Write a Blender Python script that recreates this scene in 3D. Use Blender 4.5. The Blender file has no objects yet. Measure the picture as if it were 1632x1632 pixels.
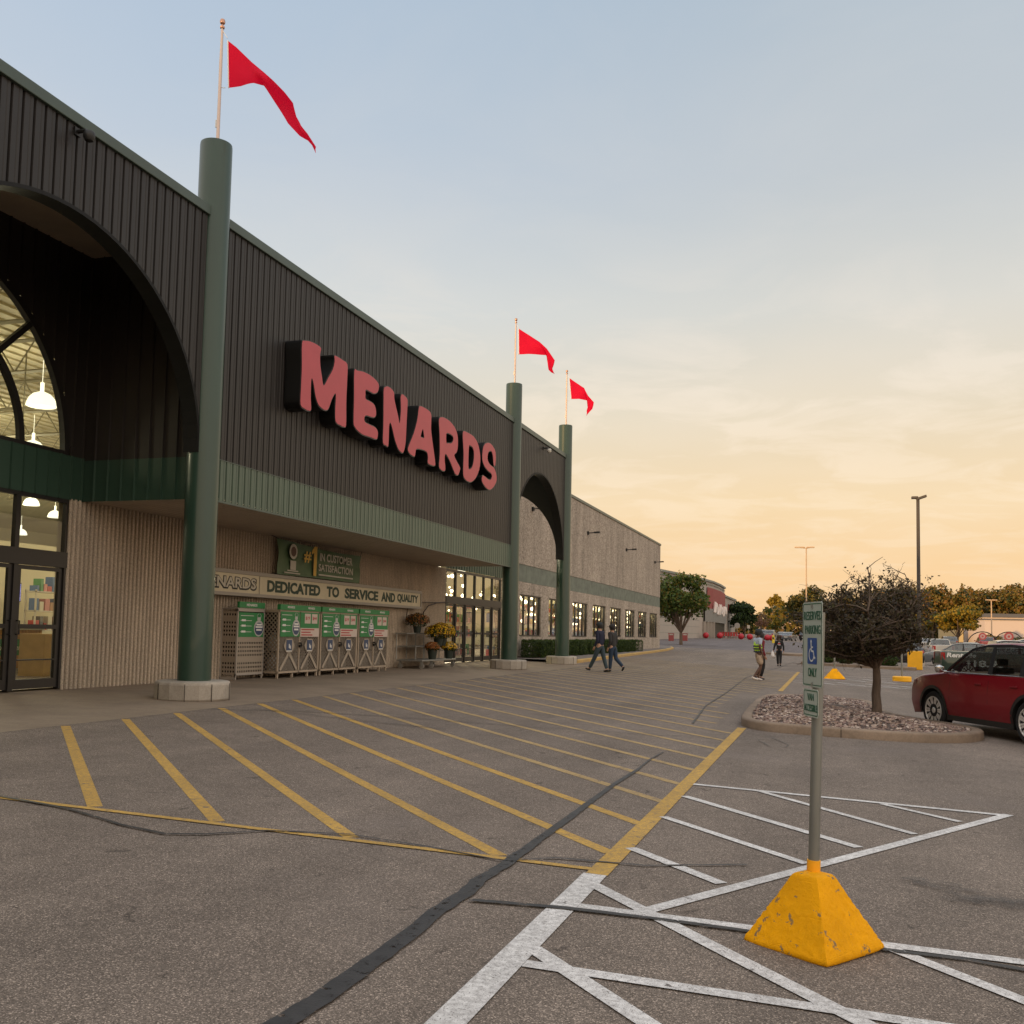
import bpy, bmesh, math, random
import numpy as np
from mathutils import Vector, Matrix, noise
R_ = math.radians
C = bpy.context.scene.collection
sc = bpy.context.scene
rnd = random.Random(7)

# ---------------------------------------------------------------- camera
cam = bpy.data.objects.new('camera', bpy.data.cameras.new('camera')); C.objects.link(cam)
yaw, pitch, roll = -0.31149083, 0.07101834, 0.01982929
fwd = Vector((math.sin(yaw)*math.cos(pitch), math.cos(yaw)*math.cos(pitch), math.sin(pitch)))
rt = Vector((math.cos(yaw), -math.sin(yaw), 0)); up = rt.cross(fwd)
r2 = rt*math.cos(roll)+up*math.sin(roll); u2 = -rt*math.sin(roll)+up*math.cos(roll)
m = Matrix((r2, u2, -fwd)).transposed().to_4x4(); m.translation = Vector((0, 0, 1.6))
cam.matrix_world = m
cam.data.sensor_width = 36; cam.data.lens = 1582.245/1632*36; cam.data.shift_y = 79.698/1632
cam.data.clip_end = 5000; cam.data.clip_start = 0.05
sc.camera = cam
sc.view_settings.view_transform = 'Standard'; sc.view_settings.look = 'None'
sc.view_settings.exposure = 0.0; sc.view_settings.gamma = 1.0
sc.render.engine = 'CYCLES'
sc.cycles.use_denoising = True
sc.cycles.max_bounces = 6; sc.cycles.transparent_max_bounces = 16
sc.cycles.caustics_reflective = False; sc.cycles.caustics_refractive = False
sc.cycles.sample_clamp_indirect = 4.0

# ---------------------------------------------------------------- world: dusk sky, sun just setting behind the store on the left
SUN_EL, SUN_AZ = 3.2, (-0.45, -0.89)          # the sun stands low behind the camera to the left
w = bpy.data.worlds.new('World'); sc.world = w; w.use_nodes = True
nt = w.node_tree; nt.nodes.clear()
def N(t, **k):
    n = nt.nodes.new(t)
    for a, b in k.items(): setattr(n, a, b)
    return n
out = N('ShaderNodeOutputWorld'); bg = N('ShaderNodeBackground'); nt.links.new(bg.outputs[0], out.inputs[0])
tc = N('ShaderNodeTexCoord'); sep = N('ShaderNodeSeparateXYZ'); nt.links.new(tc.outputs['Generated'], sep.inputs[0])
def mth(op, a, b=None, c=None):
    n = N('ShaderNodeMath', operation=op)
    for i, v in enumerate((a, b, c)):
        if v is None: continue
        if isinstance(v, (int, float)): n.inputs[i].default_value = v
        else: nt.links.new(v, n.inputs[i])
    return n.outputs[0]
def ramp(fac, stops, interp='LINEAR'):
    n = N('ShaderNodeValToRGB'); cr = n.color_ramp; cr.interpolation = interp
    while len(cr.elements) < len(stops): cr.elements.new(0.5)
    for e, (p, c) in zip(cr.elements, stops): e.position = p; e.color = (*c, 1)
    nt.links.new(fac, n.inputs[0]); return n.outputs[0]
el = mth('DIVIDE', mth('ARCSINE', sep.outputs[2]), math.pi/2)       # 0 horizon .. 1 zenith
elc = mth('MAXIMUM', el, 0.0)
leftness = mth('MULTIPLY', mth('MINIMUM', mth('MAXIMUM', mth('MULTIPLY', sep.outputs[0], -1.4), 0.0), 1.0), mth('MINIMUM', mth('MULTIPLY', elc, 7.0), 1.0))
front = ramp(elc, [(0.0, (1.0, .61, .30)), (0.03, (1.02, .68, .36)), (0.085, (.97, .74, .46)), (0.14, (.85, .74, .57)), (0.20, (.70, .70, .655)),
                   (0.28, (.555, .605, .65)), (0.38, (.455, .545, .635)), (0.60, (.95, .98, 1.05)), (1.0, (1.25, 1.22, 1.22))])
back = ramp(elc, [(0.0, (1.9, 1.15, .6)), (0.05, (1.9, 1.3, .8)), (0.15, (1.6, 1.35, 1.0)), (0.35, (1.5, 1.4, 1.3)), (0.65, (1.3, 1.3, 1.3)), (1.0, (1.25, 1.22, 1.22))])
sv = Vector((*SUN_AZ, 0)).normalized()
dt = mth('ADD', mth('MULTIPLY', sep.outputs[0], sv.x), mth('MULTIPLY', sep.outputs[1], sv.y))
bk = mth('SMOOTH_MIN', mth('MAXIMUM', mth('MULTIPLY_ADD', dt, 1.2, 0.10), 0.0), 1.0, 0.05)
dt2 = mth('ADD', mth('MULTIPLY', sep.outputs[0], 0.80), mth('MULTIPLY', sep.outputs[1], -0.60))
b2 = mth('SMOOTH_MIN', mth('MAXIMUM', mth('MULTIPLY_ADD', dt2, 1.3, -0.05), 0.0), 1.0, 0.05)
east = ramp(elc, [(0.0, (1.6, 1.25, .95)), (0.10, (1.7, 1.4, 1.12)), (0.35, (1.5, 1.38, 1.25)), (0.7, (1.3, 1.28, 1.25)), (1.0, (1.25, 1.22, 1.22))])   # glow added out of view, behind right, to brighten the store front and canopy wall
mx2 = N('ShaderNodeMix', data_type='RGBA'); tl = N('ShaderNodeMix', data_type='RGBA', blend_type='MULTIPLY'); nt.links.new(leftness, tl.inputs[0]); nt.links.new(front, tl.inputs[6]); tl.inputs[7].default_value = (.97, 1.05, 1.17, 1)
nt.links.new(b2, mx2.inputs[0]); nt.links.new(tl.outputs[2], mx2.inputs[6]); nt.links.new(east, mx2.inputs[7])
mix = N('ShaderNodeMix', data_type='RGBA'); nt.links.new(bk, mix.inputs[0]); nt.links.new(mx2.outputs[2], mix.inputs[6]); nt.links.new(back, mix.inputs[7])
# thin high cloud: a flat layer seen in perspective
zz = mth('MAXIMUM', mth('ADD', sep.outputs[2], 0.07), 0.02)
cx = mth('DIVIDE', sep.outputs[0], zz); cy = mth('DIVIDE', sep.outputs[1], zz)
comb = N('ShaderNodeCombineXYZ'); nt.links.new(cx, comb.inputs[0]); nt.links.new(mth('MULTIPLY', cy, 1.0), comb.inputs[1])
nz = N('ShaderNodeTexNoise'); nz.inputs['Scale'].default_value = 0.55; nz.inputs['Detail'].default_value = 5; nz.inputs['Roughness'].default_value = .5
nt.links.new(comb.outputs[0], nz.inputs['Vector'])
nz2 = N('ShaderNodeTexNoise'); nz2.inputs['Scale'].default_value = 1.9; nz2.inputs['Detail'].default_value = 6; nz2.inputs['Roughness'].default_value = .6; nz2.inputs['Distortion'].default_value = .6
nt.links.new(comb.outputs[0], nz2.inputs['Vector'])
cl = mth('MULTIPLY', ramp(nz.outputs['Fac'], [(0.42, (0, 0, 0)), (0.68, (1, 1, 1))]), 0.55)
cl2 = mth('MULTIPLY', ramp(nz2.outputs['Fac'], [(0.47, (0, 0, 0)), (0.60, (1, 1, 1))]), ramp(elc, [(0.0, (0, 0, 0)), (0.04, (.6, .6, .6)), (0.13, (.8, .8, .8)), (0.24, (.15, .15, .15)), (1, (0, 0, 0))]))
cfac = mth('MINIMUM', mth('ADD', cl, cl2), 1.0)
ccol = ramp(elc, [(0.0, (1.0, .70, .40)), (0.08, (1.06, .86, .62)), (0.16, (.98, .87, .74)), (0.28, (.72, .72, .71)), (0.45, (.62, .66, .70)), (0.6, (.95, .98, 1.0)), (1.0, (1.2, 1.2, 1.2))])
cm = N('ShaderNodeMix', data_type='RGBA'); nt.links.new(mth('MULTIPLY', cfac, 0.62), cm.inputs[0]); nt.links.new(mix.outputs[2], cm.inputs[6]); nt.links.new(ccol, cm.inputs[7])
sky = N('ShaderNodeTexSky', sky_type='NISHITA', sun_disc=False, sun_elevation=R_(SUN_EL), sun_rotation=math.atan2(sv.x, sv.y), altitude=200, air_density=1.2, dust_density=2.0)
skm = N('ShaderNodeVectorMath', operation='SCALE'); nt.links.new(sky.outputs[0], skm.inputs[0]); skm.inputs['Scale'].default_value = 0.10
ad = N('ShaderNodeMix', data_type='RGBA'); ad.inputs[0].default_value = 0.05
nt.links.new(cm.outputs[2], ad.inputs[6]); nt.links.new(skm.outputs[0], ad.inputs[7])
nt.links.new(ad.outputs[2], bg.inputs[0]); bg.inputs[1].default_value = 1.0

sun = bpy.data.objects.new('sun', bpy.data.lights.new('sun', 'SUN')); C.objects.link(sun)
sun.data.energy = 3.6; sun.data.angle = R_(0.6); sun.data.color = (1.0, .60, .24)
sd = Vector((sv.x*math.cos(R_(SUN_EL)), sv.y*math.cos(R_(SUN_EL)), math.sin(R_(SUN_EL))))
sun.rotation_euler = sd.to_track_quat('Z', 'Y').to_euler()

# ---------------------------------------------------------------- helpers
def srgb(r, g, b):
    f = lambda c: ((c/255+.055)/1.055)**2.4 if c > 10 else c/255/12.92
    return (f(r), f(g), f(b))
MATS = {}
class MT:
    def __init__(s, name, col=(.5, .5, .5), rough=.6, metal=0, coat=0, spec=.5, emit=None, es=0):
        s.m = bpy.data.materials.new(name); s.m.use_nodes = True; s.nt = s.m.node_tree
        s.b = s.nt.nodes['Principled BSDF']; s.out = s.nt.nodes['Material Output']
        s.b.inputs['Base Color'].default_value = (*col, 1); s.b.inputs['Roughness'].default_value = rough
        s.b.inputs['Metallic'].default_value = metal; s.b.inputs['Coat Weight'].default_value = coat
        s.b.inputs['Specular IOR Level'].default_value = spec
        if emit: s.b.inputs['Emission Color'].default_value = (*emit, 1); s.b.inputs['Emission Strength'].default_value = es
        s.tc = None; MATS[name] = s.m; s.base = col
    def n(s, t, **k):
        n = s.nt.nodes.new(t)
        for a, b in k.items(): setattr(n, a, b)
        return n
    def l(s, a, b): s.nt.links.new(a, b)
    def co(s, scale=(1, 1, 1)):
        if not s.tc: s.tc = s.n('ShaderNodeTexCoord')
        mp = s.n('ShaderNodeMapping'); mp.inputs['Scale'].default_value = scale; s.l(s.tc.outputs['Object'], mp.inputs[0]); return mp.outputs[0]
    def noise(s, sc=5, det=4, rough=.55, scale=(1, 1, 1), dist=0):
        n = s.n('ShaderNodeTexNoise'); n.inputs['Scale'].default_value = sc; n.inputs['Detail'].default_value = det
        n.inputs['Roughness'].default_value = rough; n.inputs['Distortion'].default_value = dist; s.l(s.co(scale), n.inputs['Vector']); return n.outputs['Fac']
    def vor(s, sc=5, scale=(1, 1, 1), rand=1, feat='F1', out='Distance'):
        n = s.n('ShaderNodeTexVoronoi', feature=feat); n.inputs['Scale'].default_value = sc; n.inputs['Randomness'].default_value = rand
        s.l(s.co(scale), n.inputs['Vector']); return n.outputs[out]
    def ramp(s, fac, stops):
        n = s.n('ShaderNodeValToRGB'); cr = n.color_ramp
        while len(cr.elements) < len(stops): cr.elements.new(.5)
        for e, (p, c) in zip(cr.elements, stops): e.position = p; e.color = (*(c if isinstance(c, tuple) else (c, c, c)), 1)
        s.l(fac, n.inputs[0]); return n.outputs[0]
    def mixc(s, fac, a, b, mode='MIX'):
        n = s.n('ShaderNodeMix', data_type='RGBA', blend_type=mode)
        for i, v in ((0, fac), (6, a), (7, b)):
            if isinstance(v, (int, float)): n.inputs[i].default_value = v
            elif isinstance(v, tuple): n.inputs[i].default_value = (*v, 1)
            else: s.l(v, n.inputs[i])
        return n.outputs[2]
    def col(s, c): s.l(c, s.b.inputs['Base Color']); return s
    def vary(s, amt=.25, sc=3, scale=(1, 1, 1), det=5):
        f = s.ramp(s.noise(sc, det, .6, scale), [(.3, 1-amt), (.7, 1+amt*.5)])
        return s.col(s.mixc(1.0, s.base, f, 'MULTIPLY'))
    def bump(s, h, dist=.01, st=1.0):
        n = s.n('ShaderNodeBump'); n.inputs['Distance'].default_value = dist; n.inputs['Strength'].default_value = st
        s.l(h, n.inputs['Height']); s.l(n.outputs[0], s.b.inputs['Normal']); return s
    def alpha(s, fac):                                     # fac 1 = solid, 0 = hole
        t = s.n('ShaderNodeBsdfTransparent'); mx = s.n('ShaderNodeMixShader')
        s.l(fac, mx.inputs[0]); s.l(t.outputs[0], mx.inputs[1]); s.l(s.b.outputs[0], mx.inputs[2]); s.l(mx.outputs[0], s.out.inputs[0]); return s
def glass(name, tint=(.8, .85, .85), refl=.9, base=.08):
    s = MT(name); t = s.n('ShaderNodeBsdfTransparent'); t.inputs[0].default_value = (*tint, 1)
    g = s.n('ShaderNodeBsdfGlossy'); g.inputs['Roughness'].default_value = .015; g.inputs[0].default_value = (refl, refl, refl, 1)
    fr = s.n('ShaderNodeLayerWeight'); fr.inputs[0].default_value = .5; pw_ = s.n('ShaderNodeMath', operation='POWER'); pw_.inputs[1].default_value = 4.0; s.l(fr.outputs['Facing'], pw_.inputs[0])
    ad = s.n('ShaderNodeMath', operation='ADD'); ad.inputs[1].default_value = base+.05; ad.use_clamp = True; s.l(pw_.outputs[0], ad.inputs[0])
    mx = s.n('ShaderNodeMixShader'); s.l(ad.outputs[0], mx.inputs[0]); s.l(t.outputs[0], mx.inputs[1]); s.l(g.outputs[0], mx.inputs[2])
    s.l(mx.outputs[0], s.out.inputs[0]); return s.m

SX, SY = 0.026890362, 0.00074461673
def gz(x, y):                                             # the lot falls away from the store and climbs gently in the distance
    xx = max(-15.5, min(12.0, x)); t = max(0.0, min(1.0, (y-80)/85.0)); t = t*t*(3-2*t)
    t2 = max(0.0, min(1.0, (y-165)/120.0))
    return -SX*xx + SY*min(y, 150) + (0.85 + 0.012*max(0, min(40, x)))*t + 1.1*t2*t2*(3-2*t2)

class MB:                                                 # one mesh from several shapes
    def __init__(s): s.v = []; s.f = []; s.mi = []; s.cur = 0
    def add(s, vs, fs, mi=None):
        o = len(s.v); s.v += [tuple(v) for v in vs]
        for f in fs: s.f.append([i+o for i in f]); s.mi.append(s.cur if mi is None else mi)
        return s
    def box(s, x0, x1, y0, y1, z0, z1, mi=None):
        vs = [(x, y, z) for z in (z0, z1) for y in (y0, y1) for x in (x0, x1)]
        return s.add(vs, [(0, 2, 3, 1), (4, 5, 7, 6), (0, 1, 5, 4), (2, 6, 7, 3), (0, 4, 6, 2), (1, 3, 7, 5)], mi)
    def obox(s, o, u, v, n, su, sv, sn, mi=None):         # oriented box centred at o with half sizes
        o, u, v, n = map(Vector, (o, u, v, n))
        vs = [o+u*a*su+v*b*sv+n*c*sn for c in (-1, 1) for b in (-1, 1) for a in (-1, 1)]
        return s.add(vs, [(0, 2, 3, 1), (4, 5, 7, 6), (0, 1, 5, 4), (2, 6, 7, 3), (0, 4, 6, 2), (1, 3, 7, 5)], mi)
    def quad(s, a, b, c, d, mi=None): return s.add([a, b, c, d], [(0, 1, 2, 3)], mi)
    def tube(s, pts, r, n=8, cap=True, mi=None):
        pts = [Vector(p) for p in pts]; rs = r if isinstance(r, (list, tuple)) else [r]*len(pts)
        o = len(s.v); prev = None
        for i, p in enumerate(pts):
            t = (pts[min(i+1, len(pts)-1)]-pts[max(i-1, 0)]).normalized()
            a = prev if prev is not None else (Vector((0, 0, 1)) if abs(t.z) < .9 else Vector((1, 0, 0)))
            a = (a - t*a.dot(t)).normalized(); prev = a; b = t.cross(a)
            for k in range(n):
                th = 2*math.pi*k/n; s.v.append(tuple(p+(a*math.cos(th)+b*math.sin(th))*rs[i]))
        m_ = s.cur if mi is None else mi
        for i in range(len(pts)-1):
            for k in range(n):
                s.f.append([o+i*n+k, o+i*n+(k+1) % n, o+(i+1)*n+(k+1) % n, o+(i+1)*n+k]); s.mi.append(m_)
        if cap:
            s.f.append([o+k for k in range(n)][::-1]); s.mi.append(m_)
            s.f.append([o+(len(pts)-1)*n+k for k in range(n)]); s.mi.append(m_)
        return s
    def lathe(s, prof, n=32, o=(0, 0, 0), mi=None, cap=True):
        b = len(s.v); m_ = s.cur if mi is None else mi
        for r, z in prof:
            for k in range(n):
                th = 2*math.pi*k/n; s.v.append((o[0]+r*math.cos(th), o[1]+r*math.sin(th), o[2]+z))
        for i in range(len(prof)-1):
            for k in range(n):
                s.f.append([b+i*n+k, b+i*n+(k+1) % n, b+(i+1)*n+(k+1) % n, b+(i+1)*n+k]); s.mi.append(m_)
        if cap:
            s.f.append([b+k for k in range(n)][::-1]); s.mi.append(m_)
            s.f.append([b+(len(prof)-1)*n+k for k in range(n)]); s.mi.append(m_)
        return s
    def prism(s, poly, z0, z1, mi=None):                  # poly (x,y) ccw
        n = len(poly); vs = [(x, y, z0) for x, y in poly]+[(x, y, z1) for x, y in poly]
        fs = [list(range(n))[::-1], list(range(n, 2*n))]+[[i, (i+1) % n, n+(i+1) % n, n+i] for i in range(n)]
        return s.add(vs, fs, mi)
    def build(s, name, mat, parent=None, smooth=False, bevel=0, sharp=35, seg=2):
        me = bpy.data.meshes.new(name); me.from_pydata(s.v, [], s.f)
        ms = mat if isinstance(mat, (list, tuple)) else [mat]
        for q in ms: me.materials.append(q)
        if len(ms) > 1:
            for p, i in zip(me.polygons, s.mi): p.material_index = i
        me.validate(); return fin(me, name, parent, smooth, bevel, sharp, seg)
def fin(me, name, parent=None, smooth=False, bevel=0, sharp=35, seg=2):
    if bevel:
        bm = bmesh.new(); bm.from_mesh(me); bmesh.ops.remove_doubles(bm, verts=bm.verts, dist=1e-5)
        es = [e for e in bm.edges if len(e.link_faces) == 2 and e.calc_face_angle(0) > R_(sharp)]
        bmesh.ops.bevel(bm, geom=es, offset=bevel, segments=seg, affect='EDGES', profile=.5, clamp_overlap=True); bm.to_mesh(me); bm.free()
    if smooth:
        me.polygons.foreach_set('use_smooth', [True]*len(me.polygons)); me.set_sharp_from_angle(angle=R_(sharp))
    o = bpy.data.objects.new(name, me); C.objects.link(o)
    if parent: o.parent = parent; o.matrix_parent_inverse = Matrix.Identity(4)
    return o
def tag(o, label=None, cat=None, group=None, kind=None):
    if label: o['label'] = label
    if cat: o['category'] = cat
    if group: o['group'] = group
    if kind: o['kind'] = kind
    return o
def thing(name, label, cat, loc=(0, 0, 0), rz=0, group=None):
    o = bpy.data.objects.new(name, None); C.objects.link(o); o.location = loc; o.rotation_euler = (0, 0, rz); o.empty_display_size = .2
    return tag(o, label, cat, group)
def copy_tree(o, parent=None):
    c = o.copy(); C.objects.link(c)
    if parent: c.parent = parent
    for ch in list(o.children): copy_tree(ch, c)
    return c
def struct(mb, name, mat, **k): return tag(mb.build(name, mat, **k), kind='structure')
def textmesh(s, size, extrude=.002, bold=0, align='LEFT', sx=1, shear=0):
    cu = bpy.data.curves.new('txt', 'FONT'); cu.body = s; cu.size = size; cu.extrude = extrude; cu.offset = bold; cu.align_x = align; cu.shear = shear; cu.resolution_u = 3
    ob = bpy.data.objects.new('txt', cu); C.objects.link(ob); dg = bpy.context.evaluated_depsgraph_get()
    me = bpy.data.meshes.new_from_object(ob.evaluated_get(dg)); bpy.data.objects.remove(ob); bpy.data.curves.remove(cu)
    for v in me.vertices: v.co.x *= sx
    return me
def text(s, o, u, v, height, width=None, mat=None, name='lettering', parent=None, bold=0, ext=.002, shear=0, center=False):
    """flat lettering: o = lower left corner, u reading direction, v up; scaled to the given cap height and width"""
    me = textmesh(s, 1, ext, bold, shear=shear)
    xs = [q.co.x for q in me.vertices]; ys = [q.co.y for q in me.vertices]; x0, x1, y0, y1 = min(xs), max(xs), min(ys), max(ys)
    k = height/(y1-y0); kx = (width/(x1-x0)) if width else k
    u, v, o = Vector(u).normalized(), Vector(v).normalized(), Vector(o); n = u.cross(v)
    off = -(x1-x0)*kx/2 if center else 0
    for q in me.vertices: q.co = o+u*((q.co.x-x0)*kx+off)+v*((q.co.y-y0)*k)+n*q.co.z
    me.materials.clear(); me.materials.append(mat); return fin(me, name, parent)
def smooth_loop(pts, sub=4):
    n = len(pts); res = []
    for i in range(n):
        p0, p1, p2, p3 = (Vector(pts[(i+k-1) % n]) for k in range(4))
        for j in range(sub):
            t = j/sub
            res.append(.5*((2*p1)+(p2-p0)*t+(2*p0-5*p1+4*p2-p3)*t*t+(3*p1-p0-3*p2+p3)*t**3))
    return res
def outline(loops, fn, depth, name, mats, parent=None, sub=3, rim=0):
    """a solid cut-out: loops of 2-D points (first outer, rest holes), fn maps (a,b,c) to the world"""
    cu = bpy.data.curves.new('c', 'CURVE'); cu.dimensions = '2D'; cu.fill_mode = 'BOTH'; cu.extrude = depth/2
    for lp in loops:
        pts = smooth_loop(lp, sub) if sub > 1 else [Vector(p) for p in lp]
        sp = cu.splines.new('POLY'); sp.points.add(len(pts)-1); sp.use_cyclic_u = True
        for q, p in zip(sp.points, pts): q.co = (p[0], p[1], 0, 1)
    ob = bpy.data.objects.new('c', cu); C.objects.link(ob); dg = bpy.context.evaluated_depsgraph_get()
    me = bpy.data.meshes.new_from_object(ob.evaluated_get(dg)); bpy.data.objects.remove(ob); bpy.data.curves.remove(cu)
    zs = [p.normal.z for p in me.polygons]
    for v in me.vertices: v.co = fn(v.co.x, v.co.y, v.co.z)
    me.materials.clear()
    for q in (mats if isinstance(mats, (list, tuple)) else [mats]): me.materials.append(q)
    if isinstance(mats, (list, tuple)):
        for p, z in zip(me.polygons, zs): p.material_index = 0 if z > .5 else 1
    return fin(me, name, parent)

# ---------------------------------------------------------------- materials
def mk_asphalt(name, base, tint, speck=1.0):
    s = MT(name, base, .88, spec=.25)
    big = s.ramp(s.noise(.35, 5, .6), [(.3, .84), (.7, 1.10)]); mid = s.ramp(s.noise(3.2, 6, .65), [(.3, .88), (.7, 1.09)])
    cell = s.n('ShaderNodeTexVoronoi'); cell.inputs['Scale'].default_value = 165; s.l(s.co(), cell.inputs['Vector'])
    sepc = s.n('ShaderNodeSeparateColor'); s.l(cell.outputs['Color'], sepc.inputs[0])
    st = s.ramp(sepc.outputs[0], [(0, .50), (.40, .82), (.78, 1.12), (.92, 1.8), (1, 2.7)])
    fine = s.ramp(s.noise(240, 2, .5), [(.3, .75), (.7, 1.25)])
    pits = s.ramp(s.vor(2.1, (1, 2.2, 1)), [(.0, .42), (.035, .55), (.06, 1.0)])
    c = s.mixc(1, base, big, 'MULTIPLY'); c = s.mixc(1, c, mid, 'MULTIPLY'); c = s.mixc(speck, c, st, 'MULTIPLY'); c = s.mixc(1, c, fine, 'MULTIPLY'); c = s.mixc(1, c, pits, 'MULTIPLY')
    c = s.mixc(1, c, s.ramp(s.noise(.9, 4, .6, (1, .10, 1)), [(.34, .84), (.62, 1.05)]), 'MULTIPLY')      # tyre-polished lanes
    c = s.mixc(1, c, s.ramp(s.noise(5, 3, .5, (1, .8, 1), 1.0), [(.27, .60), (.33, 1.)]), 'MULTIPLY')      # drips
    c = s.mixc(s.ramp(s.noise(.5, 3, .5), [(.55, 0.), (.75, .35)]), c, tint)
    s.col(c); s.bump(cell.outputs['Distance'], .004, .5); return s.m
asphalt = mk_asphalt('asphalt', (.200, .160, .130), (.20, .165, .145))
road_asphalt = mk_asphalt('road asphalt', (.155, .132, .128), (.14, .125, .12), .6)
def mk_conc(name, base, j=None, amt=.2):
    s = MT(name, base, .85, spec=.25)
    a = s.ramp(s.noise(.8, 6, .62), [(.3, 1-amt), (.7, 1+amt*.6)]); b = s.ramp(s.noise(40, 4, .6), [(.3, .88), (.7, 1.1)]); d = s.ramp(s.noise(4, 6, .7, dist=1), [(.25, .8), (.5, 1.0)])
    s.col(s.mixc(1, s.mixc(1, s.mixc(1, base, a, 'MULTIPLY'), b, 'MULTIPLY'), d, 'MULTIPLY')); s.bump(s.noise(90, 4, .6), .003, .6); return s.m
apron_m = mk_conc('apron concrete', (.265, .205, .150))
walk_m = mk_conc('sidewalk concrete', (.20, .17, .15))
curb_m = mk_conc('tan curb concrete', (.27, .20, .145), amt=.3)
base_m = mk_conc('column base concrete', (.42, .37, .31), amt=.25)
def mk_paint(name, col, wear=.5, under=(.13, .11, .10)):
    s = MT(name, col, .8, spec=.25)
    f = s.ramp(s.noise(9, 8, .75, (1, 1, 1)), [(.33+.06*wear, 1), (.36+.12*wear, 0)]); g = s.ramp(s.noise(130, 3, .6), [(.36, 1), (.42, 0)])
    t = s.ramp(s.noise(1.2, 5, .6), [(.3, .78), (.7, 1.06)])
    c = s.mixc(1, col, t, 'MULTIPLY'); c = s.mixc(s.ramp(s.noise(25, 5, .7), [(.4, .42), (.62, 0.)]), c, under)
    c = s.mixc(g, c, under); c = s.mixc(f, c, under); s.col(c); return s.m
yellow_line = mk_paint('yellow line paint', (.62, .37, .075), .35)
white_line = mk_paint('white line paint', (.80, .77, .74), .15)
pale_line = mk_paint('worn yellow line paint', (.52, .35, .14), .5)
seal = MT('crack sealant', (.042, .039, .037), .55, spec=.3); seal.vary(.35, 8, det=6); seal.bump(seal.noise(60, 4, .6), .003, .6); seal.alpha(seal.ramp(seal.noise(16, 7, .75), [(.36, 0.), (.43, 1.)])); seal = seal.m
yellow_curb = mk_paint('yellow curb paint', (.60, .36, .07), .8, (.3, .25, .2))
brown = MT('brown ribbed metal', (.020, .017, .016), .45, spec=.4)
brown.vary(.22, 1.4, (1, 4, .25)); brown = brown.m
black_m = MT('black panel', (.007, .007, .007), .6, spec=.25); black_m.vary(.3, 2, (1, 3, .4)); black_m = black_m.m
green_rib = MT('green ribbed metal', (.080, .118, .084), .42); green_rib.vary(.2, 1.5, (1, 4, .4)); green_rib = green_rib.m
green_cop = MT('green coping', (.06, .088, .072), .4); green_cop.vary(.15, 1.0); green_cop = green_cop.m
green_col = MT('green column paint', (.022, .054, .037), .36, coat=.2); green_col.vary(.12, 1.2, (1, 1, .4)); green_col.bump(green_col.noise(2.5, 3, .5, (1, 1, .5)), .004, .15); green_col = green_col.m
def mk_rib(name, base):
    s = MT(name, base, .92, spec=.15)
    a = s.ramp(s.noise(1.1, 6, .65, (1, 1, .35)), [(.28, .74), (.7, 1.12)]); b = s.ramp(s.noise(38, 5, .7), [(.3, .62), (.7, 1.2)])
    s.col(s.mixc(1, s.mixc(1, base, a, 'MULTIPLY'), b, 'MULTIPLY')); s.bump(s.noise(38, 5, .75), .035, 1.0); return s.m
ribbed_block = mk_rib('split face ribbed block', (.66, .55, .43))
def mk_agg(name, base):
    s = MT(name, base, .92, spec=.15)
    a = s.ramp(s.noise(.9, 6, .62, (1, 1.2, .25)), [(.28, .72), (.7, 1.15)]); v = s.vor(22, feat='F1', out='Color'); sp = s.n('ShaderNodeSeparateColor'); s.l(v, sp.inputs[0])
    b = s.ramp(sp.outputs[0], [(0, .45), (.5, .95), (1, 1.35)]); st = s.ramp(s.noise(7, 4, .6), [(.3, .85), (.7, 1.12)])
    s.col(s.mixc(1, s.mixc(1, s.mixc(1, base, a, 'MULTIPLY'), b, 'MULTIPLY'), st, 'MULTIPLY')); s.bump(s.noise(60, 4, .7), .01, .8); return s.m
agg = mk_agg('exposed aggregate panel', (.43, .362, .295))
tile_band = MT('grey green stone band', (.17, .19, .15), .75); tile_band.vary(.3, 2.2, (1, .8, 1.2)); tile_band = tile_band.m
soffit_m = MT('soffit metal', (.40, .33, .26), .55); soffit_m.vary(.15, 1.5); soffit_m = soffit_m.m
dark_frame = MT('dark bronze frame', (.016, .014, .013), .4).m
win_glass = glass('window glass', (.84, .88, .86), .9, .03)
door_glass = glass('door glass', (.86, .90, .87), .9, .0)
steel = MT('galvanised steel', (.36, .36, .34), .45, metal=.7); steel.vary(.2, 6); steel = steel.m
alu = MT('flagpole metal', (.55, .43, .37), .35, metal=.6).m
red_flag = MT('red nylon flag', (.78, .003, .040), .7, spec=.2); 
_t = red_flag.n('ShaderNodeBsdfTranslucent'); _t.inputs[0].default_value = (.80, .003, .04, 1); _mx = red_flag.n('ShaderNodeMixShader'); _mx.inputs[0].default_value = .45
red_flag.l(red_flag.b.outputs[0], _mx.inputs[1]); red_flag.l(_t.outputs[0], _mx.inputs[2]); red_flag.l(_mx.outputs[0], red_flag.out.inputs[0]); red_flag = red_flag.m
pink_face = MT('unlit red letter face', (.47, .058, .078), .45); pink_face.vary(.06, 3); pink_face = pink_face.m
black_gloss = MT('black letter return', (.006, .006, .006), .35).m
white_p = MT('white', (.72, .71, .68), .5).m
black_p = MT('black', (.01, .01, .01), .5).m
green_txt = MT('dark green lettering', (.018, .042, .025), .6).m
green_poster = MT('green poster', (.018, .20, .055), .5); green_poster.vary(.12, 5); green_poster = green_poster.m
cream = MT('cream sign face', (.56, .49, .34), .5); cream.vary(.12, 3); cream = cream.m
rail_m = MT('sign frame metal', (.30, .27, .23), .5).m
banner_m = MT('green banner vinyl', (.085, .15, .07), .5); banner_m.vary(.3, 2); banner_m = banner_m.m
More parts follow.
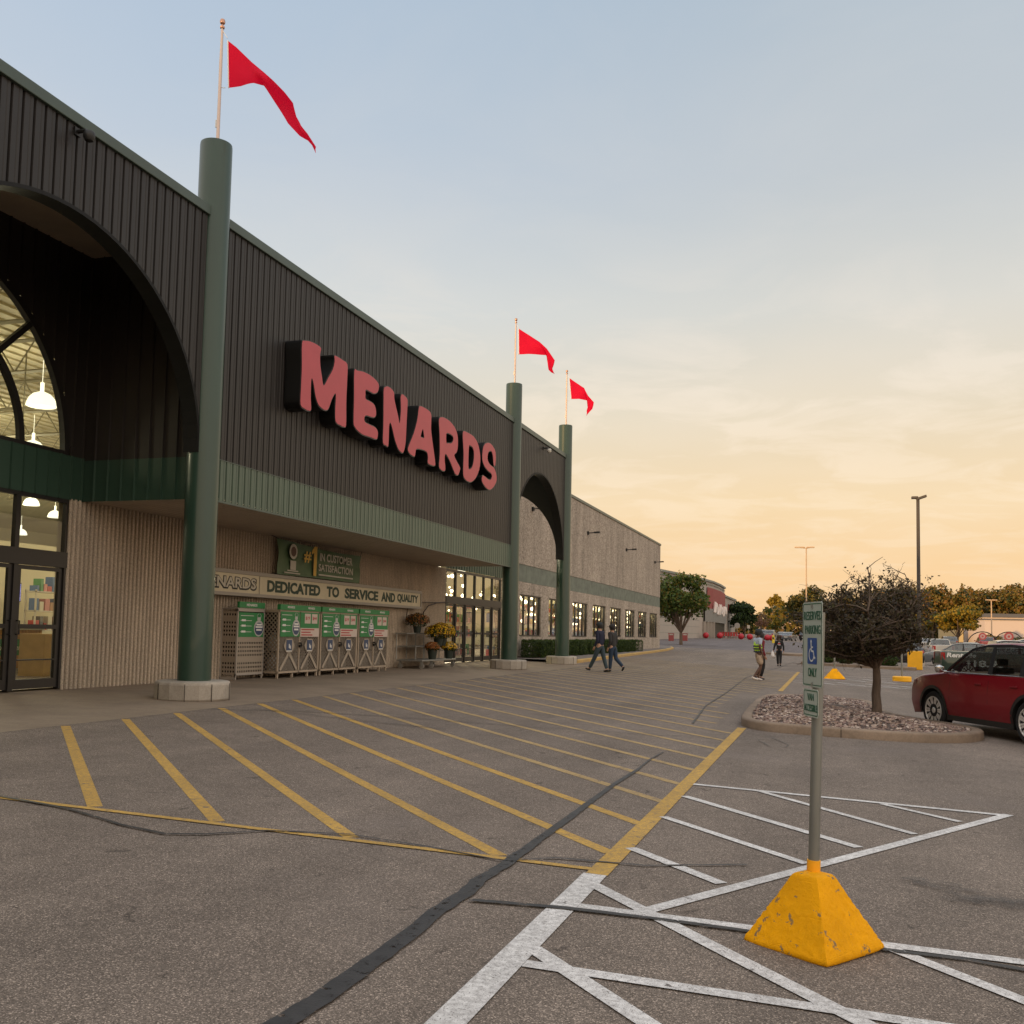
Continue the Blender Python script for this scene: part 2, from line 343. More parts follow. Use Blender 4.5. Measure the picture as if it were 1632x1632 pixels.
gold = MT('gold lettering', (.62, .38, .06), .5).m
grey_txt = MT('grey lettering', (.50, .47, .40), .6).m

# ---------------------------------------------------------------- ground
def sheet(mb, xs, ys, dz):
    o = len(mb.v); nx = len(xs)
    for y in ys:
        for x in xs: mb.v.append((x, y, gz(x, y)+dz))
    for j in range(len(ys)-1):
        for i in range(nx-1):
            a = o+j*nx+i; mb.f.append([a, a+1, a+nx+1, a+nx]); mb.mi.append(mb.cur)
def rng(a, b, st): return list(np.linspace(a, b, max(2, int(math.ceil((b-a)/st))+1)))
XS = [-900, -300, -120, -60, -30, -15.5, -12, -6, 0, 6, 12, 16, 22, 30, 40, 60, 120, 300, 900]
YS = [-80, -20, 0, 20, 40, 60, 80]+rng(84, 165, 4)+rng(175, 290, 10)+[330, 500, 900, 2500]
g = MB(); sheet(g, XS, YS, 0); struct(g, 'ground', asphalt)
a = MB(); sheet(a, [-13.9, -9.62], [-6, 5, 16, 33, 41.2], .0015)
sheet(a, [-13.9, -10.3], [41.2, 42.6], .0015); struct(a, 'apron', apron_m)
rd = MB(); sheet(rd, [-26, -15.5, -10, -4, 2, 8, 12], rng(96, 150, 3), .006); struct(rd, 'road', road_asphalt)

def gp(x, y, dz=.006): return (x, y, gz(x, y)+dz)
STRIPS = [0]
def strip(mb, p, q, wd, dz=.006):
    """a painted stripe laid on the lot between two ground points"""
    p, q = Vector(p), Vector(q); d = (q-p); n = max(1, int(d.length/4)); d.normalize(); s = Vector((-d.y, d.x))*wd/2
    STRIPS[0] += 1; dz = .002+.00009*STRIPS[0]+(.001 if dz > .0075 else 0)
    for i in range(n):
        a_, b_ = p+(q-p)*i/n, p+(q-p)*(i+1)/n
        mb.quad(gp(*(a_-s), dz), gp(*(b_-s), dz), gp(*(b_+s), dz), gp(*(a_+s), dz))
def ribbon(mb, pts, wd, dz=.012, jit=.25, seed=1):
    rr = random.Random(seed); P = [Vector(p) for p in pts]; fine = []
    for i in range(len(P)-1):
        n = max(1, int((P[i+1]-P[i]).length/.10))
        for k in range(n): fine.append(P[i].lerp(P[i+1], k/n))
    fine.append(P[-1]); L = []; off = Vector((0, 0)); ww = 1
    for i, p in enumerate(fine):
        t = (fine[min(i+1, len(fine)-1)]-fine[max(i-1, 0)]).normalized(); nrm = Vector((-t.y, t.x))
        ww = .8*ww+.2*(1+rr.uniform(-jit, jit)*2); wv = (wd if not isinstance(wd, tuple) else wd[0]+(wd[1]-wd[0])*i/(len(fine)-1))*ww/2
        c = p+nrm*rr.uniform(-.12, .12)*wv
        L.append((c-nrm*wv, c+nrm*wv))
    for (a_, b_), (c_, d_) in zip(L, L[1:]): mb.quad(gp(*a_, dz), gp(*c_, dz), gp(*d_, dz), gp(*b_, dz))
# yellow crosswalk hatching (45 degrees) between the apron and the long edge line
yl = MB(); yl2 = MB(); th = math.tan(0.7709)                       # stripes run back towards the store
y = 10.72
k = 0
while y < 56:
    x0, x1 = -9.55, -1.5
    if y > 41.5: x0 = -10.0 if y < 50 else -10.6
    dy = lambda x: y-(x-x0)*1.03
    ye = dy(x1)
    if 17.4 < ye < 30.5: x1 = -1.95 if ye < 20 or ye > 27 else -2.35
    if ye < 6.62: x1 = x0+(y-6.62)/1.03
    mbt = yl if y < 17.2 else yl2
    strip(mbt, (x0, y), (x1, dy(x1)), .115)
    y += 1.165; k += 1
struct(yl, 'crosswalk_stripes', yellow_line); struct(yl2, 'worn_crosswalk_stripes', pale_line)
ye_ = MB(); strip(ye_, (-1.45, 6.42), (-1.45, 17.5), .145, .008); strip(ye_, (-1.40, 29.9), (-1.40, 47), .14, .008)
strip(ye_, (-12.5, 6.50), (-1.52, 6.55), .075, .008); struct(ye_, 'crosswalk_edge_line', yellow_line)
wl = MB(); wl2 = MB()
strip(wl, (-1.46, 6.42), (-1.46, 1.5), .155, .008)
for p, q, wd in (((-1.38, 10.66), (1.58, 10.50), .095), ((1.60, 10.56), (-1.04, 5.68), .095), ((-1.36, 9.84), (.2, 8.22), .095), ((-1.38, 8.66), (-.17, 7.44), .085),
                 ((-1.40, 7.31), (-.67, 6.58), .095), ((-.70, 10.60), (.66, 9.03), .08), ((.47, 10.50), (1.10, 9.88), .08), ((-1.42, 6.17), (.16, 4.48), .10),
                 ((-1.38, 5.66), (.95, 5.72), .095), ((.22, 5.72), (1.6, 4.33), .09), ((-1.38, 4.60), (1.2, 4.63), .095), ((-1.41, 4.83), (-.3, 3.72), .10),
                 ((1.56, 9.40), (4.2, 9.3), .095), ((1.62, 9.3), (2.6, 8.2), .085)):
    strip(wl2, p, q, wd, .010)
struct(wl, 'parking_edge_line', white_line); struct(wl2, 'parking_lines', white_line)
# the far accessible bays beyond the island
wf = MB()
for yy in (36.5, 38.2, 40.4, 42.6, 44.9): strip(wf, (-1.3, yy), (6.5, yy-.2), .10, .006)
for q in range(7): strip(wf, (-.9+q*1.05, 38.2), (.1+q*1.05, 36.5), .09, .008)
for q in range(7): strip(wf, (-.9+q*1.05, 42.6), (.2+q*1.05, 40.4), .09, .008)
for yy in range(0, 12): strip(wf, (9.0, 52+yy*2.7), (14.0, 52+yy*2.7), .10, .006)
struct(wf, 'far_parking_lines', white_line)
se = MB()
ribbon(se, [(-2.05, 2.6), (-2.05, 3.4), (-2.03, 3.8), (-2.02, 4.1), (-2.035, 4.5), (-2.04, 4.9), (-2.06, 5.2), (-2.05, 5.6), (-2.075, 5.9), (-2.06, 6.4), (-2.07, 7.0), (-2.08, 8.0), (-2.10, 8.98), (-2.12, 10.19), (-2.10, 11.3)], (.115, .045), .0110, .16, 3)
ribbon(se, [(-2.10, 11.3), (-2.13, 12.3), (-2.1, 13.2)], (.05, .015), .0114, .5, 31)
struct(se, 'sealed_crack', seal)
s2 = MB()
ribbon(s2, [(-9, 6.62), (-6.43, 6.55), (-5.68, 6.43), (-5.2, 6.25), (-4.95, 6.15), (-4.49, 6.05), (-4.24, 6.18), (-3.93, 6.50), (-3.36, 6.68), (-2.7, 6.6), (-2.1, 6.46), (-1.8, 6.72), (-1.2, 6.8), (-.56, 7.18)], (.05, .02), 0.0123, .5, 4)
ribbon(s2, [(-1.98, 5.47), (-1.44, 5.57), (-.87, 5.60), (-.41, 5.60), (.32, 5.60), (.65, 5.62), (1.3, 5.5)], (.045, .05), 0.0128, .4, 5)
ribbon(s2, [(-9.53, 13.88), (-8.19, 14.64), (-6.82, 14.85), (-4.77, 14.98), (-3.0, 15.2), (-1.7, 15.4)], (.035, .02), 0.0133, .5, 6)
ribbon(s2, [(-8.87, 14.4), (-7.06, 13.99), (-5.41, 13.76)], .025, 0.0138, .5, 7)
ribbon(s2, [(-1.05, 15.6), (-.85, 14.9), (-.62, 14.9), (-.60, 15.3), (-.85, 16.1), (-1.0, 16.2)], .018, 0.0143, .5, 8)
ribbon(s2, [(-.6, 14.9), (.6, 14.3), (2.2, 13.9), (3.4, 13.6), (5.0, 13.2)], .012, 0.0148, .5, 9)
ribbon(s2, [(-2.3, 17.6), (-2.6, 22), (-2.7, 28), (-3.0, 38), (-2.5, 52), (-2.2, 66)], .03, 0.0153, .5, 10)
struct(s2, 'hairline_cracks', seal)
oil = MT('oil stain', (.05, .045, .042), .7); oil.alpha(oil.ramp(oil.noise(3.2, 5, .6, (1, 1, 1)), [(.42, 0.), (.68, .8)]))
ol = MB(); 
for cx_, cy_, rx, ry in ((1.0, 7.0, .42, .20), (.62, 7.25, .16, .10), (.5, 7.7, .14, .08)):
    o_ = len(ol.v); n_ = 28; ol.v.append(gp(cx_, cy_, .0165))
    for q in range(n_):
        t_ = 2*math.pi*q/n_; rr_ = 1+.25*math.sin(3*t_+cx_)+.12*math.sin(7*t_); ol.v.append(gp(cx_+rx*rr_*math.cos(t_), cy_+ry*rr_*math.sin(t_), .0165))
    for q in range(n_): ol.f.append([o_, o_+1+q, o_+1+(q+1) % n_]); ol.mi.append(0)
struct(ol, 'oil_stain', oil.m)

# ---------------------------------------------------------------- sidewalk with yellow kerb past the last column
cpts = [(-10.55, 41.6), (-10.62, 42.6), (-10.85, 48), (-11.2, 54.3), (-11.55, 62), (-11.85, 69), (-12.5, 80), (-13.2, 88), (-14.0, 92), (-15.6, 93.5), (-20, 94)]
sw = MB(); kb = MB()
def offs(pts, d):
    res = []
    for i, p in enumerate(pts):
        t = (Vector(pts[min(i+1, len(pts)-1)])-Vector(pts[max(i-1, 0)])).normalized(); res.append((p[0]-t.y*d, p[1]+t.x*d))
    return res
inn = offs(cpts, .16)
for (a0, a1), (b0, b1) in zip(zip(cpts, inn), zip(cpts[1:], inn[1:])):
    h0, h1 = .15, .15
    P = lambda p, h: (p[0], p[1], gz(*p)+h)
    kb.quad(P(a0, -.05), P(b0, -.05), P(b0, .12), P(a0, .12)); kb.quad(P(a0, .12), P(b0, .12), P(Vector(b0).lerp(Vector(b1), .25), .15), P(Vector(a0).lerp(Vector(a1), .25), .15))
    kb.quad(P(Vector(a0).lerp(Vector(a1), .25), .15), P(Vector(b0).lerp(Vector(b1), .25), .15), P(b1, .15), P(a1, .15))
    sw.quad(P(a1, .148), P(b1, .148), (max(-14.3, b1[0]-4) if b1[1] < 84 else b1[0]-6, b1[1] if b1[1] < 90 else b1[1]-4, gz(*b1)+.16), (max(-14.3, a1[0]-4) if a1[1] < 84 else a1[0]-6, a1[1] if a1[1] < 90 else a1[1]-4, gz(*a1)+.16))
struct(kb, 'yellow_kerb', yellow_curb); struct(sw, 'sidewalk', walk_m)
# mulch bed below the hedge
bd = MB(); bd.box(-13.6, -12.55, 43.2, 69, .3, .52); struct(bd, 'planting_bed', MT('mulch', (.06, .045, .035), .95).vary(.5, 12).m)

# ---------------------------------------------------------------- island with kerb and gravel
isl = [(-1.55, 18.6), (-1.42, 17.75), (-1.05, 17.25), (-.3, 17.12), (.6, 17.12), (1.35, 17.25), (2.05, 17.75), (2.45, 18.6), (2.45, 19.4), (2.1, 20.1), (1.55, 20.9), (1.15, 22.0), (1.0, 24.0), (.9, 25.4), (.5, 26.1), (-.6, 26.3), (-1.3, 25.9), (-1.6, 24.8), (-1.62, 21.5)]
loop = [tuple(p) for p in smooth_loop(isl, 4)]
cen = Vector((.2, 21.0))
def inset(lp, d):
    n = len(lp); res = []
    for i in range(n):
        t = (Vector(lp[(i+1) % n])-Vector(lp[i-1])).normalized(); res.append((lp[i][0]-t.y*d, lp[i][1]+t.x*d))
    return res
ik = MB(); rings = [(0, -.05), (.0, .115), (.012, .135), (.035, .15), (.17, .152), (.185, .14), (.19, .05)]
n = len(loop)
for d, h in rings:
    for p in inset(loop, d): ik.v.append((p[0], p[1], gz(*p)+h))
for r_ in range(len(rings)-1):
    for i in range(n): ik.f.append([r_*n+i, r_*n+(i+1) % n, (r_+1)*n+(i+1) % n, (r_+1)*n+i]); ik.mi.append(0)
tag(ik.build('island_kerb', curb_m, smooth=True, sharp=50), kind='structure')
ji = MB()                                             # kerb joints
for q in (14, 30, 47, 62):
    p = Vector(loop[q]); i_ = Vector(inset(loop, .17)[q]); t = (Vector(loop[q+1])-p).normalized()*.006
    for za, zb, A, B in ((-.02, .155, p, p),):
        o_ = (p-i_).normalized()*.002
        ji.quad((p.x-t.x+o_.x, p.y-t.y+o_.y, gz(*p)-.02), (p.x+t.x+o_.x, p.y+t.y+o_.y, gz(*p)-.02), (p.x+t.x+o_.x, p.y+t.y+o_.y, gz(*p)+.13), (p.x-t.x+o_.x, p.y-t.y+o_.y, gz(*p)+.13))
        ji.quad((p.x-t.x, p.y-t.y, gz(*p)+.155), (p.x+t.x, p.y+t.y, gz(*p)+.155), (i_.x+t.x, i_.y+t.y, gz(*i_)+.155), (i_.x-t.x, i_.y-t.y, gz(*i_)+.155))
struct(ji, 'kerb_joints', MT('dark kerb joint', (.03, .025, .02), .9).m)
def inpoly(x, y, P):
    c = False; j = len(P)-1
    for i in range(len(P)):
        if (P[i][1] > y) != (P[j][1] > y) and x < (P[j][0]-P[i][0])*(y-P[i][1])/(P[j][1]-P[i][1])+P[i][0]: c = not c
        j = i
    return c
bed = inset(loop, .185)
def mound(x, y):
    d = min((Vector((x, y))-Vector(p)).length for p in bed[::2]); return .10+.16*min(1, d/1.3)
gb = MB(); gb.v.append((cen.x, cen.y, gz(*cen)+.27))
for s_ in (.25, .5, .75, .9, 1.0):
    for p in bed:
        q = Vector((cen.x, cen.y)).lerp(Vector(p), s_); gb.v.append((q.x, q.y, gz(*q)+mound(*q)))
for i in range(n): gb.f.append([0, 1+i, 1+(i+1) % n]); gb.mi.append(0)
for r_ in range(4):
    for i in range(n): gb.f.append([1+r_*n+i, 1+(r_+1)*n+i, 1+(r_+1)*n+(i+1) % n, 1+r_*n+(i+1) % n]); gb.mi.append(0)
soil = MT('gravel soil', (.10, .07, .055), .95); soil.vary(.4, 20); tag(gb.build('island_soil', soil.m, smooth=True), kind='structure')
# stones: one mass nobody could count
def stones(name, inside, bbox, count, size, hfun, mats, seed):
    rs = np.random.RandomState(seed); V = []; F = []; MI = []; base = []
    ico = bmesh.new(); bmesh.ops.create_icosphere(ico, subdivisions=1, radius=1); bv = np.array([v.co[:] for v in ico.verts]); bf = [[v.index for v in f.verts] for f in ico.faces]; ico.free()
    k = 0
    while k < count:
        x = rs.uniform(bbox[0], bbox[1]); y = rs.uniform(bbox[2], bbox[3])
        if not inside(x, y): continue
        s = size*rs.uniform(.5, 1.35); v = bv*(1+rs.uniform(-.22, .22, (len(bv), 1)))*np.array([s, s*rs.uniform(.55, 1), s*rs.uniform(.35, .6)])
        t = rs.uniform(0, 6.28); ti = rs.uniform(-.5, .5); c, si = math.cos(t), math.sin(t); v = v@np.array([[c, si, 0], [-si, c, 0], [0, 0, 1]]); c, si = math.cos(ti), math.sin(ti); v = v@np.array([[1, 0, 0], [0, c, si], [0, -si, c]])
        v += [x, y, gz(x, y)+hfun(x, y)+s*.2]; o = len(V); V += v.tolist(); mi = rs.choice(len(mats), p=[.38, .30, .20, .12])
        for f in bf: F.append([i+o for i in f]); MI.append(mi)
        k += 1
    me = bpy.data.meshes.new(name); me.from_pydata(V, [], F)
    for q in mats: me.materials.append(q)
    me.polygons.foreach_set('material_index', MI); o = bpy.data.objects.new(name, me); C.objects.link(o); return o
stm = [MT('stone '+nm, c, .8).m for nm, c in (('mauve', (.235, .155, .125)), ('tan', (.33, .235, .18)), ('dark', (.10, .07, .06)), ('pale', (.50, .40, .33)))]
bx_ = inset(loop, .21)
gr = stones('gravel', lambda x, y: inpoly(x, y, bx_), (-1.7, 2.6, 17.1, 26.4), 9000, .034, mound, stm, 3)
tag(gr, 'mixed pinkish grey landscaping stones filling the kerbed island', 'gravel', kind='stuff')
# second island far behind, with a kerb
fi = MB(); fp = [(-1.5, 61.5), (-1.2, 60.2), (4.0, 59.8), (4.4, 60.3), (4.4, 64), (-1.2, 64.5)]
fl = [tuple(p) for p in smooth_loop(fp, 3)]
for d, h in ((0, -.05), (0, .14), (.2, .15)):
    for p in inset(fl, d): fi.v.append((p[0], p[1], gz(*p)+h))
nn = len(fl)
for r_ in range(2):
    for i in range(nn): fi.f.append([r_*nn+i, r_*nn+(i+1) % nn, (r_+1)*nn+(i+1) % nn, (r_+1)*nn+i]); fi.mi.append(0)
fi.f.append([2*nn+i for i in range(nn)]); fi.mi.append(0)
struct(fi, 'far_island', curb_m)
i3 = MB(); fl3 = [(-5.2, 86), (-3.6, 84.6), (-1.5, 84.8), (-1.5, 90), (-3.6, 90)]
i3.add([(x, y_, gz(x, y_)-.02) for x, y_ in fl3]+[(x, y_, gz(x, y_)+.16) for x, y_ in fl3], [[5, 6, 7, 8, 9]]+[[i, (i+1) % 5, 5+(i+1) % 5, 5+i] for i in range(5)]); struct(i3, 'far_kerb', curb_m)

# ================================================================ THE STORE
XF, XW, ROOF = -10.8, -13.65, 9.27
store = thing('hardware_store', 'large hardware store with dark ribbed front, green columns and grey aggregate side wall', 'store', (-13.65, 40, .3))
SO = Vector(store.location)
def part(mb, name, mat, parent=None, **k):
    """world-space mesh made a child of the store (or of one of its parts)"""
    o = mb.build(name, mat, **k); p = parent or store; o.parent = p
    o.matrix_parent_inverse = Matrix.Translation(-SO); return o
def ribprof(y0, y1, per, x, prof):
    res = []; n_ = max(1, round((y1-y0)/per)); pr_ = (y1-y0)/n_
    for i in range(n_):
        for t, d in prof: res.append((y0+(i+t)*pr_, x+d))
    res.append((y1, x+prof[0][1])); return res
METAL = [(0, 0), (.42, 0), (.46, -.009), (.52, -.009), (.56, 0), (.76, 0), (.80, -.034), (.94, -.034)]
def ribwall(mb, y0, y1, per, x, prof, zb, zt, nz=1):
    P = ribprof(y0, y1, per, x, prof)
    for (ya, xa), (yb, xb) in zip(P, P[1:]):
        za, zc = (zb(ya), zb(yb)) if callable(zb) else (zb, zb)
        if yb-ya > 1e-6 or abs(xa-xb) > 1e-6: mb.quad((xa, ya, za), (xb, yb, zc), (xb, yb, zt), (xa, ya, zt))
ARC = lambda c: (lambda y: 4.72 + 3.08*math.sqrt(max(0, 1-((y-c)/3.36)**2)))
cols = [8.0, 15.32, 33.65, 40.97]
fb = MB()
ribwall(fb, 8.0, 15.32, .208, XF, METAL, ARC(11.66), 9.10); ribwall(fb, 15.32, 33.65, .208, XF, METAL, 4.70, 9.10); ribwall(fb, 33.65, 40.97, .208, XF, METAL, ARC(37.15), 9.10); ribwall(fb, -6, 8.0, .208, XF, METAL, 4.70, 9.10)
# returns behind the front panel so that it has depth
fb.quad((XF, 40.97, 4.72), (XF-.3, 40.97, 4.72), (XF-.3, 40.97, 9.1), (XF, 40.97, 9.1))
part(fb, 'ribbed_front_panel', brown)
for ya_, yb_ in ((15.33, 33.63), (-6, 7.99)): gb_ = MB(); ribwall(gb_, ya_, yb_, .208, XF+.004, METAL, 3.93, 4.70); part(gb_, 'green_band', green_rib)
tr_ = MB(); tr_.box(XF-.02, XF+.012, 15.6, 33.4, 3.90, 3.935); tr_.box(XF-.02, XF+.012, 15.6, 33.4, 4.69, 4.705); part(tr_, 'band_trim', green_cop)
cp = MB()
cp.box(XF-.25, XF+.05, -6, 40.97, 9.09, ROOF); cp.box(-16.5, XF-.25, 40.72, 40.98, 9.09, ROOF); cp.box(-13.9, XW+.05, 40.99, 83.2, 9.14, 9.30); cp.box(-70, -13.9, 83.0, 83.2, 9.14, 9.30); part(cp, 'roof_coping', green_cop, bevel=.012)
rf = MB(); rf.box(-110, XF-.1, -60, 40.9, 8.95, 9.05); rf.box(-110, XW-.1, 40.9, 83.1, 8.95, 9.05); part(rf, 'roof', black_m)
# arch reveals (barrel strips) front arches and inner box
def arch_pts(c, a_, b_, z0, n_=40): return [(c-a_*math.cos(math.pi*i/n_), z0+b_*math.sin(math.pi*i/n_)) for i in range(n_+1)]
for c in (11.66, 37.15):
    ar = MB()
    P = arch_pts(c, 3.36, 3.08, 4.72)
    for (ya, za), (yb, zb) in zip(P, P[1:]):
        ar.quad((XF+.012, ya, za), (XF+.012, yb, zb), (XF-.30, yb, zb), (XF-.30, ya, za))
    Q = arch_pts(c, 3.42, 3.14, 4.72)
    for (ya, za), (yb, zb), (yc, zc), (yd, zd) in zip(P, P[1:], Q[1:], Q): ar.quad((XF+.012, ya, za), (XF+.012, yb, zb), (XF+.012, yc, zc), (XF+.012, yd, zd))
    # back face of the arched slab
    for (ya, za), (yb, zb) in zip(P, P[1:]): ar.quad((XF-.30, ya, za), (XF-.30, yb, zb), (XF-.30, yb, 9.0), (XF-.30, ya, 9.0))
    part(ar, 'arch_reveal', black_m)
# portal 1: recess side walls, ceiling
WIDE = [(0, 0), (.86, 0), (.90, .035), (.96, .035)]
def ribwall_x(mb, x0, x1, per, y, prof, zb, zt, sgn=-1):
    P = ribprof(x0, x1, per, 0, prof)
    for (xa, da), (xb, db) in zip(P, P[1:]):
        za, zc = (zb(xa), zb(xb)) if callable(zb) else (zb, zb)
        mb.quad((xa, y+sgn*da, za), (xb, y+sgn*db, zc), (xb, y+sgn*db, zt), (xa, y+sgn*da, zt))
sd_ = MB(); ribwall_x(sd_, XW, XF-.1, .29, 15.43, WIDE, 4.72, 8.72); ribwall_x(sd_, XW, XF-.1, .29, 7.9, WIDE, 4.72, 8.72, 1)
ribwall(sd_, 7.9, 15.43, .29, XW, [(0, 0), (.86, 0), (.90, .035), (.96, .035)], lambda y_: 4.76+3.24*math.sqrt(max(0, 1-((y_-11.66)/3.38)**2)), 8.72)
part(sd_, 'recess_side_panel', MT('dark brown recess metal', (.022, .018, .016), .45).m)
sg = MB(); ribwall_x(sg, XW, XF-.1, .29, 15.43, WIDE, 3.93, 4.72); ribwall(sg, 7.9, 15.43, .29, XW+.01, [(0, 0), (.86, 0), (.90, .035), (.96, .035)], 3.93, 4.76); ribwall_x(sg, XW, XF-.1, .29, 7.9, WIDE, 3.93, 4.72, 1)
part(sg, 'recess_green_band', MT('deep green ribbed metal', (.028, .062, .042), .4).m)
ce = MB(); ce.box(XW, XF-.31, 7.9, 15.43, 8.70, 8.76); part(ce, 'recess_ceiling', soffit_m)
# portal 2: quarter arch in its far side wall, closed near side, ceiling
QA = lambda x: 4.76+2.94*math.sqrt(max(0, 1-((x-XW)/2.55)**2)) if x < XW+2.55 else 3.9
qa = MB(); n_ = 40
for i in range(n_):
    t0, t1 = math.pi/2*i/n_, math.pi/2*(i+1)/n_
    xa, za, xb, zb = XW+2.55*math.sin(t0), 4.76+2.94*math.cos(t0), XW+2.55*math.sin(t1), 4.76+2.94*math.cos(t1)
    for y_ in (40.62, 40.92): qa.quad((xa, y_, za), (xb, y_, zb), (xb, y_, 9.05), (xa, y_, 9.05))
    qa.quad((xa, 40.62, za), (xb, 40.62, zb), (xb, 40.92, zb), (xa, 40.92, za))
for y_ in (40.62, 40.92): qa.quad((XW+2.55, y_, 4.76), (XF-.05, y_, 4.76), (XF-.05, y_, 9.05), (XW+2.55, y_, 9.05))
ribwall_x(qa, XW, XF-.1, .29, 33.5, WIDE, 4.0, 8.72); qa.box(XW, XF-.31, 33.5, 40.62, 8.70, 8.76)
ribwall(qa, 33.5, 43.0, .29, XW+.03, [(0, 0), (.86, 0), (.90, .02), (.96, .02)], 8.0, 8.72)
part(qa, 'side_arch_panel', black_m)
sf = MB()
yy = 0
xs_ = XW
while xs_ < XF-.02:
    sf.box(xs_, min(xs_+.19, XF-.02), 15.44, 33.48, 3.945, 3.975); sf.box(min(xs_+.19, XF-.02), min(xs_+.205, XF-.01), 15.44, 33.48, 3.96, 3.975); xs_ += .205
part(sf, 'soffit', soffit_m)
# green columns
for i, yc in enumerate(cols):
    cb = MB(); zb = gz(-10.88, yc)
    cb.lathe([(.292, zb+.30), (.292, 10.50), (.286, 10.555), (.25, 10.56)], 48, (-10.88, yc, 0))
    co_ = part(cb, 'column', green_col, smooth=True, sharp=50)
    bb = MB(); o8 = .0
    pr8 = [(.60, zb-.05), (.655, zb+.02), (.66, zb+.27), (.645, zb+.315), (.60, zb+.33)]
    bb.lathe(pr8, 16, (-10.90, yc, 0)); bo = part(bb, 'column_base', base_m, parent=co_, bevel=.01); bo.matrix_parent_inverse = Matrix.Translation(-SO)@Matrix.Identity(4) if False else Matrix.Identity(4)
    for t_ in (-2.0, -1.15, -.45, .3):
        jb = MB(); x_, y_ = math.cos(t_), math.sin(t_); o_ = Vector((-10.90+.664*x_, yc+.664*y_, zb+.14)); jb.obox(o_, (-y_, x_, 0), (0, 0, 1), (x_, y_, 0), .005, .15, .004)
        jo = part(jb, 'base_joint', MT('joint', (.05, .04, .03), .9).m if 'joint' not in bpy.data.materials else bpy.data.materials['joint'], parent=co_); jo.matrix_parent_inverse = Matrix.Identity(4)
# ribbed block wall at the back of the canopy
FLUTE = [(0, 0), (.06, .022), (.28, .034), (.50, .022), (.56, 0), (.60, -.06), (.96, -.06)]
rb = MB(); ribwall(rb, 15.13, 34.40, .118, XW, FLUTE, .25, 3.95); ribwall(rb, -6, 7.95, .118, XW, FLUTE, .25, 3.95); part(rb, 'ribbed_block_wall', ribbed_block)
lw = MB(); ribwall(lw, 34.3, 43.0, .29, XW+.012, [(0, 0), (.80, 0), (.85, .03), (.95, .03)], 3.96, 4.8); part(lw, 'lintel_panel', green_rib)
# aggregate side wall: bays with windows, a stone band and tall panels above
wb = MB(); bands = MB(); wall_x0 = XW-.30; y_ = 41.0
def blk(mb, y0, y1, z0, z1, x=XW): mb.box(x-.28, x, y0+.008, y1-.008, z0, z1)
WIN = [43.72+4.926*k for k in range(8)]
blk(wb, 41.0, 43.72, .2, 3.965)
for k, y0 in enumerate(WIN):
    y1 = y0+3.50; nx_ = WIN[k+1] if k < 7 else 83.1
    wb.box(XW-.28, XW, y0-.008, y1+.008, .2, 1.43); wb.box(XW-.28, XW, y0-.008, y1+.008, 3.385, 3.965)
    blk(wb, y1, nx_, .2, 3.965)
yy = 41.0
while yy < 83.0:
    e = min(yy+2.463, 83.1); blk(wb, yy, e, 4.785, 9.15, XW); bands.box(XW-.2, XW-.02, yy+.006, min(yy+1.225, e), 3.975, 4.775); bands.box(XW-.2, XW-.02, yy+1.237, e-.006, 3.975, 4.775) if e-yy > 1.3 else None; yy = e
wb.box(-110, XW-.28, 82.82, 83.1, .2, 9.15); wb.box(-110, -109.7, -60, 83, .2, 9.15); wb.box(-110, XW, -60, -59.7, .2, 9.15); wb.box(XW-.28, XW, -60, -6, .2, 9.1)
part(wb, 'aggregate_wall', agg); part(bands, 'stone_band', tile_band)
bk_ = MB(); bk_.box(XW-.34, XW-.285, 41, 83, 3.5, 9.1); part(bk_, 'wall_backing', black_m)
for k, y0 in enumerate(WIN):
    y1 = y0+3.5; f = MB()
    f.box(XW-.16, XW-.06, y0, y0+.07, 1.43, 3.385); f.box(XW-.16, XW-.06, y1-.07, y1, 1.43, 3.385); f.box(XW-.16, XW-.06, y0+.07, y1-.07, 1.43, 1.50); f.box(XW-.16, XW-.06, y0+.07, y1-.07, 3.315, 3.385)
    for j in (1, 2, 3): f.box(XW-.155, XW-.065, y0+j*.875-.035, y0+j*.875+.035, 1.50, 3.315)
    fo = part(f, 'window', dark_frame)
    gq = MB(); gq.quad((XW-.11, y0+.03, 1.46), (XW-.11, y1-.03, 1.46), (XW-.11, y1-.03, 3.35), (XW-.11, y0+.03, 3.35)); go = part(gq, 'pane', win_glass, parent=fo); go.matrix_parent_inverse = Matrix.Identity(4)

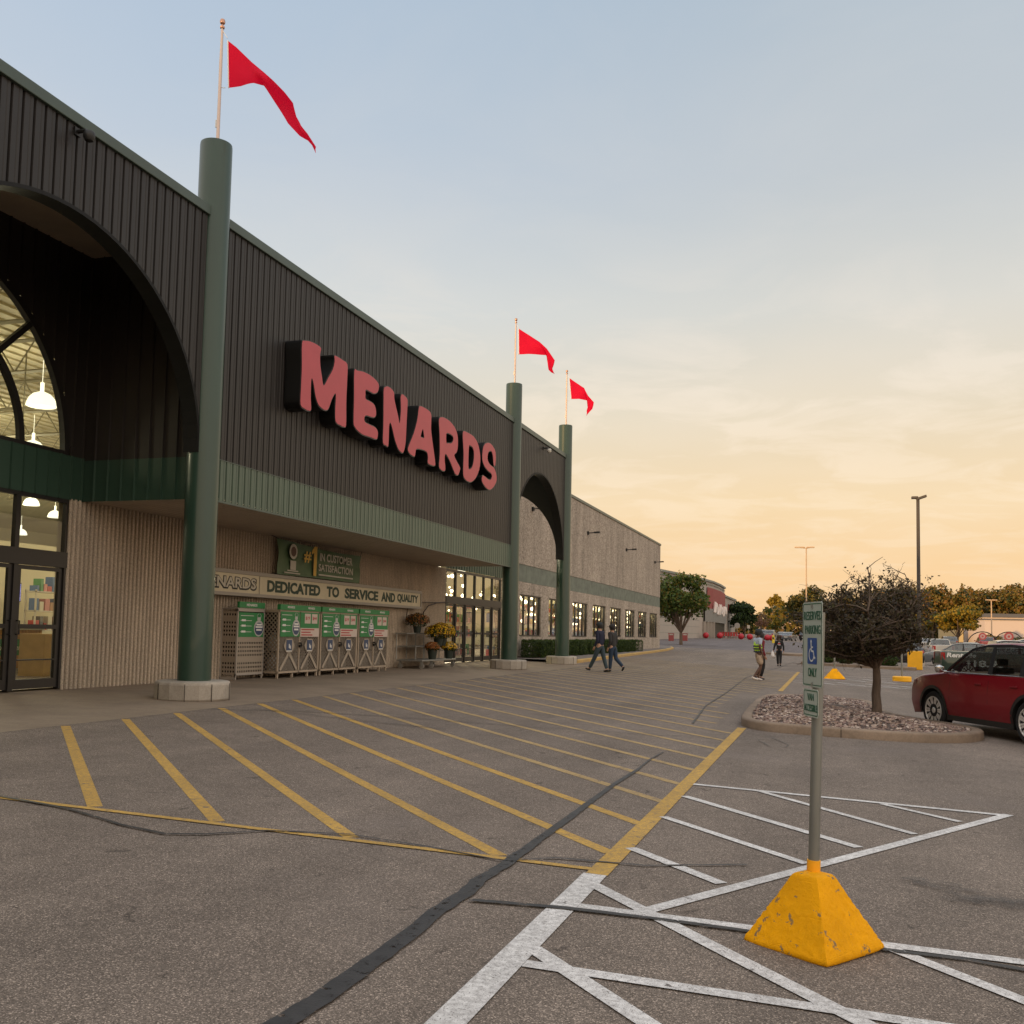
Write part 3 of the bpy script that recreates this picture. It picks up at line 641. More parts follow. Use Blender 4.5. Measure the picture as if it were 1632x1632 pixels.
# glazed entrance doors, transoms and the arched window
def doorset(ylo, yhi, zlo, n_):
    wdt = (yhi-ylo)/n_
    f = MB(); X0, X1 = XW-.10, XW-.0
    f.box(X0, X1, ylo, yhi, 3.86, 3.95); f.box(X0, X1+.03, ylo, yhi, 2.64, 2.93)
    for i in range(n_+1):
        yy = ylo+i*wdt; a_, b_ = max(ylo, yy-.05), min(yhi, yy+.05)
        f.box(X0+.005, X1-.005, a_, b_, 2.93, 3.86); f.box(X0-.005, X1+.01, a_, b_, zlo, 2.64)
    fr = part(f, 'entrance_frame', dark_frame)
    gq = MB(); gq.quad((XW-.05, ylo, 2.93), (XW-.05, yhi, 2.93), (XW-.05, yhi, 3.86), (XW-.05, ylo, 3.86)); o = part(gq, 'transom_glass', door_glass, parent=fr); o.matrix_parent_inverse = Matrix.Identity(4)
    for i in range(n_):
        a_, b_ = ylo+i*wdt+.055, ylo+(i+1)*wdt-.055; d = MB()
        d.box(X0+.02, X1-.02, a_, a_+.09, zlo+.03, 2.63); d.box(X0+.02, X1-.02, b_-.09, b_, zlo+.03, 2.63)
        for z0, z1 in ((zlo+.03, zlo+.20), (1.50, 1.58), (.93, .955), (2.56, 2.63)): d.box(X0+.02, X1-.02, a_+.09, b_-.09, z0, z1)
        do = part(d, 'door', dark_frame)
        gq = MB(); gq.quad((XW-.05, a_+.05, zlo+.1), (XW-.05, b_-.05, zlo+.1), (XW-.05, b_-.05, 2.6), (XW-.05, a_+.05, 2.6)); o = part(gq, 'door_glass', door_glass, parent=do); o.matrix_parent_inverse = Matrix.Identity(4)
        h = MB(); s_ = a_+.04 if i % 2 else b_-.04
        h.tube([(X1-.02, s_, 1.40), (X1+.05, s_, 1.40), (X1+.05, s_, 1.64), (X1-.02, s_, 1.64)], .013, 8); o = part(h, 'door_handle', dark_frame, parent=do); o.matrix_parent_inverse = Matrix.Identity(4)
doorset(7.97, 15.12, .40, 6); doorset(34.42, 40.92, .41, 6)
aw = MB()
def arcband(mb, c, a0, b0, a1, b1, x0, x1, z0=4.76, n_=48):
    for i in range(n_):
        t0, t1 = math.pi*i/n_, math.pi*(i+1)/n_
        P = lambda a_, b_, t, x: (x, c-a_*math.cos(t), z0+b_*math.sin(t))
        mb.quad(P(a0, b0, t0, x1), P(a0, b0, t1, x1), P(a1, b1, t1, x1), P(a1, b1, t0, x1))
        mb.quad(P(a1, b1, t0, x0), P(a1, b1, t1, x0), P(a1, b1, t1, x1), P(a1, b1, t0, x1))
        mb.quad(P(a0, b0, t0, x0), P(a0, b0, t1, x0), P(a0, b0, t1, x1), P(a0, b0, t0, x1))
arcband(aw, 11.66, 3.38, 3.24, 3.26, 3.12, XW-.10, XW+.02); arcband(aw, 11.66, 2.30, 2.14, 2.18, 2.02, XW-.08, XW+.01)
aw.box(XW-.09, XW+.015, 8.3, 15.0, 4.76, 4.83)
for t_ in (45, 135, 90):
    c_, s_ = math.cos(R_(t_)), math.sin(R_(t_)); aw.obox((XW-.035, 11.66+c_*2.74, 4.76+s_*2.58), (0, c_, s_), (0, -s_, c_), (1, 0, 0), .56, .05, .045)
    if t_ == 90: aw.obox((XW-.035, 11.66, 5.8), (0, 0, 1), (0, 1, 0), (1, 0, 0), 1.0, .05, .045)
awo = part(aw, 'arched_window', dark_frame)
gq = MB(); P = arch_pts(11.66, 3.3, 3.16, 4.76); gq.add([(XW-.04, y_, z_) for y_, z_ in P], [list(range(len(P)))]); o = part(gq, 'arched_pane', door_glass, parent=awo); o.matrix_parent_inverse = Matrix.Identity(4)

# interior: floor, ceiling, walls, bar joists
int_wall = MT('interior wall', (.62, .56, .40), .8); int_wall.bump(int_wall.noise(3, 2), .02, .3); int_wall = int_wall.m
fl_ = MB(); fl_.quad((-60, -5, .415), (XW-.1, -5, .415), (XW-.1, 82.8, .415), (-60, 82.8, .415)); part(fl_, 'shop_floor', MT('shop floor', (.50, .42, .30), .35).m)
iw = MB(); iw.quad((-60, -5, 0.4), (-60, 82.8, 0.4), (-60, 82.8, 8.9), (-60, -5, 8.9)); iw.quad((-60, -5, .4), (XW-.3, -5, .4), (XW-.3, -5, 8.9), (-60, -5, 8.9)); iw.quad((-60, 82.7, .4), (XW-.3, 82.7, .4), (XW-.3, 82.7, 8.9), (-60, 82.7, 8.9))
iw.quad((XW-.31, 15.2, .4), (XW-.31, 34.3, .4), (XW-.31, 34.3, 8.9), (XW-.31, 15.2, 8.9))
iw.box(-30, -29.9, 14, 60, .4, 4.7)
part(iw, 'interior_wall', int_wall)
ic = MB()
xs_ = -60.0
while xs_ < XW-.4: ic.box(xs_, xs_+.12, -5, 82.7, 8.80, 8.86); ic.box(xs_+.12, xs_+.5, -5, 82.7, 8.86, 8.90); xs_ += .5
part(ic, 'interior_ceiling', int_wall)
jm = MT('joist steel', (.30, .27, .19), .6).m
for q in range(11):
    yj = 6+q*3.4; j = MB(); j.tube([(-40, yj, 8.7), (XW-.4, yj, 8.7)], .05, 4); j.tube([(-40, yj, 7.9), (XW-.4, yj, 7.9)], .05, 4); x_ = -40; up_ = 0
    while x_ < XW-1.0: j.tube([(x_, yj, 7.9 if not up_ else 8.7), (x_+.6, yj, 8.7 if not up_ else 7.9)], .025, 4); x_ += .6; up_ ^= 1
    part(j, 'ceiling_joist', jm)
# high bay lamps hanging in the shop
lampm = MT('lit lamp shade', (.9, .88, .75), .5, emit=(1.0, .93, .70), es=1.5).m
lb = MB(); lb.lathe([(.46, -.30), (.44, -.20), (.38, -.05), (.26, .08), (.12, .14), (.05, .16)], 20, cap=False); lb.lathe([(.46, -.30), (.43, -.32), (.05, -.22)], 20, cap=True); lb.tube([(0, 0, .14), (0, 0, .45)], .06, 8); lb.tube([(0, 0, .45), (0, 0, 1.2)], .01, 5)
proto = lb.build('high_bay_lamp', lampm, smooth=True, sharp=60); tag(proto, 'glowing bell shaped high bay lamp hanging inside the shop', 'lamp', 'high bay lamps inside the shop')
first = True; LP = [(-18.6, 19.5, 7.2), (-23.8, 24.7, 7.2), (-34.7, 36.1, 7.2), (-37.4, 40.5, 7.2), (-47, 48.2, 7.2), (-29.2, 30.2, 7.2)]
for ix in range(4):
    for iy in range(7): LP.append((-17.2-ix*6.2, 44.5+iy*5.6+(ix % 2)*1.2, 6.9))
for (x_, y_, z_) in LP:
    o = proto if first else proto.copy()
    if not first: C.objects.link(o)
    first = False; o.location = (x_, y_, z_); o.scale = (.78, .78, .78)
for k, (x_, y_, z_, e) in enumerate([(-18, 13, 6.3, 300), (-21, 20, 6.3, 380), (-27, 14, 6.3, 380), (-27, 26, 6.3, 380), (-36, 20, 6.3, 500), (-36, 34, 6.3, 500), (-19, 37, 6.3, 380), (-26, 42, 6.3, 380), (-19, 47, 5, 300), (-19, 58, 5, 300), (-19, 69, 5, 300), (-19, 79, 5, 250)]):
    L = bpy.data.objects.new('shop_light', bpy.data.lights.new('shop_light', 'POINT')); C.objects.link(L); L.location = (x_, y_, z_); L.data.energy = e*(.8 if k in (0, 1, 2, 3) else 2.4 if k < 8 else 5.5); L.data.color = (1, .88, .60); L.data.shadow_soft_size = .5
# shop fittings seen through the doors
ct = thing('service_counter', 'slatted wood service counter with green panel seen through the left entrance', 'counter', (-18.3, 18.6, .415))
cbm = MB(); 
for q in range(22): cbm.box(-.02, .02, -.95+q*.088, -.95+q*.088+.078, .12, 1.02)
cbm.build('slat_front', MT('golden slat wood', (.42, .22, .06), .5).vary(.2, 6, (1, 6, .5)).m, ct)
cc = MB(); cc.box(-.7, .06, -1.0, 1.02, 1.02, 1.07); cc.box(-.6, -.03, -.95, .97, 0, 1.0); cc.build('counter_top', MT('counter top', (.45, .42, .36), .5).m, ct)
gp_ = MB(); gp_.box(.025, .04, -.62, .62, .42, .80); gpo = gp_.build('green_panel', green_poster, ct)
text('Rebate Center', (.042, -.55, .54), (0, 1, 0), (0, 0, 1), .14, 1.1, white_p, 'lettering', gpo, shear=.2)
mon = MB(); mon.box(-.02, .02, -.34, .34, -.24, .24); mo = mon.build('hanging_screen', black_p); mo.location = (-19.0, 19.35, 2.35); mo.rotation_euler = (0, 0, .3)
tag(mo, 'blue lit hanging screen above the service counter', 'screen'); ms = MB(); ms.quad((.022, -.31, -.21), (.022, .31, -.21), (.022, .31, .21), (.022, -.31, .21)); ms.build('display', MT('blue screen', (.01, .01, .05), .3, emit=(.10, .12, .60), es=1.0).m, mo)
ms = MB(); ms.tube([(0, 0, .24), (0, 0, 6.0)], .02, 6); ms.build('hanger_pole', jm, mo)
lp_ = MB(); lp_.box(-.02, .0, -.2, .2, 0, .28); lp_.box(0, .25, -.2, .2, 0, .02); lo = lp_.build('laptop', MT('dark laptop', (.03, .03, .03), .4).m); lo.location = (-18.75, 18.5, 1.485); tag(lo, 'dark laptop open on the service counter', 'laptop')
bxm = MB(); bxm.box(-.3, .3, -.3, .3, 0, .95); bo = bxm.build('cardboard_box', MT('cardboard', (.50, .32, .12), .8).vary(.15, 4).m, bevel=.01); bo.location = (-16.9, 18.05, .415); bo.rotation_euler = (0, 0, .2); tag(bo, 'tall tan cardboard box standing on the shop floor behind the left entrance', 'box')
sh = MB(); sh.box(-.25, .25, -2.2, 2.2, 0, .06); 
for zz_ in (.9, 1.6, 2.3): sh.box(-.25, .25, -2.2, 2.2, zz_, zz_+.05)
for q in (-2.2, 0, 2.15): sh.box(-.25, -.2, q, q+.05, 0, 2.4); sh.box(.2, .25, q, q+.05, 0, 2.4)
shelf_m = MT('white shelving', (.55, .50, .42), .5).m
GM = [MT('goods '+str(i), c, .5).m for i, c in enumerate([(.45, .05, .04), (.55, .42, .08), (.05, .14, .32), (.6, .55, .45), (.05, .25, .08), (.35, .18, .08), (.08, .08, .09), (.55, .2, .2)])]
def shelf_unit(x, y, label, seed, rz=0):
    t = thing('store_shelf', label, 'shelf', (x, y, .415), rz, 'stocked shelves inside the shop')
    o = MB(); o.v = list(sh.v); o.f = [list(q) for q in sh.f]; o.mi = list(sh.mi); o.build('shelf_frame', shelf_m, t)
    rr = random.Random(seed); g_ = MB()
    for zz_ in (.06, .95, 1.65, 2.35):
        yy = -2.1
        while yy < 2.0:
            w_ = rr.uniform(.08, .3); h_ = rr.uniform(.15, .55); g_.box(-.15, .2, yy, yy+w_, zz_, zz_+h_, rr.randrange(8)); yy += w_+rr.uniform(.01, .08)
    tag(g_.build('goods', GM, t), kind='stuff')
shelf_unit(-27.5, 31.0, 'stocked shelf deep behind the left entrance', 1); shelf_unit(-27, 14.5, 'stocked shelf behind the service counter', 2)
for k in range(2): shelf_unit(-17.5-k*3.5, 45.5+k*2, ('nearer' if k == 0 else 'farther')+' stocked shelf behind the right entrance doors', 3+k)
for k in range(8): shelf_unit(-15.2, WIN[k]+2.3, 'stocked shelf behind side window number %d counted from the right entrance' % (k+1), 10+k)
# lamp displays hanging behind every side window
bulb_m = MT('warm lit bulb', (1, .9, .7), .4, emit=(1.0, .78, .48), es=7).m
bm_ = bmesh.new(); bmesh.ops.create_icosphere(bm_, subdivisions=2, radius=1); bmes = bpy.data.meshes.new('bulb'); bm_.to_mesh(bmes); bm_.free(); bmes.materials.append(bulb_m); bmes.polygons.foreach_set('use_smooth', [True]*len(bmes.polygons))
rail = MB(); rail.box(-.02, .02, -1.7, 1.7, 0, .03)
rr = random.Random(5)
for k in range(8):
    t = thing('lamp_display', 'rail of small lit shop lamps behind side window number %d counted from the right entrance' % (k+1), 'lamp display', (-15.0, WIN[k]+2.3, 4.1), 0, 'lamp displays behind the side windows')
    o = MB(); o.v = list(rail.v); o.f = [list(q) for q in rail.f]; o.mi = list(rail.mi); o.build('rail', dark_frame, t)
    for j in range(22):
        b = bpy.data.objects.new('bulb', bmes); C.objects.link(b); b.parent = t; s_ = rr.uniform(.045, .10); b.scale = (s_, s_, s_*rr.uniform(.8, 1.2)); b.location = (rr.uniform(-.8, .5), rr.uniform(-1.9, 1.9), rr.choice((-.6, -.75, -.95, -1.25, -1.5, -1.9)))
    cd = MB()
    for ch in [c for c in bpy.data.objects if c.parent == t and c.name.startswith('bulb')]: cd.box(ch.location.x-.003, ch.location.x+.003, ch.location.y-.003, ch.location.y+.003, ch.location.z, .0)
    cd.build('cord', dark_frame, t)
for k in range(2):
    t = thing('lamp_display', ('nearer' if k == 0 else 'farther')+' rail of small lit shop lamps behind the right entrance doors', 'lamp display', (-16.2-k*3, 42.0+k*4.0, 4.2), 0, 'lamp displays behind the side windows')
    o = MB(); o.v = list(rail.v); o.f = [list(q) for q in rail.f]; o.mi = list(rail.mi); o.build('rail', dark_frame, t)
    for j in range(22):
        b = bpy.data.objects.new('bulb', bmes); C.objects.link(b); b.parent = t; s_ = rr.uniform(.04, .09); b.scale = (s_, s_, s_); b.location = (rr.uniform(-.8, .8), rr.uniform(-3, 3), rr.choice((-.1, -.4, -.7, -1.0, -1.5)))
# wall lights along the side wall
wl_ = MB(); wl_.box(0, .10, -.09, .09, -.10, .10); wl_.tube([(.05, 0, 0), (.45, 0, .03)], .028, 8)
whm = MB(); whm.obox((.58, 0, .035), (1, 0, .05), (0, 1, 0), (0, 0, 1), .17, .11, .045)
for k, (yy, d_) in enumerate(((45.4, 'nearest the arch'), (56.8, 'second from the arch'), (68.4, 'third from the arch'), (80.2, 'at the far corner'))):
    t = thing('wall_light', 'dark wall light arm on the grey side wall, '+d_, 'wall light', (XW, yy, 7.54), 0, 'wall lights along the side wall')
    o = MB(); o.v = list(wl_.v); o.f = [list(q) for q in wl_.f]; o.mi = list(wl_.mi); o.build('arm', black_p, t); o = MB(); o.v = list(whm.v); o.f = [list(q) for q in whm.f]; o.mi = list(whm.mi); o.build('light_head', black_p, t, bevel=.01)
# security cameras
for yy, zz_, lab in ((11.72, 8.98, 'dark security camera on the ribbed front above the left arch'), (37.3, 8.88, 'pale security camera on the ribbed front above the right arch')):
    t = thing('security_camera', lab, 'camera', (XF, yy, zz_-.05), 0, 'security cameras on the store front')
    b = MB(); b.tube([(-.02, 0, .06), (.18, 0, .06), (.22, 0, .0)], .03, 8); b.box(0, .03, -.06, .06, 0, .12); b.build('bracket', black_p, t)
    b = MB(); b.lathe([(.02, -.13), (.06, -.11), (.085, -.06), (.085, -.0), (.07, .03), (.0, .04)], 16, (.24, 0, 0)); b.build('camera_dome', black_p if yy < 20 else MT('pale housing', (.6, .58, .52), .4).m, t, smooth=True)

# ================================================================ signs on the store
LET = {'M':[[(17.857,7.488),(17.963,7.57),(18.2,7.623),(18.463,7.637),(18.659,7.609),(18.625,7.474),(18.652,7.229),(18.742,7.001),(18.828,6.837),(19.014,7.053),(19.208,7.291),(19.283,7.501),(19.265,7.616),(19.437,7.629),(19.657,7.619),(19.883,7.583),(19.898,7.26),(19.885,6.727),(19.91,6.205),(19.795,6.142),(19.648,6.141),(19.42,6.18),(19.381,6.439),(19.392,6.7),(19.357,6.795),(19.217,6.642),(19.076,6.396),(18.959,6.331),(18.788,6.332),(18.615,6.385),(18.488,6.538),(18.389,6.779),(18.317,6.868),(18.284,6.786),(18.291,6.442),(18.321,6.203),(18.204,6.157),(18.059,6.161),(17.889,6.211),(17.878,6.507),(17.885,6.993)]],'E':[[(20.232,7.524),(20.384,7.572),(20.74,7.628),(21.109,7.631),(21.408,7.585),(21.542,7.505),(21.488,7.35),(21.323,7.264),(21.135,7.247),(20.855,7.241),(20.834,7.129),(20.854,7.014),(21.068,7.009),(21.278,6.992),(21.389,6.923),(21.432,6.783),(21.341,6.688),(21.133,6.658),(20.896,6.638),(20.812,6.556),(20.859,6.465),(21.106,6.453),(21.4,6.448),(21.554,6.376),(21.542,6.233),(21.46,6.18),(21.125,6.17),(20.759,6.153),(20.478,6.196),(20.358,6.244),(20.273,6.342),(20.262,6.903)]],'N':[[(21.818,7.478),(21.897,7.558),(22.041,7.605),(22.245,7.6),(22.409,7.542),(22.442,7.394),(22.547,7.222),(22.702,7.0),(22.807,6.845),(22.853,7.212),(22.819,7.502),(22.874,7.608),(23.042,7.614),(23.216,7.574),(23.257,7.463),(23.23,6.994),(23.206,6.487),(23.135,6.234),(23.045,6.138),(22.95,6.131),(22.757,6.184),(22.558,6.363),(22.379,6.62),(22.247,6.751),(22.183,6.637),(22.182,6.387),(22.162,6.142),(22.028,6.136),(21.858,6.18),(21.855,6.608),(21.826,7.174)]],'A':[[(23.993,7.505),(24.077,7.573),(24.345,7.592),(24.666,7.583),(24.847,7.524),(24.87,7.32),(24.875,7.103),(24.973,6.833),(25.111,6.531),(25.236,6.225),(25.183,6.161),(24.996,6.139),(24.706,6.153),(24.706,6.296),(24.628,6.426),(24.376,6.451),(23.936,6.402),(23.855,6.304),(23.811,6.183),(23.671,6.167),(23.478,6.193),(23.355,6.265),(23.402,6.376),(23.578,6.598),(23.773,6.88),(23.925,7.209)],[(24.294,7.003),(24.166,6.783),(24.221,6.759),(24.399,6.779),(24.369,6.894)]],'R':[[(25.422,7.492),(25.621,7.605),(25.919,7.635),(26.277,7.616),(26.65,7.521),(26.874,7.354),(26.936,7.075),(26.854,6.846),(26.661,6.716),(26.873,6.56),(27.151,6.432),(27.131,6.332),(27.005,6.191),(26.792,6.18),(26.627,6.269),(26.327,6.485),(26.036,6.623),(25.928,6.585),(25.924,6.416),(25.966,6.311),(25.967,6.152),(25.72,6.121),(25.509,6.197),(25.545,6.536),(25.499,7.082)],[(26.007,7.22),(26.024,6.956),(26.166,6.968),(26.395,7.007),(26.52,7.092),(26.555,7.195),(26.457,7.252),(26.249,7.264)]],'D':[[(27.312,7.48),(27.417,7.57),(27.799,7.586),(28.263,7.567),(28.628,7.434),(28.823,7.223),(28.901,6.969),(28.829,6.669),(28.578,6.383),(28.294,6.218),(28.067,6.143),(27.782,6.13),(27.497,6.194),(27.418,6.378),(27.425,6.871),(27.344,7.25)],[(27.88,7.222),(27.842,6.945),(27.869,6.531),(28.041,6.536),(28.207,6.647),(28.31,6.867),(28.305,7.109),(28.169,7.226),(27.994,7.243)]],'S':[[(29.357,7.561),(29.668,7.641),(29.992,7.628),(30.296,7.512),(30.395,7.315),(30.358,7.071),(30.264,6.991),(30.173,7.061),(30.116,7.244),(30.008,7.396),(29.844,7.419),(29.656,7.343),(29.572,7.17),(29.644,7.035),(29.907,6.952),(30.235,6.922),(30.443,6.783),(30.522,6.602),(30.4,6.432),(30.147,6.266),(29.83,6.157),(29.511,6.174),(29.224,6.256),(29.076,6.358),(29.146,6.503),(29.427,6.495),(29.746,6.461),(29.936,6.501),(30.046,6.613),(29.955,6.705),(29.599,6.754),(29.279,6.847),(29.081,7.021),(29.111,7.317),(29.189,7.456)]]}
sg_ = thing('letter_sign', 'big red cartoon letters with black sides mounted on the ribbed front', 'sign', (XF, 24.2, 6.9))
SGO = Vector(sg_.location)
for ch, loops in LET.items():
    o = outline(loops, lambda a, b, c: (-10.56+c, a, b), .30, 'letter', [pink_face, black_gloss]); o.parent = sg_; o.matrix_parent_inverse = Matrix.Translation(-SGO)
    # black lip: slightly larger backing slab
    cyy = sum(p[0] for p in loops[0])/len(loops[0]); cz = sum(p[1] for p in loops[0])/len(loops[0])
    L2 = []
    for li, lp in enumerate(loops):
        P = [Vector(p) for p in lp]; area = sum(P[i-1].x*P[i].y-P[i].x*P[i-1].y for i in range(len(P))); d = (-.022 if area > 0 else .022)*(1 if li == 0 else -1)
        q = []
        for i in range(len(P)):
            t = (P[(i+1) % len(P)]-P[i-1]).normalized(); q.append((P[i].x-t.y*d, P[i].y+t.x*d))
        L2.append(q)
    b = outline(L2, lambda a, b, c: (-10.60+c, a, b), .36, 'letter_return', black_gloss); b.parent = o; b.matrix_parent_inverse = Matrix.Identity(4)
# long sign on the block wall
ls = thing('fascia_sign', 'long cream lightbox sign with dark green words above the cages', 'sign', (-13.6, 25.4, 2.6)); LO = Vector(ls.location)
def ch_(o, p, off): o.parent = p; o.matrix_parent_inverse = Matrix.Translation(-off); return o
b = MB(); b.box(-13.6, -13.36, 18.75, 31.35, 2.42, 2.86); face = ch_(b.build('sign_face', cream), ls, LO)
b = MB(); b.box(-13.62, -13.33, 18.7, 31.42, 2.86, 2.95); b.box(-13.62, -13.33, 18.7, 31.42, 2.34, 2.42); b.box(-13.62, -13.33, 31.35, 31.42, 2.42, 2.86); b.box(-13.352, -13.345, 21.28, 21.30, 2.42, 2.86); ch_(b.build('sign_frame', rail_m, bevel=.008), ls, LO)
for s_, y0, y1 in (('DEDICATED', 21.65, 24.35), ('TO', 24.72, 25.45), ('SERVICE', 25.80, 28.02), ('AND', 28.25, 29.28), ('QUALITY', 29.45, 31.15)):
    ch_(text(s_, (-13.355, y0, 2.49), (0, 1, 0), (0, 0, 1), .30, y1-y0, green_txt, bold=.045), ls, LO)
ch_(text('MENARDS', (-13.357, 18.82, 2.485), (0, 1, 0), (0, 0, 1), .31, 2.36, black_p, bold=.075), ls, LO)
ch_(text('MENARDS', (-13.352, 18.87, 2.525), (0, 1, 0), (0, 0, 1), .25, 2.26, MT('pale lettering', (.48, .44, .36), .5).m, bold=.02), ls, LO)
# hanging banner
bn = thing('banner', 'green banner with a yellow number one hanging under the soffit', 'banner', (-13.45, 24.6, 3.4)); BO = Vector(bn.location)
b = MB(); ny, nz_ = 40, 14
for j in range(nz_+1):
    for i in range(ny+1):
        u_, v_ = i/ny, j/nz_; sag = .05*math.sin(math.pi*u_)
        y_ = 22.2+4.65*u_; z_ = 2.97+.92*v_-(.10*u_ if v_ > .5 else -.0)-sag*(1 if v_ > .5 else -.3)
        b.v.append((-13.42+.035*math.sin(9*u_+5*v_)*v_+.02*math.sin(23*u_-7*v_), y_, z_))
for j in range(nz_):
    for i in range(ny): k_ = j*(ny+1)+i; b.f.append([k_, k_+1, k_+ny+2, k_+ny+1]); b.mi.append(0)
ch_(b.build('banner_cloth', banner_m, smooth=True), bn, BO)
ch_(text('#', (-13.36, 23.42, 3.36), (0, 1, 0), (0, 0, 1), .30, .38, gold, bold=.02), bn, BO)
o1_ = MB(); o1_.add([(-13.36, a_, b_) for a_, b_ in ((23.94, 3.03), (24.10, 3.03), (24.12, 3.83), (23.98, 3.83), (23.83, 3.70), (23.84, 3.60), (23.95, 3.66))], [list(range(7))]); ch_(o1_.build('numeral', gold), bn, BO)
ch_(text('IN CUSTOMER', (-13.36, 24.28, 3.46), (0, 1, 0), (0, 0, 1), .22, 1.95, grey_txt, bold=.02), bn, BO)
ch_(text('SATISFACTION', (-13.36, 24.22, 3.18), (0, 1, 0), (0, 0, 1), .20, 2.05, grey_txt, bold=.02), bn, BO)
b = MB(); b.box(-13.372, -13.366, 22.6, 23.15, 3.08, 3.11); b.box(-13.372, -13.366, 22.45, 23.25, 3.02, 3.05); b.box(-13.372, -13.366, 24.25, 26.3, 3.06, 3.10)
b.lathe([(.20, 0), (.20, .006)], 24); b2 = MB()
mt_ = Matrix.Translation((-13.372, 22.88, 3.60))@Matrix.Rotation(R_(90), 4, 'Y')
b.v[-48:] = [tuple(mt_@Vector(v)) for v in b.v[-48:]]
b.box(-13.372, -13.366, 22.74, 23.02, 3.12, 3.36)
ch_(b.build('medal_print', grey_txt), bn, BO)
b2.lathe([(.13, 0), (.13, .01)], 24); b2.v = [tuple(mt_@Vector(v)) for v in b2.v]; ch_(b2.build('medal_centre', MT('medal red', (.12, .07, .05), .6).m), bn, BO)
b = MB(); b.tube([(-13.42, 22.2, 3.88), (-13.5, 21.9, 3.96)], .008, 5); b.tube([(-13.42, 26.85, 3.78), (-13.5, 27.1, 3.95)], .008, 5); b.tube([(-13.42, 22.2, 2.97), (-13.55, 21.3, 2.93)], .008, 5); ch_(b.build('tie_cord', black_p), bn, BO)
# hose and small box on the block wall
b = MB(); b.tube([(-13.55, 30.6, 1.9), (-13.53, 30.7, 2.35), (-13.5, 31.2, 2.52), (-13.5, 32.2, 2.60), (-13.5, 34.2, 2.66)], .014, 6); b.tube([(-13.55, 32.0, 1.9), (-13.52, 32.05, 2.25), (-13.5, 32.4, 2.48), (-13.5, 33.2, 2.62), (-13.5, 34.3, 2.68)], .02, 6)
tag(b.build('wall_conduit', MT('dark conduit', (.05, .035, .025), .6).m), 'thin dark hoses curving up the block wall beside the right entrance', 'hose')

# ================================================================ gas cylinder exchange cages
perf = MT('perforated steel', (.20, .165, .13), .5, metal=.2)
pn = perf.n('ShaderNodeTexVoronoi'); pn.inputs['Randomness'].default_value = 0; pn.inputs['Scale'].default_value = 1
mp = perf.n('ShaderNodeMapping'); mp.inputs['Rotation'].default_value = (R_(45), 0, 0); mp.inputs['Scale'].default_value = (0.001, 16, 16); perf.l(perf.co(), mp.inputs[0]); perf.l(mp.outputs[0], pn.inputs['Vector'])
perf.alpha(perf.ramp(pn.outputs['Distance'], [(.33, 0.), (.36, 1.)])); perf = perf.m
cage_m = MT('tan painted steel', (.40, .32, .24), .5); cage_m.vary(.12, 3); cage_m = cage_m.m
cage_l = MT('light grey steel', (.38, .34, .30), .45, metal=.2).m
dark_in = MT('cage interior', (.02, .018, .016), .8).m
tank_m = MT('white gas tank', (.45, .45, .43), .4).m
blue_m = MT('blue label', (.035, .06, .13), .5).m; redp = MT('red print', (.40, .04, .04), .5).m; palep = MT('pale label', (.58, .48, .42), .5).m
plate_m = MT('grey plate', (.36, .30, .235), .5).m
def hexp(mb, x, cy, cz, ry, rz_, th_=.006): mb.add([(x, cy-ry*.5, cz+rz_), (x, cy+ry*.5, cz+rz_), (x, cy+ry, cz), (x, cy+ry*.5, cz-rz_), (x, cy-ry*.5, cz-rz_), (x, cy-ry, cz)][::-1], [(0, 1, 2, 3, 4, 5)])
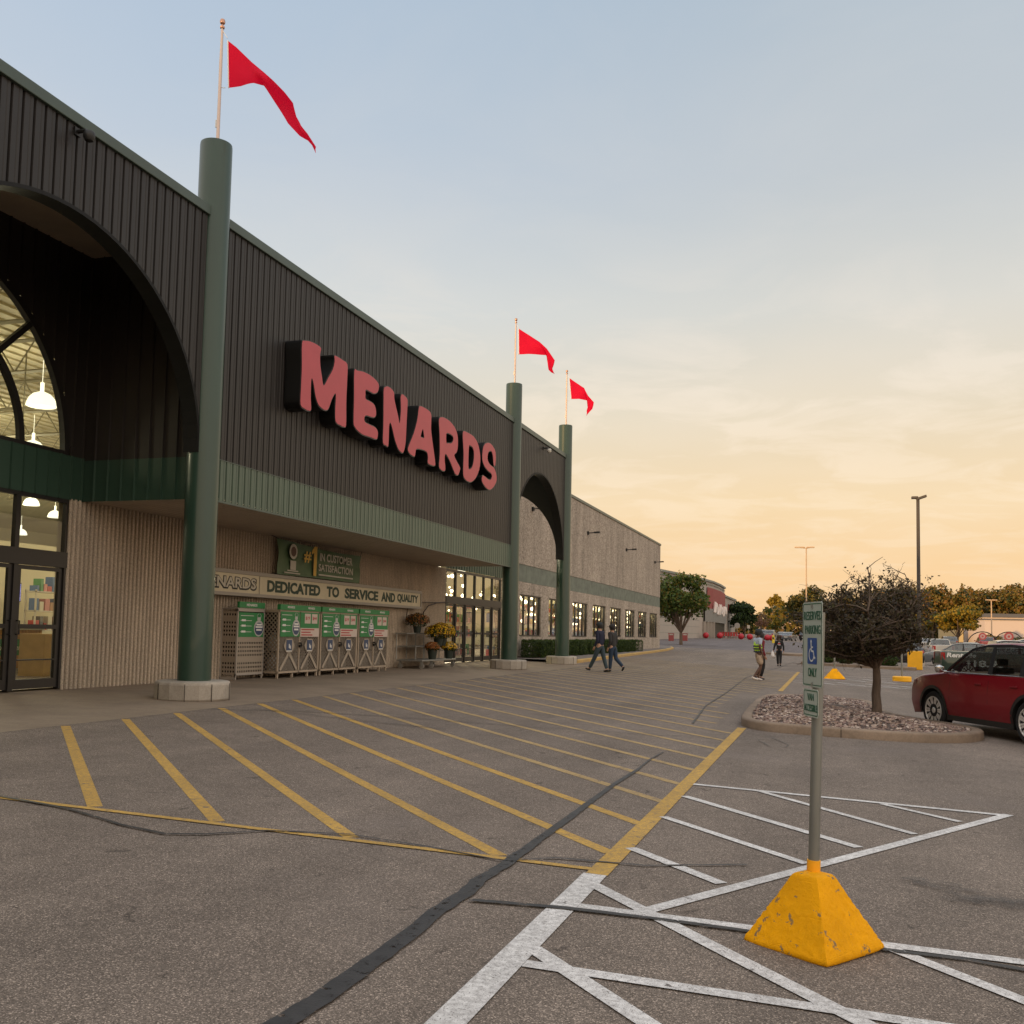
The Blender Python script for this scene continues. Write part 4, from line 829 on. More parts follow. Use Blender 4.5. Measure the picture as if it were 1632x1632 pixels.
def poster(t, y0, y1, z0, z1, X, kind):
    b = MB(); b.box(X, X+.006, y0, y1, z0, z1); p = b.build('poster', green_poster, t); W_ = y1-y0; H_ = z1-z0
    if kind == 'tank':
        b = MB(); c = y0+W_*.80; w_ = W_*.20
        pts = [(c+w_*math.cos(a_), z0+H_*.36+H_*.34*math.sin(a_)) for a_ in np.linspace(0, 2*math.pi, 24, endpoint=False)]
        b.add([(X+.009, *q) for q in pts], [list(range(24))]); b.box(X+.006, X+.010, c-w_*.35, c+w_*.35, z0+H_*.70, z0+H_*.82); b.tube([(X+.01, c-w_*.3, z0+H_*.8), (X+.01, c-w_*.4, z0+H_*.9), (X+.01, c-w_*.1, z0+H_*.97)], .008, 5); b.tube([(X+.01, c+w_*.3, z0+H_*.8), (X+.01, c+w_*.4, z0+H_*.9), (X+.01, c+w_*.1, z0+H_*.97)], .008, 5)
        k = b.build('tank_print', tank_m, p)
        b = MB(); pts = [(c+w_*.86*math.cos(a_), z0+H_*.34+H_*.26*math.sin(a_)) for a_ in np.linspace(0, 2*math.pi, 24, endpoint=False)]; b.add([(X+.012, *q) for q in pts], [list(range(24))]); b.build('tank_label', blue_m, p)
        b = MB(); 
        for q, zz_ in enumerate((.48, .38, .26)): b.box(X+.013, X+.016, c-w_*(.55 if q != 1 else .7), c+w_*(.55 if q != 1 else .7), z0+H_*zz_, z0+H_*(zz_+.07))
        for q, zz_ in enumerate((.86, .66, .44, .20)): b.box(X+.006, X+.009, y0+W_*.06, y0+W_*(.58 if q == 0 else .5), z0+H_*zz_, z0+H_*(zz_+.018))
        for q, zz_ in enumerate((.66, .44, .20)): b.box(X+.006, X+.0095, y0+W_*.10, y0+W_*.26, z0+H_*(zz_-.02), z0+H_*(zz_+.06))
        b.build('white_print', white_p, p)
    else:
        b = MB(); b.box(X+.006, X+.010, y0+W_*.22, y0+W_*.53, z0+H_*.55, z0+H_*.95); b.box(X+.006, X+.010, y0+W_*.60, y0+W_*.90, z0+H_*.55, z0+H_*.95); b.box(X+.006, X+.010, y0, y1, z0, z0+H_*.36); b.build('price_label', palep, p)
        b = MB()
        for q in range(3): b.box(X+.010, X+.012, y0+W_*.05, y0+W_*(.75, .55, .65)[q], z0+H_*(.27-.11*q), z0+H_*(.32-.11*q))
        b.build('red_print', redp, p)
        text('$19', (X+.011, y0+W_*.26, z0+H_*.68), (0, 1, 0), (0, 0, 1), H_*.16, W_*.22, redp, 'price_print', p, .02, .001); text('$44', (X+.011, y0+W_*.64, z0+H_*.68), (0, 1, 0), (0, 0, 1), H_*.16, W_*.22, redp, 'price_print', p, .02, .001)
def cage(y0, y1, label):
    z = gz(-13, (y0+y1)/2)+.004; X0, X = -13.55, -12.85
    t = thing('cylinder_cage', label, 'gas cage', (X, (y0+y1)/2, z), 0, 'gas cylinder cages along the block wall')
    o_ = lambda mb: mb
    L_ = lambda b, n_, m_, **k: b.build(n_, m_, t, **k)
    yc = (y0+y1)/2; h = (y1-y0)/2; dpt = X0-X; H_ = 1.66
    b = MB(); r_ = .03
    for yy in (-h, 0-.02, h-.05): b.box(-.04, .0, yy, yy+.05, .12, H_)
    b.box(-.04, 0, -h, h, .12, .17); b.box(-.04, 0, -h, h, H_-.04, H_); b.box(dpt, 0, -h, -h+.04, .12, .17); b.box(dpt, 0, -h, -h+.04, H_-.04, H_); b.box(dpt, dpt+.04, -h, -h+.05, .0, H_)
    for yy in (-h+.02, -.3, h*.45, h-.08): b.box(-.06, -.01, yy, yy+.05, 0, .12)
    b.box(dpt, 0, -h, h, H_, H_+.02)
    L_(b, 'cage_frame', cage_m, bevel=.004)
    b = MB(); b.box(-.018, -.014, -h+.05, h-.05, .17, H_-.04); L_(b, 'mesh_door', perf)
    b = MB(); b.box(dpt, -.04, -h+.012, -h+.016, .17, H_-.04); ps = MB(); L_(b, 'mesh_side', bpy.data.materials['perforated side'])
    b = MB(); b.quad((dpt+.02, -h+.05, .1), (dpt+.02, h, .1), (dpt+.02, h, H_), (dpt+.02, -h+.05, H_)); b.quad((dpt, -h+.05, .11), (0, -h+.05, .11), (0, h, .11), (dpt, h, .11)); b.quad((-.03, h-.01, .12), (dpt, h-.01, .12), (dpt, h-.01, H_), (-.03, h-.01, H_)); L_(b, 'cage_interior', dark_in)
    b = MB()
    for sh_ in (.14, .66):
        k = 0
        yy = -h+.25
        while yy < h-.2: b.lathe([(.12, .0), (.15, .06), (.15, .28), (.11, .36), (.05, .38), (.07, .46)], 12, (-.28, yy, sh_)); yy += .36
    L_(b, 'gas_tank', tank_m, smooth=True)
    b = MB()                                          # diagonal braces and hex plates
    for s_ in (-h/2-.0, h/2):
        hexp(b, .008, s_, .80, .27, .17)
        for a_, c_ in (((s_, .62), (s_-.40, .20)), ((s_, .62), (s_+.40, .20))):
            d = Vector((0, c_[0]-a_[0], c_[1]-a_[1])); m_ = Vector((.004, (a_[0]+c_[0])/2, (a_[1]+c_[1])/2)); b.obox(m_, d.normalized(), (1, 0, 0), d.normalized().cross(Vector((1, 0, 0))), d.length/2, .004, .042)
    L_(b, 'brace_plate', plate_m)
    b = MB(); w_ = MB()
    for s_ in (-h/2, h/2):
        b.box(.010, .014, s_-.14, s_+.12, .68, .94); w_.box(.014, .017, s_-.03, s_+.01, .74, .84); w_.box(.014, .017, s_+.02, s_+.06, .72, .80); w_.box(.010, .015, s_-.14, s_+.12, .655, .675)
    pl = L_(b, 'blue_label', blue_m); w_.build('white_print', white_p, pl)
    b = MB(); b.tube([(.0, -.02, .86), (.06, -.02, .86), (.06, .03, .80), (.02, .03, .80)], .02, 6); b.box(.0, .05, -.03, .05, .75, .82); L_(b, 'padlock', black_p)
    b = MB(); b.box(-.06, .03, -h, h, H_+.02, H_+.155); hd = L_(b, 'green_header', green_poster)
    for s_ in (-h/2, h/2): text('MENARDS', (.033, s_-.17, H_+.065), (0, 1, 0), (0, 0, 1), .055, .34, white_p, 'lettering', hd, .02, .001)
    poster(t, -h+.06, -.03, 1.02, H_-.02, .006, 'tank'); poster(t, .0, h-.06, 1.02, H_-.02, .006, 'price')
    return t
ps2 = MT('perforated side', (.26, .21, .16), .5, metal=.2); pn = ps2.n('ShaderNodeTexVoronoi'); pn.inputs['Randomness'].default_value = 0; pn.inputs['Scale'].default_value = 1
mp = ps2.n('ShaderNodeMapping'); mp.inputs['Rotation'].default_value = (0, R_(45), 0); mp.inputs['Scale'].default_value = (13, 0.001, 13); ps2.l(ps2.co(), mp.inputs[0]); ps2.l(mp.outputs[0], pn.inputs['Vector'])
ps2.alpha(ps2.ramp(pn.outputs['Distance'], [(.33, 0.), (.36, 1.)]))
cage(21.42, 23.45, 'first wide gas cylinder cage after the narrow open one'); cage(23.53, 25.66, 'middle of the three wide gas cylinder cages'); cage(25.74, 27.72, 'wide gas cylinder cage nearest the flower cart')
# narrow older cage on the left
z = gz(-13.2, 20)+.004
t = thing('cylinder_cage', 'narrow gas cylinder cage with round holes next to the big column', 'gas cage', (-13.2, 20.7, z), 0, 'gas cylinder cages along the block wall')
def holes(mat, ax):
    s = MT(mat, (.33, .275, .215), .5, metal=.15); n_ = s.n('ShaderNodeTexVoronoi'); n_.inputs['Randomness'].default_value = 0; n_.inputs['Scale'].default_value = 1
    mp = s.n('ShaderNodeMapping'); mp.inputs['Scale'].default_value = (0.001, 13.5, 10.5) if ax == 'y' else (14, 0.001, 10.5); s.l(s.co(), mp.inputs[0]); s.l(mp.outputs[0], n_.inputs['Vector'])
    sp = s.n('ShaderNodeSeparateXYZ'); s.l(s.tc.outputs['Object'] if s.tc else s.co(), sp.inputs[0])
    w1 = s.n('ShaderNodeMath', operation='PINGPONG'); s.l(sp.outputs[2], w1.inputs[0]); w1.inputs[1].default_value = .24
    gap = s.n('ShaderNodeMath', operation='LESS_THAN'); s.l(w1.outputs[0], gap.inputs[0]); gap.inputs[1].default_value = .05
    h_ = s.ramp(n_.outputs['Distance'], [(.27, 0.), (.30, 1.)]); mx = s.n('ShaderNodeMath', operation='MAXIMUM'); s.l(h_, mx.inputs[0]); s.l(gap.outputs[0], mx.inputs[1]); s.alpha(mx.outputs[0]); return s.m
hy, hx = holes('front with round holes', 'y'), holes('side with round holes', 'x')
b = MB(); b.box(-.004, 0, -.50, .60, .15, 1.55); b.build('cage_door', hy, t)
b = MB(); b.box(-.42, -.02, -.52, -.516, .05, 1.66); b.build('cage_side', hx, t)
b = MB()
for yy in (-.54, .60): b.box(-.03, .01, yy, yy+.03, .05, 1.66)
b.box(-.03, .01, -.54, .63, 1.60, 1.66); b.box(-.03, .01, -.54, .63, .10, .15); b.box(-.44, -.41, -.54, -.51, 0, 1.66); b.box(-.44, 0, -.54, .63, 1.66, 1.68); b.box(-.03, .0, -.54, -.50, 0, .1); b.box(-.03, .0, .58, .62, 0, .1); b.box(-.44, -.02, -.54, -.51, .0, .06); b.build('cage_frame', cage_l, t, bevel=.004)
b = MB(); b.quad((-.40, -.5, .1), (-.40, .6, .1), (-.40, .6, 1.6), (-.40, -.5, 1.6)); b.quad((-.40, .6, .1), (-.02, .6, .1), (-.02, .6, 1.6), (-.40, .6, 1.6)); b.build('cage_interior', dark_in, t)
b = MB(); b.box(-.04, .02, -.50, .60, 1.69, 1.83); hd = b.build('green_header', green_poster, t); text('MENARDS', (.022, -.2, 1.73), (0, 1, 0), (0, 0, 1), .06, .45, white_p, 'lettering', hd, .02, .001)
poster(t, -.48, .58, 1.0, 1.58, .003, 'tank')

# ================================================================ flower cart and potted chrysanthemums
def leafball(name, cen, rad, n_, size, mats, probs, seed, parent=None, squash=1, flat=0.0):
    """foliage: many small quads scattered near the skin of an uneven ball"""
    rs = np.random.RandomState(seed); d = rs.normal(size=(n_, 3)); d /= np.linalg.norm(d, axis=1)[:, None]
    lump = 1+.12*np.sin(d[:, 0]*5+seed)+.10*np.sin(d[:, 1]*7+2*seed)+.08*np.sin(d[:, 2]*9)
    r = (rs.uniform(.25, 1, n_)**.35)*lump
    P = np.array(cen)+d*np.array(rad)*r[:, None]
    return quads(name, P, d, size, mats, probs, rs, parent)
def quads(name, P, nrm, size, mats, probs, rs, parent=None, aspect=1.0, droop=.7):
    n_ = len(P); a = rs.normal(size=(n_, 3)); nn_ = nrm+droop*rs.normal(size=(n_, 3)); nn_ /= np.linalg.norm(nn_, axis=1)[:, None]
    u_ = np.cross(nn_, a); u_ /= np.linalg.norm(u_, axis=1)[:, None]; v_ = np.cross(nn_, u_); s = (size*rs.uniform(.6, 1.4, n_))[:, None]
    V = np.stack([P-u_*s, P-v_*s*.55*aspect, P+u_*s, P+v_*s*.55*aspect], 1).reshape(-1, 3)
    me = bpy.data.meshes.new(name); me.vertices.add(4*n_); me.vertices.foreach_set('co', V.ravel()); me.loops.add(4*n_); me.loops.foreach_set('vertex_index', np.arange(4*n_)); me.polygons.add(n_)
    me.polygons.foreach_set('loop_start', np.arange(n_)*4); me.polygons.foreach_set('loop_total', np.full(n_, 4))
    for q in mats: me.materials.append(q)
    me.polygons.foreach_set('material_index', rs.choice(len(mats), n_, p=probs).astype(np.int32)); me.update(); me.validate()
    o = bpy.data.objects.new(name, me); C.objects.link(o)
    if parent: o.parent = parent
    return o
def leafmat(name, c, tr=.35, rough=.6):
    s = MT(name, c, rough, spec=.3); t = s.n('ShaderNodeBsdfTranslucent'); t.inputs[0].default_value = (c[0]*1.3, c[1]*1.2, c[2]*.6, 1); mx = s.n('ShaderNodeMixShader'); mx.inputs[0].default_value = tr
    s.l(s.b.outputs[0], mx.inputs[1]); s.l(t.outputs[0], mx.inputs[2]); s.l(mx.outputs[0], s.out.inputs[0]); return s.m
lf_mid, lf_dk, lf_lt = leafmat('leaf green', (.05, .085, .022)), leafmat('leaf dark green', (.022, .040, .014)), leafmat('leaf light green', (.10, .14, .03))
petal_y, petal_o, petal_r, petal_w = leafmat('yellow petals', (.80, .50, .015), .2), leafmat('orange petals', (.42, .17, .03), .2), leafmat('rust petals', (.20, .06, .03), .2), leafmat('cream petals', (.75, .62, .40), .2)
zc = gz(-12.9, 31)+.004
ca = thing('flower_cart', 'grey wheeled display cart with three shelves beside the block wall', 'cart', (-12.95, 30.9, zc))
b = MB(); b.box(-.45, .45, -1.25, 1.75, .24, .29); b.build('deck', steel, ca, bevel=.01)
b = MB(); b.box(-.55, -.15, -1.2, .4, 1.12, 1.15); b.build('upper_shelf', steel, ca); b = MB(); b.box(-.55, .1, -1.0, 1.2, .70, .73); b.build('middle_shelf', steel, ca)
b = MB()
for x_, y_ in ((-.5, -1.2), (-.5, -.4), (-.2, .35), (-.5, .35)): b.tube([(x_, y_, .29), (x_, y_, 1.13)], .016, 6)
for x_, y_ in ((.05, -.9), (.05, .4), (-.5, 1.15), (.05, 1.15)): b.tube([(x_, y_, .29), (x_, y_, .70)], .016, 6)
b.build('shelf_post', steel, ca)
for x_, y_ in ((-.38, -1.15), (.38, -.35), (.38, 1.6), (-.38, 1.6), (.38, -1.15)):
    w_ = MB(); w_.tube([(x_, y_-.02, .085), (x_, y_+.025, .085)], .085, 14); cw = w_.build('caster', MT('caster', (.25, .23, .2), .4).m if 'caster' not in bpy.data.materials else bpy.data.materials['caster'], ca); w_ = MB(); w_.box(x_-.03, x_+.03, y_-.04, y_-.025, .08, .24); w_.box(x_-.03, x_+.03, y_+.03, y_+.045, .08, .24); w_.build('caster_fork', steel, cw)
pot_m = MT('dark green pot', (.02, .03, .022), .5).m
def pot(x, y, z_, R, H_, fr, mats, probs, label, seed, cat='flowers', tilt=0):
    t = thing('potted_flowers', label, cat, (x, y, z_), 0, 'potted chrysanthemums on the cart')
    b = MB(); b.lathe([(R*.75, 0), (R, H_*.9), (R*1.06, H_*.92), (R*1.06, H_), (R*.95, H_), (R*.9, H_*.9)], 20); b.build('pot', pot_m, t, smooth=True, sharp=40)
    leafball('leaves', (0, 0, H_+fr*.45), (fr, fr, fr*.62), 1400, .022, [lf_mid, lf_dk], [.4, .6], seed, t)
    rs = np.random.RandomState(seed+50); n_ = 1300; d = rs.normal(size=(n_, 3)); d[:, 2] = np.abs(d[:, 2])*1.0-.25; d /= np.linalg.norm(d, axis=1)[:, None]
    P = np.array([0, 0, H_+fr*.45])+d*np.array([fr, fr, fr*.66])*(1.03+.08*np.sin(d[:, :1]*9+seed)); quads('blooms', P, d, .021, mats, probs, rs, t, 1.7, .25)
pot(-13.10, 30.55, zc+1.155, .14, .22, .38, [petal_r, petal_o, lf_dk], [.30, .25, .45], 'rust coloured potted chrysanthemum on the upper cart shelf', 1)
pot(-12.62, 31.25, zc+.735, .16, .24, .44, [petal_y, petal_o, lf_dk], [.42, .2, .38], 'yellow and orange potted chrysanthemum on the middle cart shelf, left', 2)
pot(-12.75, 31.95, zc+.735, .16, .26, .46, [petal_y, petal_o, lf_dk], [.78, .1, .12], 'bright yellow potted chrysanthemum on the middle cart shelf, right', 3)
pot(-12.62, 30.75, zc+.29, .16, .30, .24, [petal_r, petal_o, petal_w], [.5, .45, .05], 'small bronze potted chrysanthemum at the front left of the cart deck', 4)
pot(-12.60, 32.2, zc+.29, .16, .28, .27, [petal_y, petal_w, lf_dk], [.62, .2, .18], 'small yellow and cream potted chrysanthemum at the right end of the cart deck', 5)

# ================================================================ clipped hedge shrubs
hy0 = 43.6; HN = 21
hp = None
for k in range(HN):
    yy = hy0+k*1.22; lab = 'clipped boxy green shrub by the side wall, number %d along the hedge from the arch' % (k+1)
    if k in (19,): continue
    t = thing('hedge_shrub', lab, 'shrub', (-12.95, yy, .42), rnd.uniform(0, 6.28), 'clipped shrubs along the side wall')
    if k % 5 == 0:
        rs = np.random.RandomState(k+9); n_ = 3000; P = rs.uniform(-1, 1, (n_, 3)); q = rs.randint(0, 3, n_); s_ = np.sign(P[np.arange(n_), q]); P[np.arange(n_), q] = s_*rs.uniform(.72, 1.0, n_); nr = P/np.linalg.norm(P, axis=1)[:, None]
        P = P/np.maximum(1, (np.abs(P)**6).sum(1)**(1/6))[:, None]*np.array([.50, .50, .42])*(1+.06*np.sin(P[:, :1]*7)+.05*np.sin(P[:, 1:2]*9)); P[:, 2] += .44
        a_ = quads('leaves', P, nr, .038, [lf_mid, lf_dk, lf_lt], [.45, .4, .15], rs, t); b = MB(); b.tube([(0, 0, 0), (0, 0, .5)], .03, 6); b.tube([(0, 0, .1), (.2, .1, .6)], .015, 5); b.tube([(0, 0, .1), (-.2, -.1, .6)], .015, 5); s__ = b.build('stem', MT('bark brown', (.06, .04, .03), .9).m if k == 0 else bpy.data.materials['bark brown'], t); hp = (a_, s__)
    else:
        for o in hp: c = o.copy(); C.objects.link(c); c.parent = t

# ================================================================ flagpoles
FLG = [
 ([(-10.73, 12.56), (-10.56, 12.42), (-10.21, 12.07), (-9.93, 11.82), (-9.66, 11.56), (-9.46, 11.35), (-9.28, 11.12), (-9.22, 10.87), (-9.11, 10.68), (-8.95, 10.49), (-8.78, 10.23)],
  [(-10.67, 11.63), (-10.39, 11.61), (-10.12, 11.62), (-9.95, 11.59), (-9.78, 11.35), (-9.57, 11.04), (-9.37, 10.75), (-9.12, 10.48), (-8.97, 10.39), (-8.89, 10.3), (-8.81, 10.14)], 15.32),
 ([(-10.76, 12.61), (-10.36, 12.34), (-9.96, 12.06), (-9.67, 11.78), (-9.38, 11.35), (-9.46, 11.04), (-9.39, 10.87)],
  [(-10.73, 11.65), (-10.35, 11.63), (-9.7, 11.57), (-9.67, 11.35), (-9.59, 11.0), (-9.51, 10.92), (-9.37, 10.85)], 33.65),
 ([(-10.75, 12.64), (-10.39, 12.38), (-10.08, 12.16), (-9.9, 11.81), (-9.65, 11.52), (-9.71, 11.22), (-9.96, 10.96)],
  [(-10.65, 11.71), (-10.3, 11.69), (-9.97, 11.63), (-9.93, 11.32), (-9.95, 11.15), (-9.96, 11.04), (-9.97, 10.94)], 40.97)]
for k, (top, bot, yc) in enumerate(FLG):
    xp = -10.86
    t = thing('flagpole', 'metal pole with a red pennant on top of the '+('nearest', 'second', 'farthest')[k]+' green column', 'flagpole', (xp, yc, 10.56), 0, 'flagpoles on the green columns')
    b = MB(); b.tube([(0, 0, 0), (0, 0, 1.5), (0, 0, 2.28)], [.032, .029, .022], 12); b.build('pole', alu, t, smooth=True)
    b = MB(); b.lathe([(.04, 2.26), (.045, 2.29), (.02, 2.30), (.018, 2.33), (.045, 2.355), (.052, 2.39), (.04, 2.43), (.0, 2.445)], 16); b.build('finial', MT('copper ball', (.5, .28, .2), .3, metal=.8).m if k == 0 else bpy.data.materials['copper ball'], t, smooth=True)
    b = MB(); b.box(-.06, -.03, -.01, .01, .34, .48); b.tube([(0.03, 0, 1.10), (.12, 0, 1.08)], .006, 5); b.tube([(.02, 0, 2.2), (.12, 0, 2.05)], .006, 5); b.tube([(-.03, 0, .4), (-.035, 0, 1.6), (-.02, 0, 2.25)], .004, 4); b.build('halyard_cleat', white_p, t)
    b = MB(); n_ = len(top); M_ = 9; S_ = 5
    tt = []; bb_ = []
    for i in range(n_-1):
        for s_ in range(S_):
            u_ = s_/S_; tt.append(Vector(top[i]).lerp(Vector(top[i+1]), u_)); bb_.append(Vector(bot[i]).lerp(Vector(bot[i+1]), u_))
    tt.append(Vector(top[-1])); bb_.append(Vector(bot[-1])); K = len(tt)
    fold = .36 if k == 0 else .45
    for i in range(K):
        for j in range(M_):
            p = tt[i].lerp(bb_[i], j/(M_-1)); u_ = i/(K-1)
            wave = (.08*math.sin(u_*11+j*.45)+.03*math.sin(u_*27-j*.8))*min(1, u_*3)*(1-.7*u_)+(.12*(u_-fold)*(j/(M_-1)-.5)*4*(1-u_) if u_ > fold else 0)
            b.v.append((p.x-xp, wave, p.y-10.56))
    for i in range(K-1):
        for j in range(M_-1): a_ = i*M_+j; b.f.append([a_, a_+M_, a_+M_+1, a_+1]); b.mi.append(0)
    fo = b.build('pennant', red_flag, t, smooth=True, sharp=80)
    b = MB(); h0, h1 = tt[0], bb_[0]; b.tube([(h0.x-xp, 0, h0.y-10.56), (h1.x-xp, 0, h1.y-10.56)], .012, 6); b.build('hoist_hem', white_p, fo)

# ================================================================ yellow-based sign posts
conc_y = MT('chipped yellow painted concrete', (1.0, .44, .003), .6, spec=.12)
_rg = conc_y.ramp(conc_y.noise(2.2, 4, .6), [(.35, .85), (.7, 1.08)]); _p = conc_y.noise(13, 6, .7); 
_c = conc_y.mixc(1, (1.0, .44, .003), _rg, 'MULTIPLY'); _c = conc_y.mixc(conc_y.ramp(_p, [(.605, 0.), (.63, .9)]), _c, (.24, .18, .11)); conc_y.col(_c)
_z = conc_y.n('ShaderNodeSeparateXYZ'); conc_y.co(); conc_y.l(conc_y.tc.outputs['Object'], _z.inputs[0])
_e = conc_y.n('ShaderNodeMath', operation='MULTIPLY_ADD'); conc_y.l(conc_y.noise(5, 4, .7), _e.inputs[0]); _e.inputs[1].default_value = .16; conc_y.l(_z.outputs[2], _e.inputs[2])
_m = conc_y.ramp(_e.outputs[0], [(.345, 1.), (.352, .08)]); _b = conc_y.mixc(1, conc_y.noise(38, 8, .8, dist=.6), (1., 1., 1.), 'MULTIPLY')
_cr = conc_y.ramp(conc_y.vor(5, feat='DISTANCE_TO_EDGE'), [(0, 0), (.015, 1)]); _b = conc_y.mixc(.25, _b, _cr, 'MULTIPLY')
conc_y.bump(_b, .016, .8); conc_y = conc_y.m
post_m = MT('galvanised post', (.26, .26, .235), .42, metal=.55); post_m.vary(.15, 8, (1, 1, .3)); post_m = post_m.m
yel_pl = MT('yellow sleeve', (.92, .42, .01), .45).m
sign_m = MT('pale green-grey sign face', (.42, .46, .40), .35).m; sign_g = MT('sign green print', (.012, .10, .055), .4).m; sign_b = MT('sign blue', (.015, .07, .26), .4).m; sign_back = MT('aluminium sign back', (.4, .4, .38), .4, metal=.6).m
def pyramid(t, half, top, h, rot, jit=.0, seg=30):
    b = MB(); rr_ = random.Random(3); K = seg*4
    levels = [(1.0, 0), (1.02, .03), (1.0, .07), (.85, .24), (.66, .46), (.46, .70), (.30, .90), (.235, .975), (.19, 1.0), (.10, 1.005)]
    L2_ = []
    for A_, B_ in zip(levels, levels[1:]):
        m_ = max(1, int((B_[1]-A_[1])/.028)); L2_ += [(A_[0]+(B_[0]-A_[0])*q/m_, A_[1]+(B_[1]-A_[1])*q/m_) for q in range(m_)]
    levels = L2_+[levels[-1]]
    cor = [(1, 0), (0, 1), (-1, 0), (0, -1)]
    for f_, hh in levels:
        R0 = top+(half-top)*((f_-.235)/.765) if f_ > .2 else top*f_/.22
        for q in range(4):
            a_, c_ = Vector(cor[q]), Vector(cor[(q+1) % 4])
            for s_ in range(seg):
                p = a_.lerp(c_, s_/seg); k_ = .035*(max(0, 1-min(s_, seg-s_)*2/seg*3))   # rounded corners
                p = p*(1-k_); 
                q3 = Vector((p.x*R0, p.y*R0, hh*h)); am = (.012 if hh < .66+.12*noise.noise(q3*9) else .003)*(1 if hh > .01 else .4)*(half/.385); e3 = .6*noise.noise(q3*34)+1.0*noise.noise(q3*85)+.5*abs(noise.noise(q3*16)); jj = 1+am*e3/max(.08, R0)*.55+(.012 if hh < .60+.10*noise.noise(q3*9+Vector((3, 0, 0))) and hh > 0 else 0)
                b.v.append((p.x*R0*jj, p.y*R0*jj, hh*h+am*.35*e3*(hh < .95)*(hh > .01)))
    for l_ in range(len(levels)-1):
        for k_ in range(K): b.f.append([l_*K+k_, l_*K+(k_+1) % K, (l_+1)*K+(k_+1) % K, (l_+1)*K+k_]); b.mi.append(0)
    b.f.append([(len(levels)-1)*K+k_ for k_ in range(K)]); b.mi.append(0)
    o = b.build('concrete_base', conc_y, t, smooth=True, sharp=60); o.rotation_euler = (0, 0, rot); return o
sx_, sy_ = -.092, 5.60
t = thing('accessible_parking_sign', 'tall accessible parking sign on a grey post in a big yellow concrete pyramid', 'sign', (sx_, sy_, gz(sx_, sy_)), 0)
pyramid(t, .358, .112, .368, R_(-79)).location = (.0, -.062, 0)
b = MB(); b.tube([(0, 0, .33), (.034, 0, 1.735)], .029, 20); b.build('post', post_m, t, smooth=True, sharp=50)
b = MB(); b.tube([(0, 0, .35), (0.002, 0, .425)], .035, 20); b.build('yellow_sleeve', yel_pl, t, smooth=True, sharp=50)
un = Vector((.37, -.93, 0)).normalized(); vn = Vector((.004, 0.0, 1)).normalized(); vn = (vn-un*vn.dot(un)).normalized(); nn_ = un.cross(vn)
def rrect(u0, u1, v0, v1, r_, n_=5):
    P = []
    for cx_, cy_, a0 in ((u1-r_, v1-r_, 0), (u0+r_, v1-r_, 90), (u0+r_, v0+r_, 180), (u1-r_, v0+r_, 270)):
        for k in range(n_+1): a_ = R_(a0+90*k/n_); P.append((cx_+r_*math.cos(a_), cy_+r_*math.sin(a_)))
    return P
def signplate(t, O, W_, H_, nm, border=True):
    O = Vector(O); F = lambda a_, b_, c_: O+un*a_+vn*b_+nn_*c_
    b = MB(); P = rrect(-W_/2, W_/2, 0, H_, .02); n_ = len(P); b.add([F(*p, .001) for p in P]+[F(*p, -.001) for p in P], [list(range(n_)), [n_+k for k in range(n_)][::-1]]+[[k, n_+k, n_+(k+1) % n_, (k+1) % n_] for k in range(n_)]); b.mi[1] = 1
    pl = b.build(nm, [sign_m, sign_back], t)
    if border:
        b = MB(); A, B_ = rrect(-W_/2+.008, W_/2-.008, .008, H_-.008, .014), rrect(-W_/2+.013, W_/2-.013, .013, H_-.013, .011); n_ = len(A)
        b.add([F(*p, .0022) for p in A]+[F(*p, .0022) for p in B_], [[k, (k+1) % n_, n_+(k+1) % n_, n_+k] for k in range(n_)]); b.build('border_print', sign_g, pl)
    return pl, F
O1 = tuple(nn_*.036+Vector((.030, 0, 1.335))); pl, F = signplate(t, O1, .285, .455, 'sign_plate')
for s_, v_, h_, w_ in (('RESERVED', .358, .047, .235), ('PARKING', .283, .047, .205), ('ONLY', .055, .047, .115)): text(s_, F(-w_/2, v_, .003), un, vn, h_, w_*1.08, sign_g, 'lettering', pl, .004, .0008)
b = MB(); P = rrect(-.068, .068, .122, .262, .008); b.add([F(*p, .0025) for p in P], [list(range(len(P)))]); bs = b.build('blue_square', sign_b, pl)
b = MB()                                                # wheelchair symbol
def bar2(p, q, w_): 
    p, q = Vector(p), Vector(q); d = (q-p).normalized(); s_ = Vector((-d.y, d.x))*w_/2; b.quad(F(*(p-s_), .0035), F(*(q-s_), .0035), F(*(q+s_), .0035), F(*(p+s_), .0035))
def disc2(c_, r_): P = [(c_[0]+r_*math.cos(R_(a_)), c_[1]+r_*math.sin(R_(a_))) for a_ in range(0, 360, 20)]; b.add([F(*p, .0035) for p in P], [list(range(18))])
disc2((-.012, .243), .009); bar2((-.012, .235), (-.008, .188), .011); bar2((-.010, .192), (.022, .190), .010); bar2((.020, .192), (.036, .152), .010); bar2((.034, .153), (.048, .158), .009); bar2((-.010, .212), (.016, .212), .008)
for a_ in range(110, 340, 12):
    p = (-.006+.034*math.cos(R_(a_)), .172+.034*math.sin(R_(a_))); q = (-.006+.034*math.cos(R_(a_+12)), .172+.034*math.sin(R_(a_+12))); bar2(p, q, .008)
b.build('wheelchair_symbol', white_p, bs)
pl, F = signplate(t, tuple(nn_*.036+Vector((.022, 0, 1.175))), .215, .150, 'lower_sign_plate')
text('VAN', F(-.045, .088, .003), un, vn, .038, .09, sign_g, 'lettering', pl, 0, .0008); text('ACCESSIBLE', F(-.09, .030, .003), un, vn, .038, .185, sign_g, 'lettering', pl, 0, .0008)
b = MB()
for z_ in (1.765, 1.35, 1.315, 1.185): b.obox(nn_*.038+Vector((.030, 0, z_)), un, vn, nn_, .008, .008, .004)
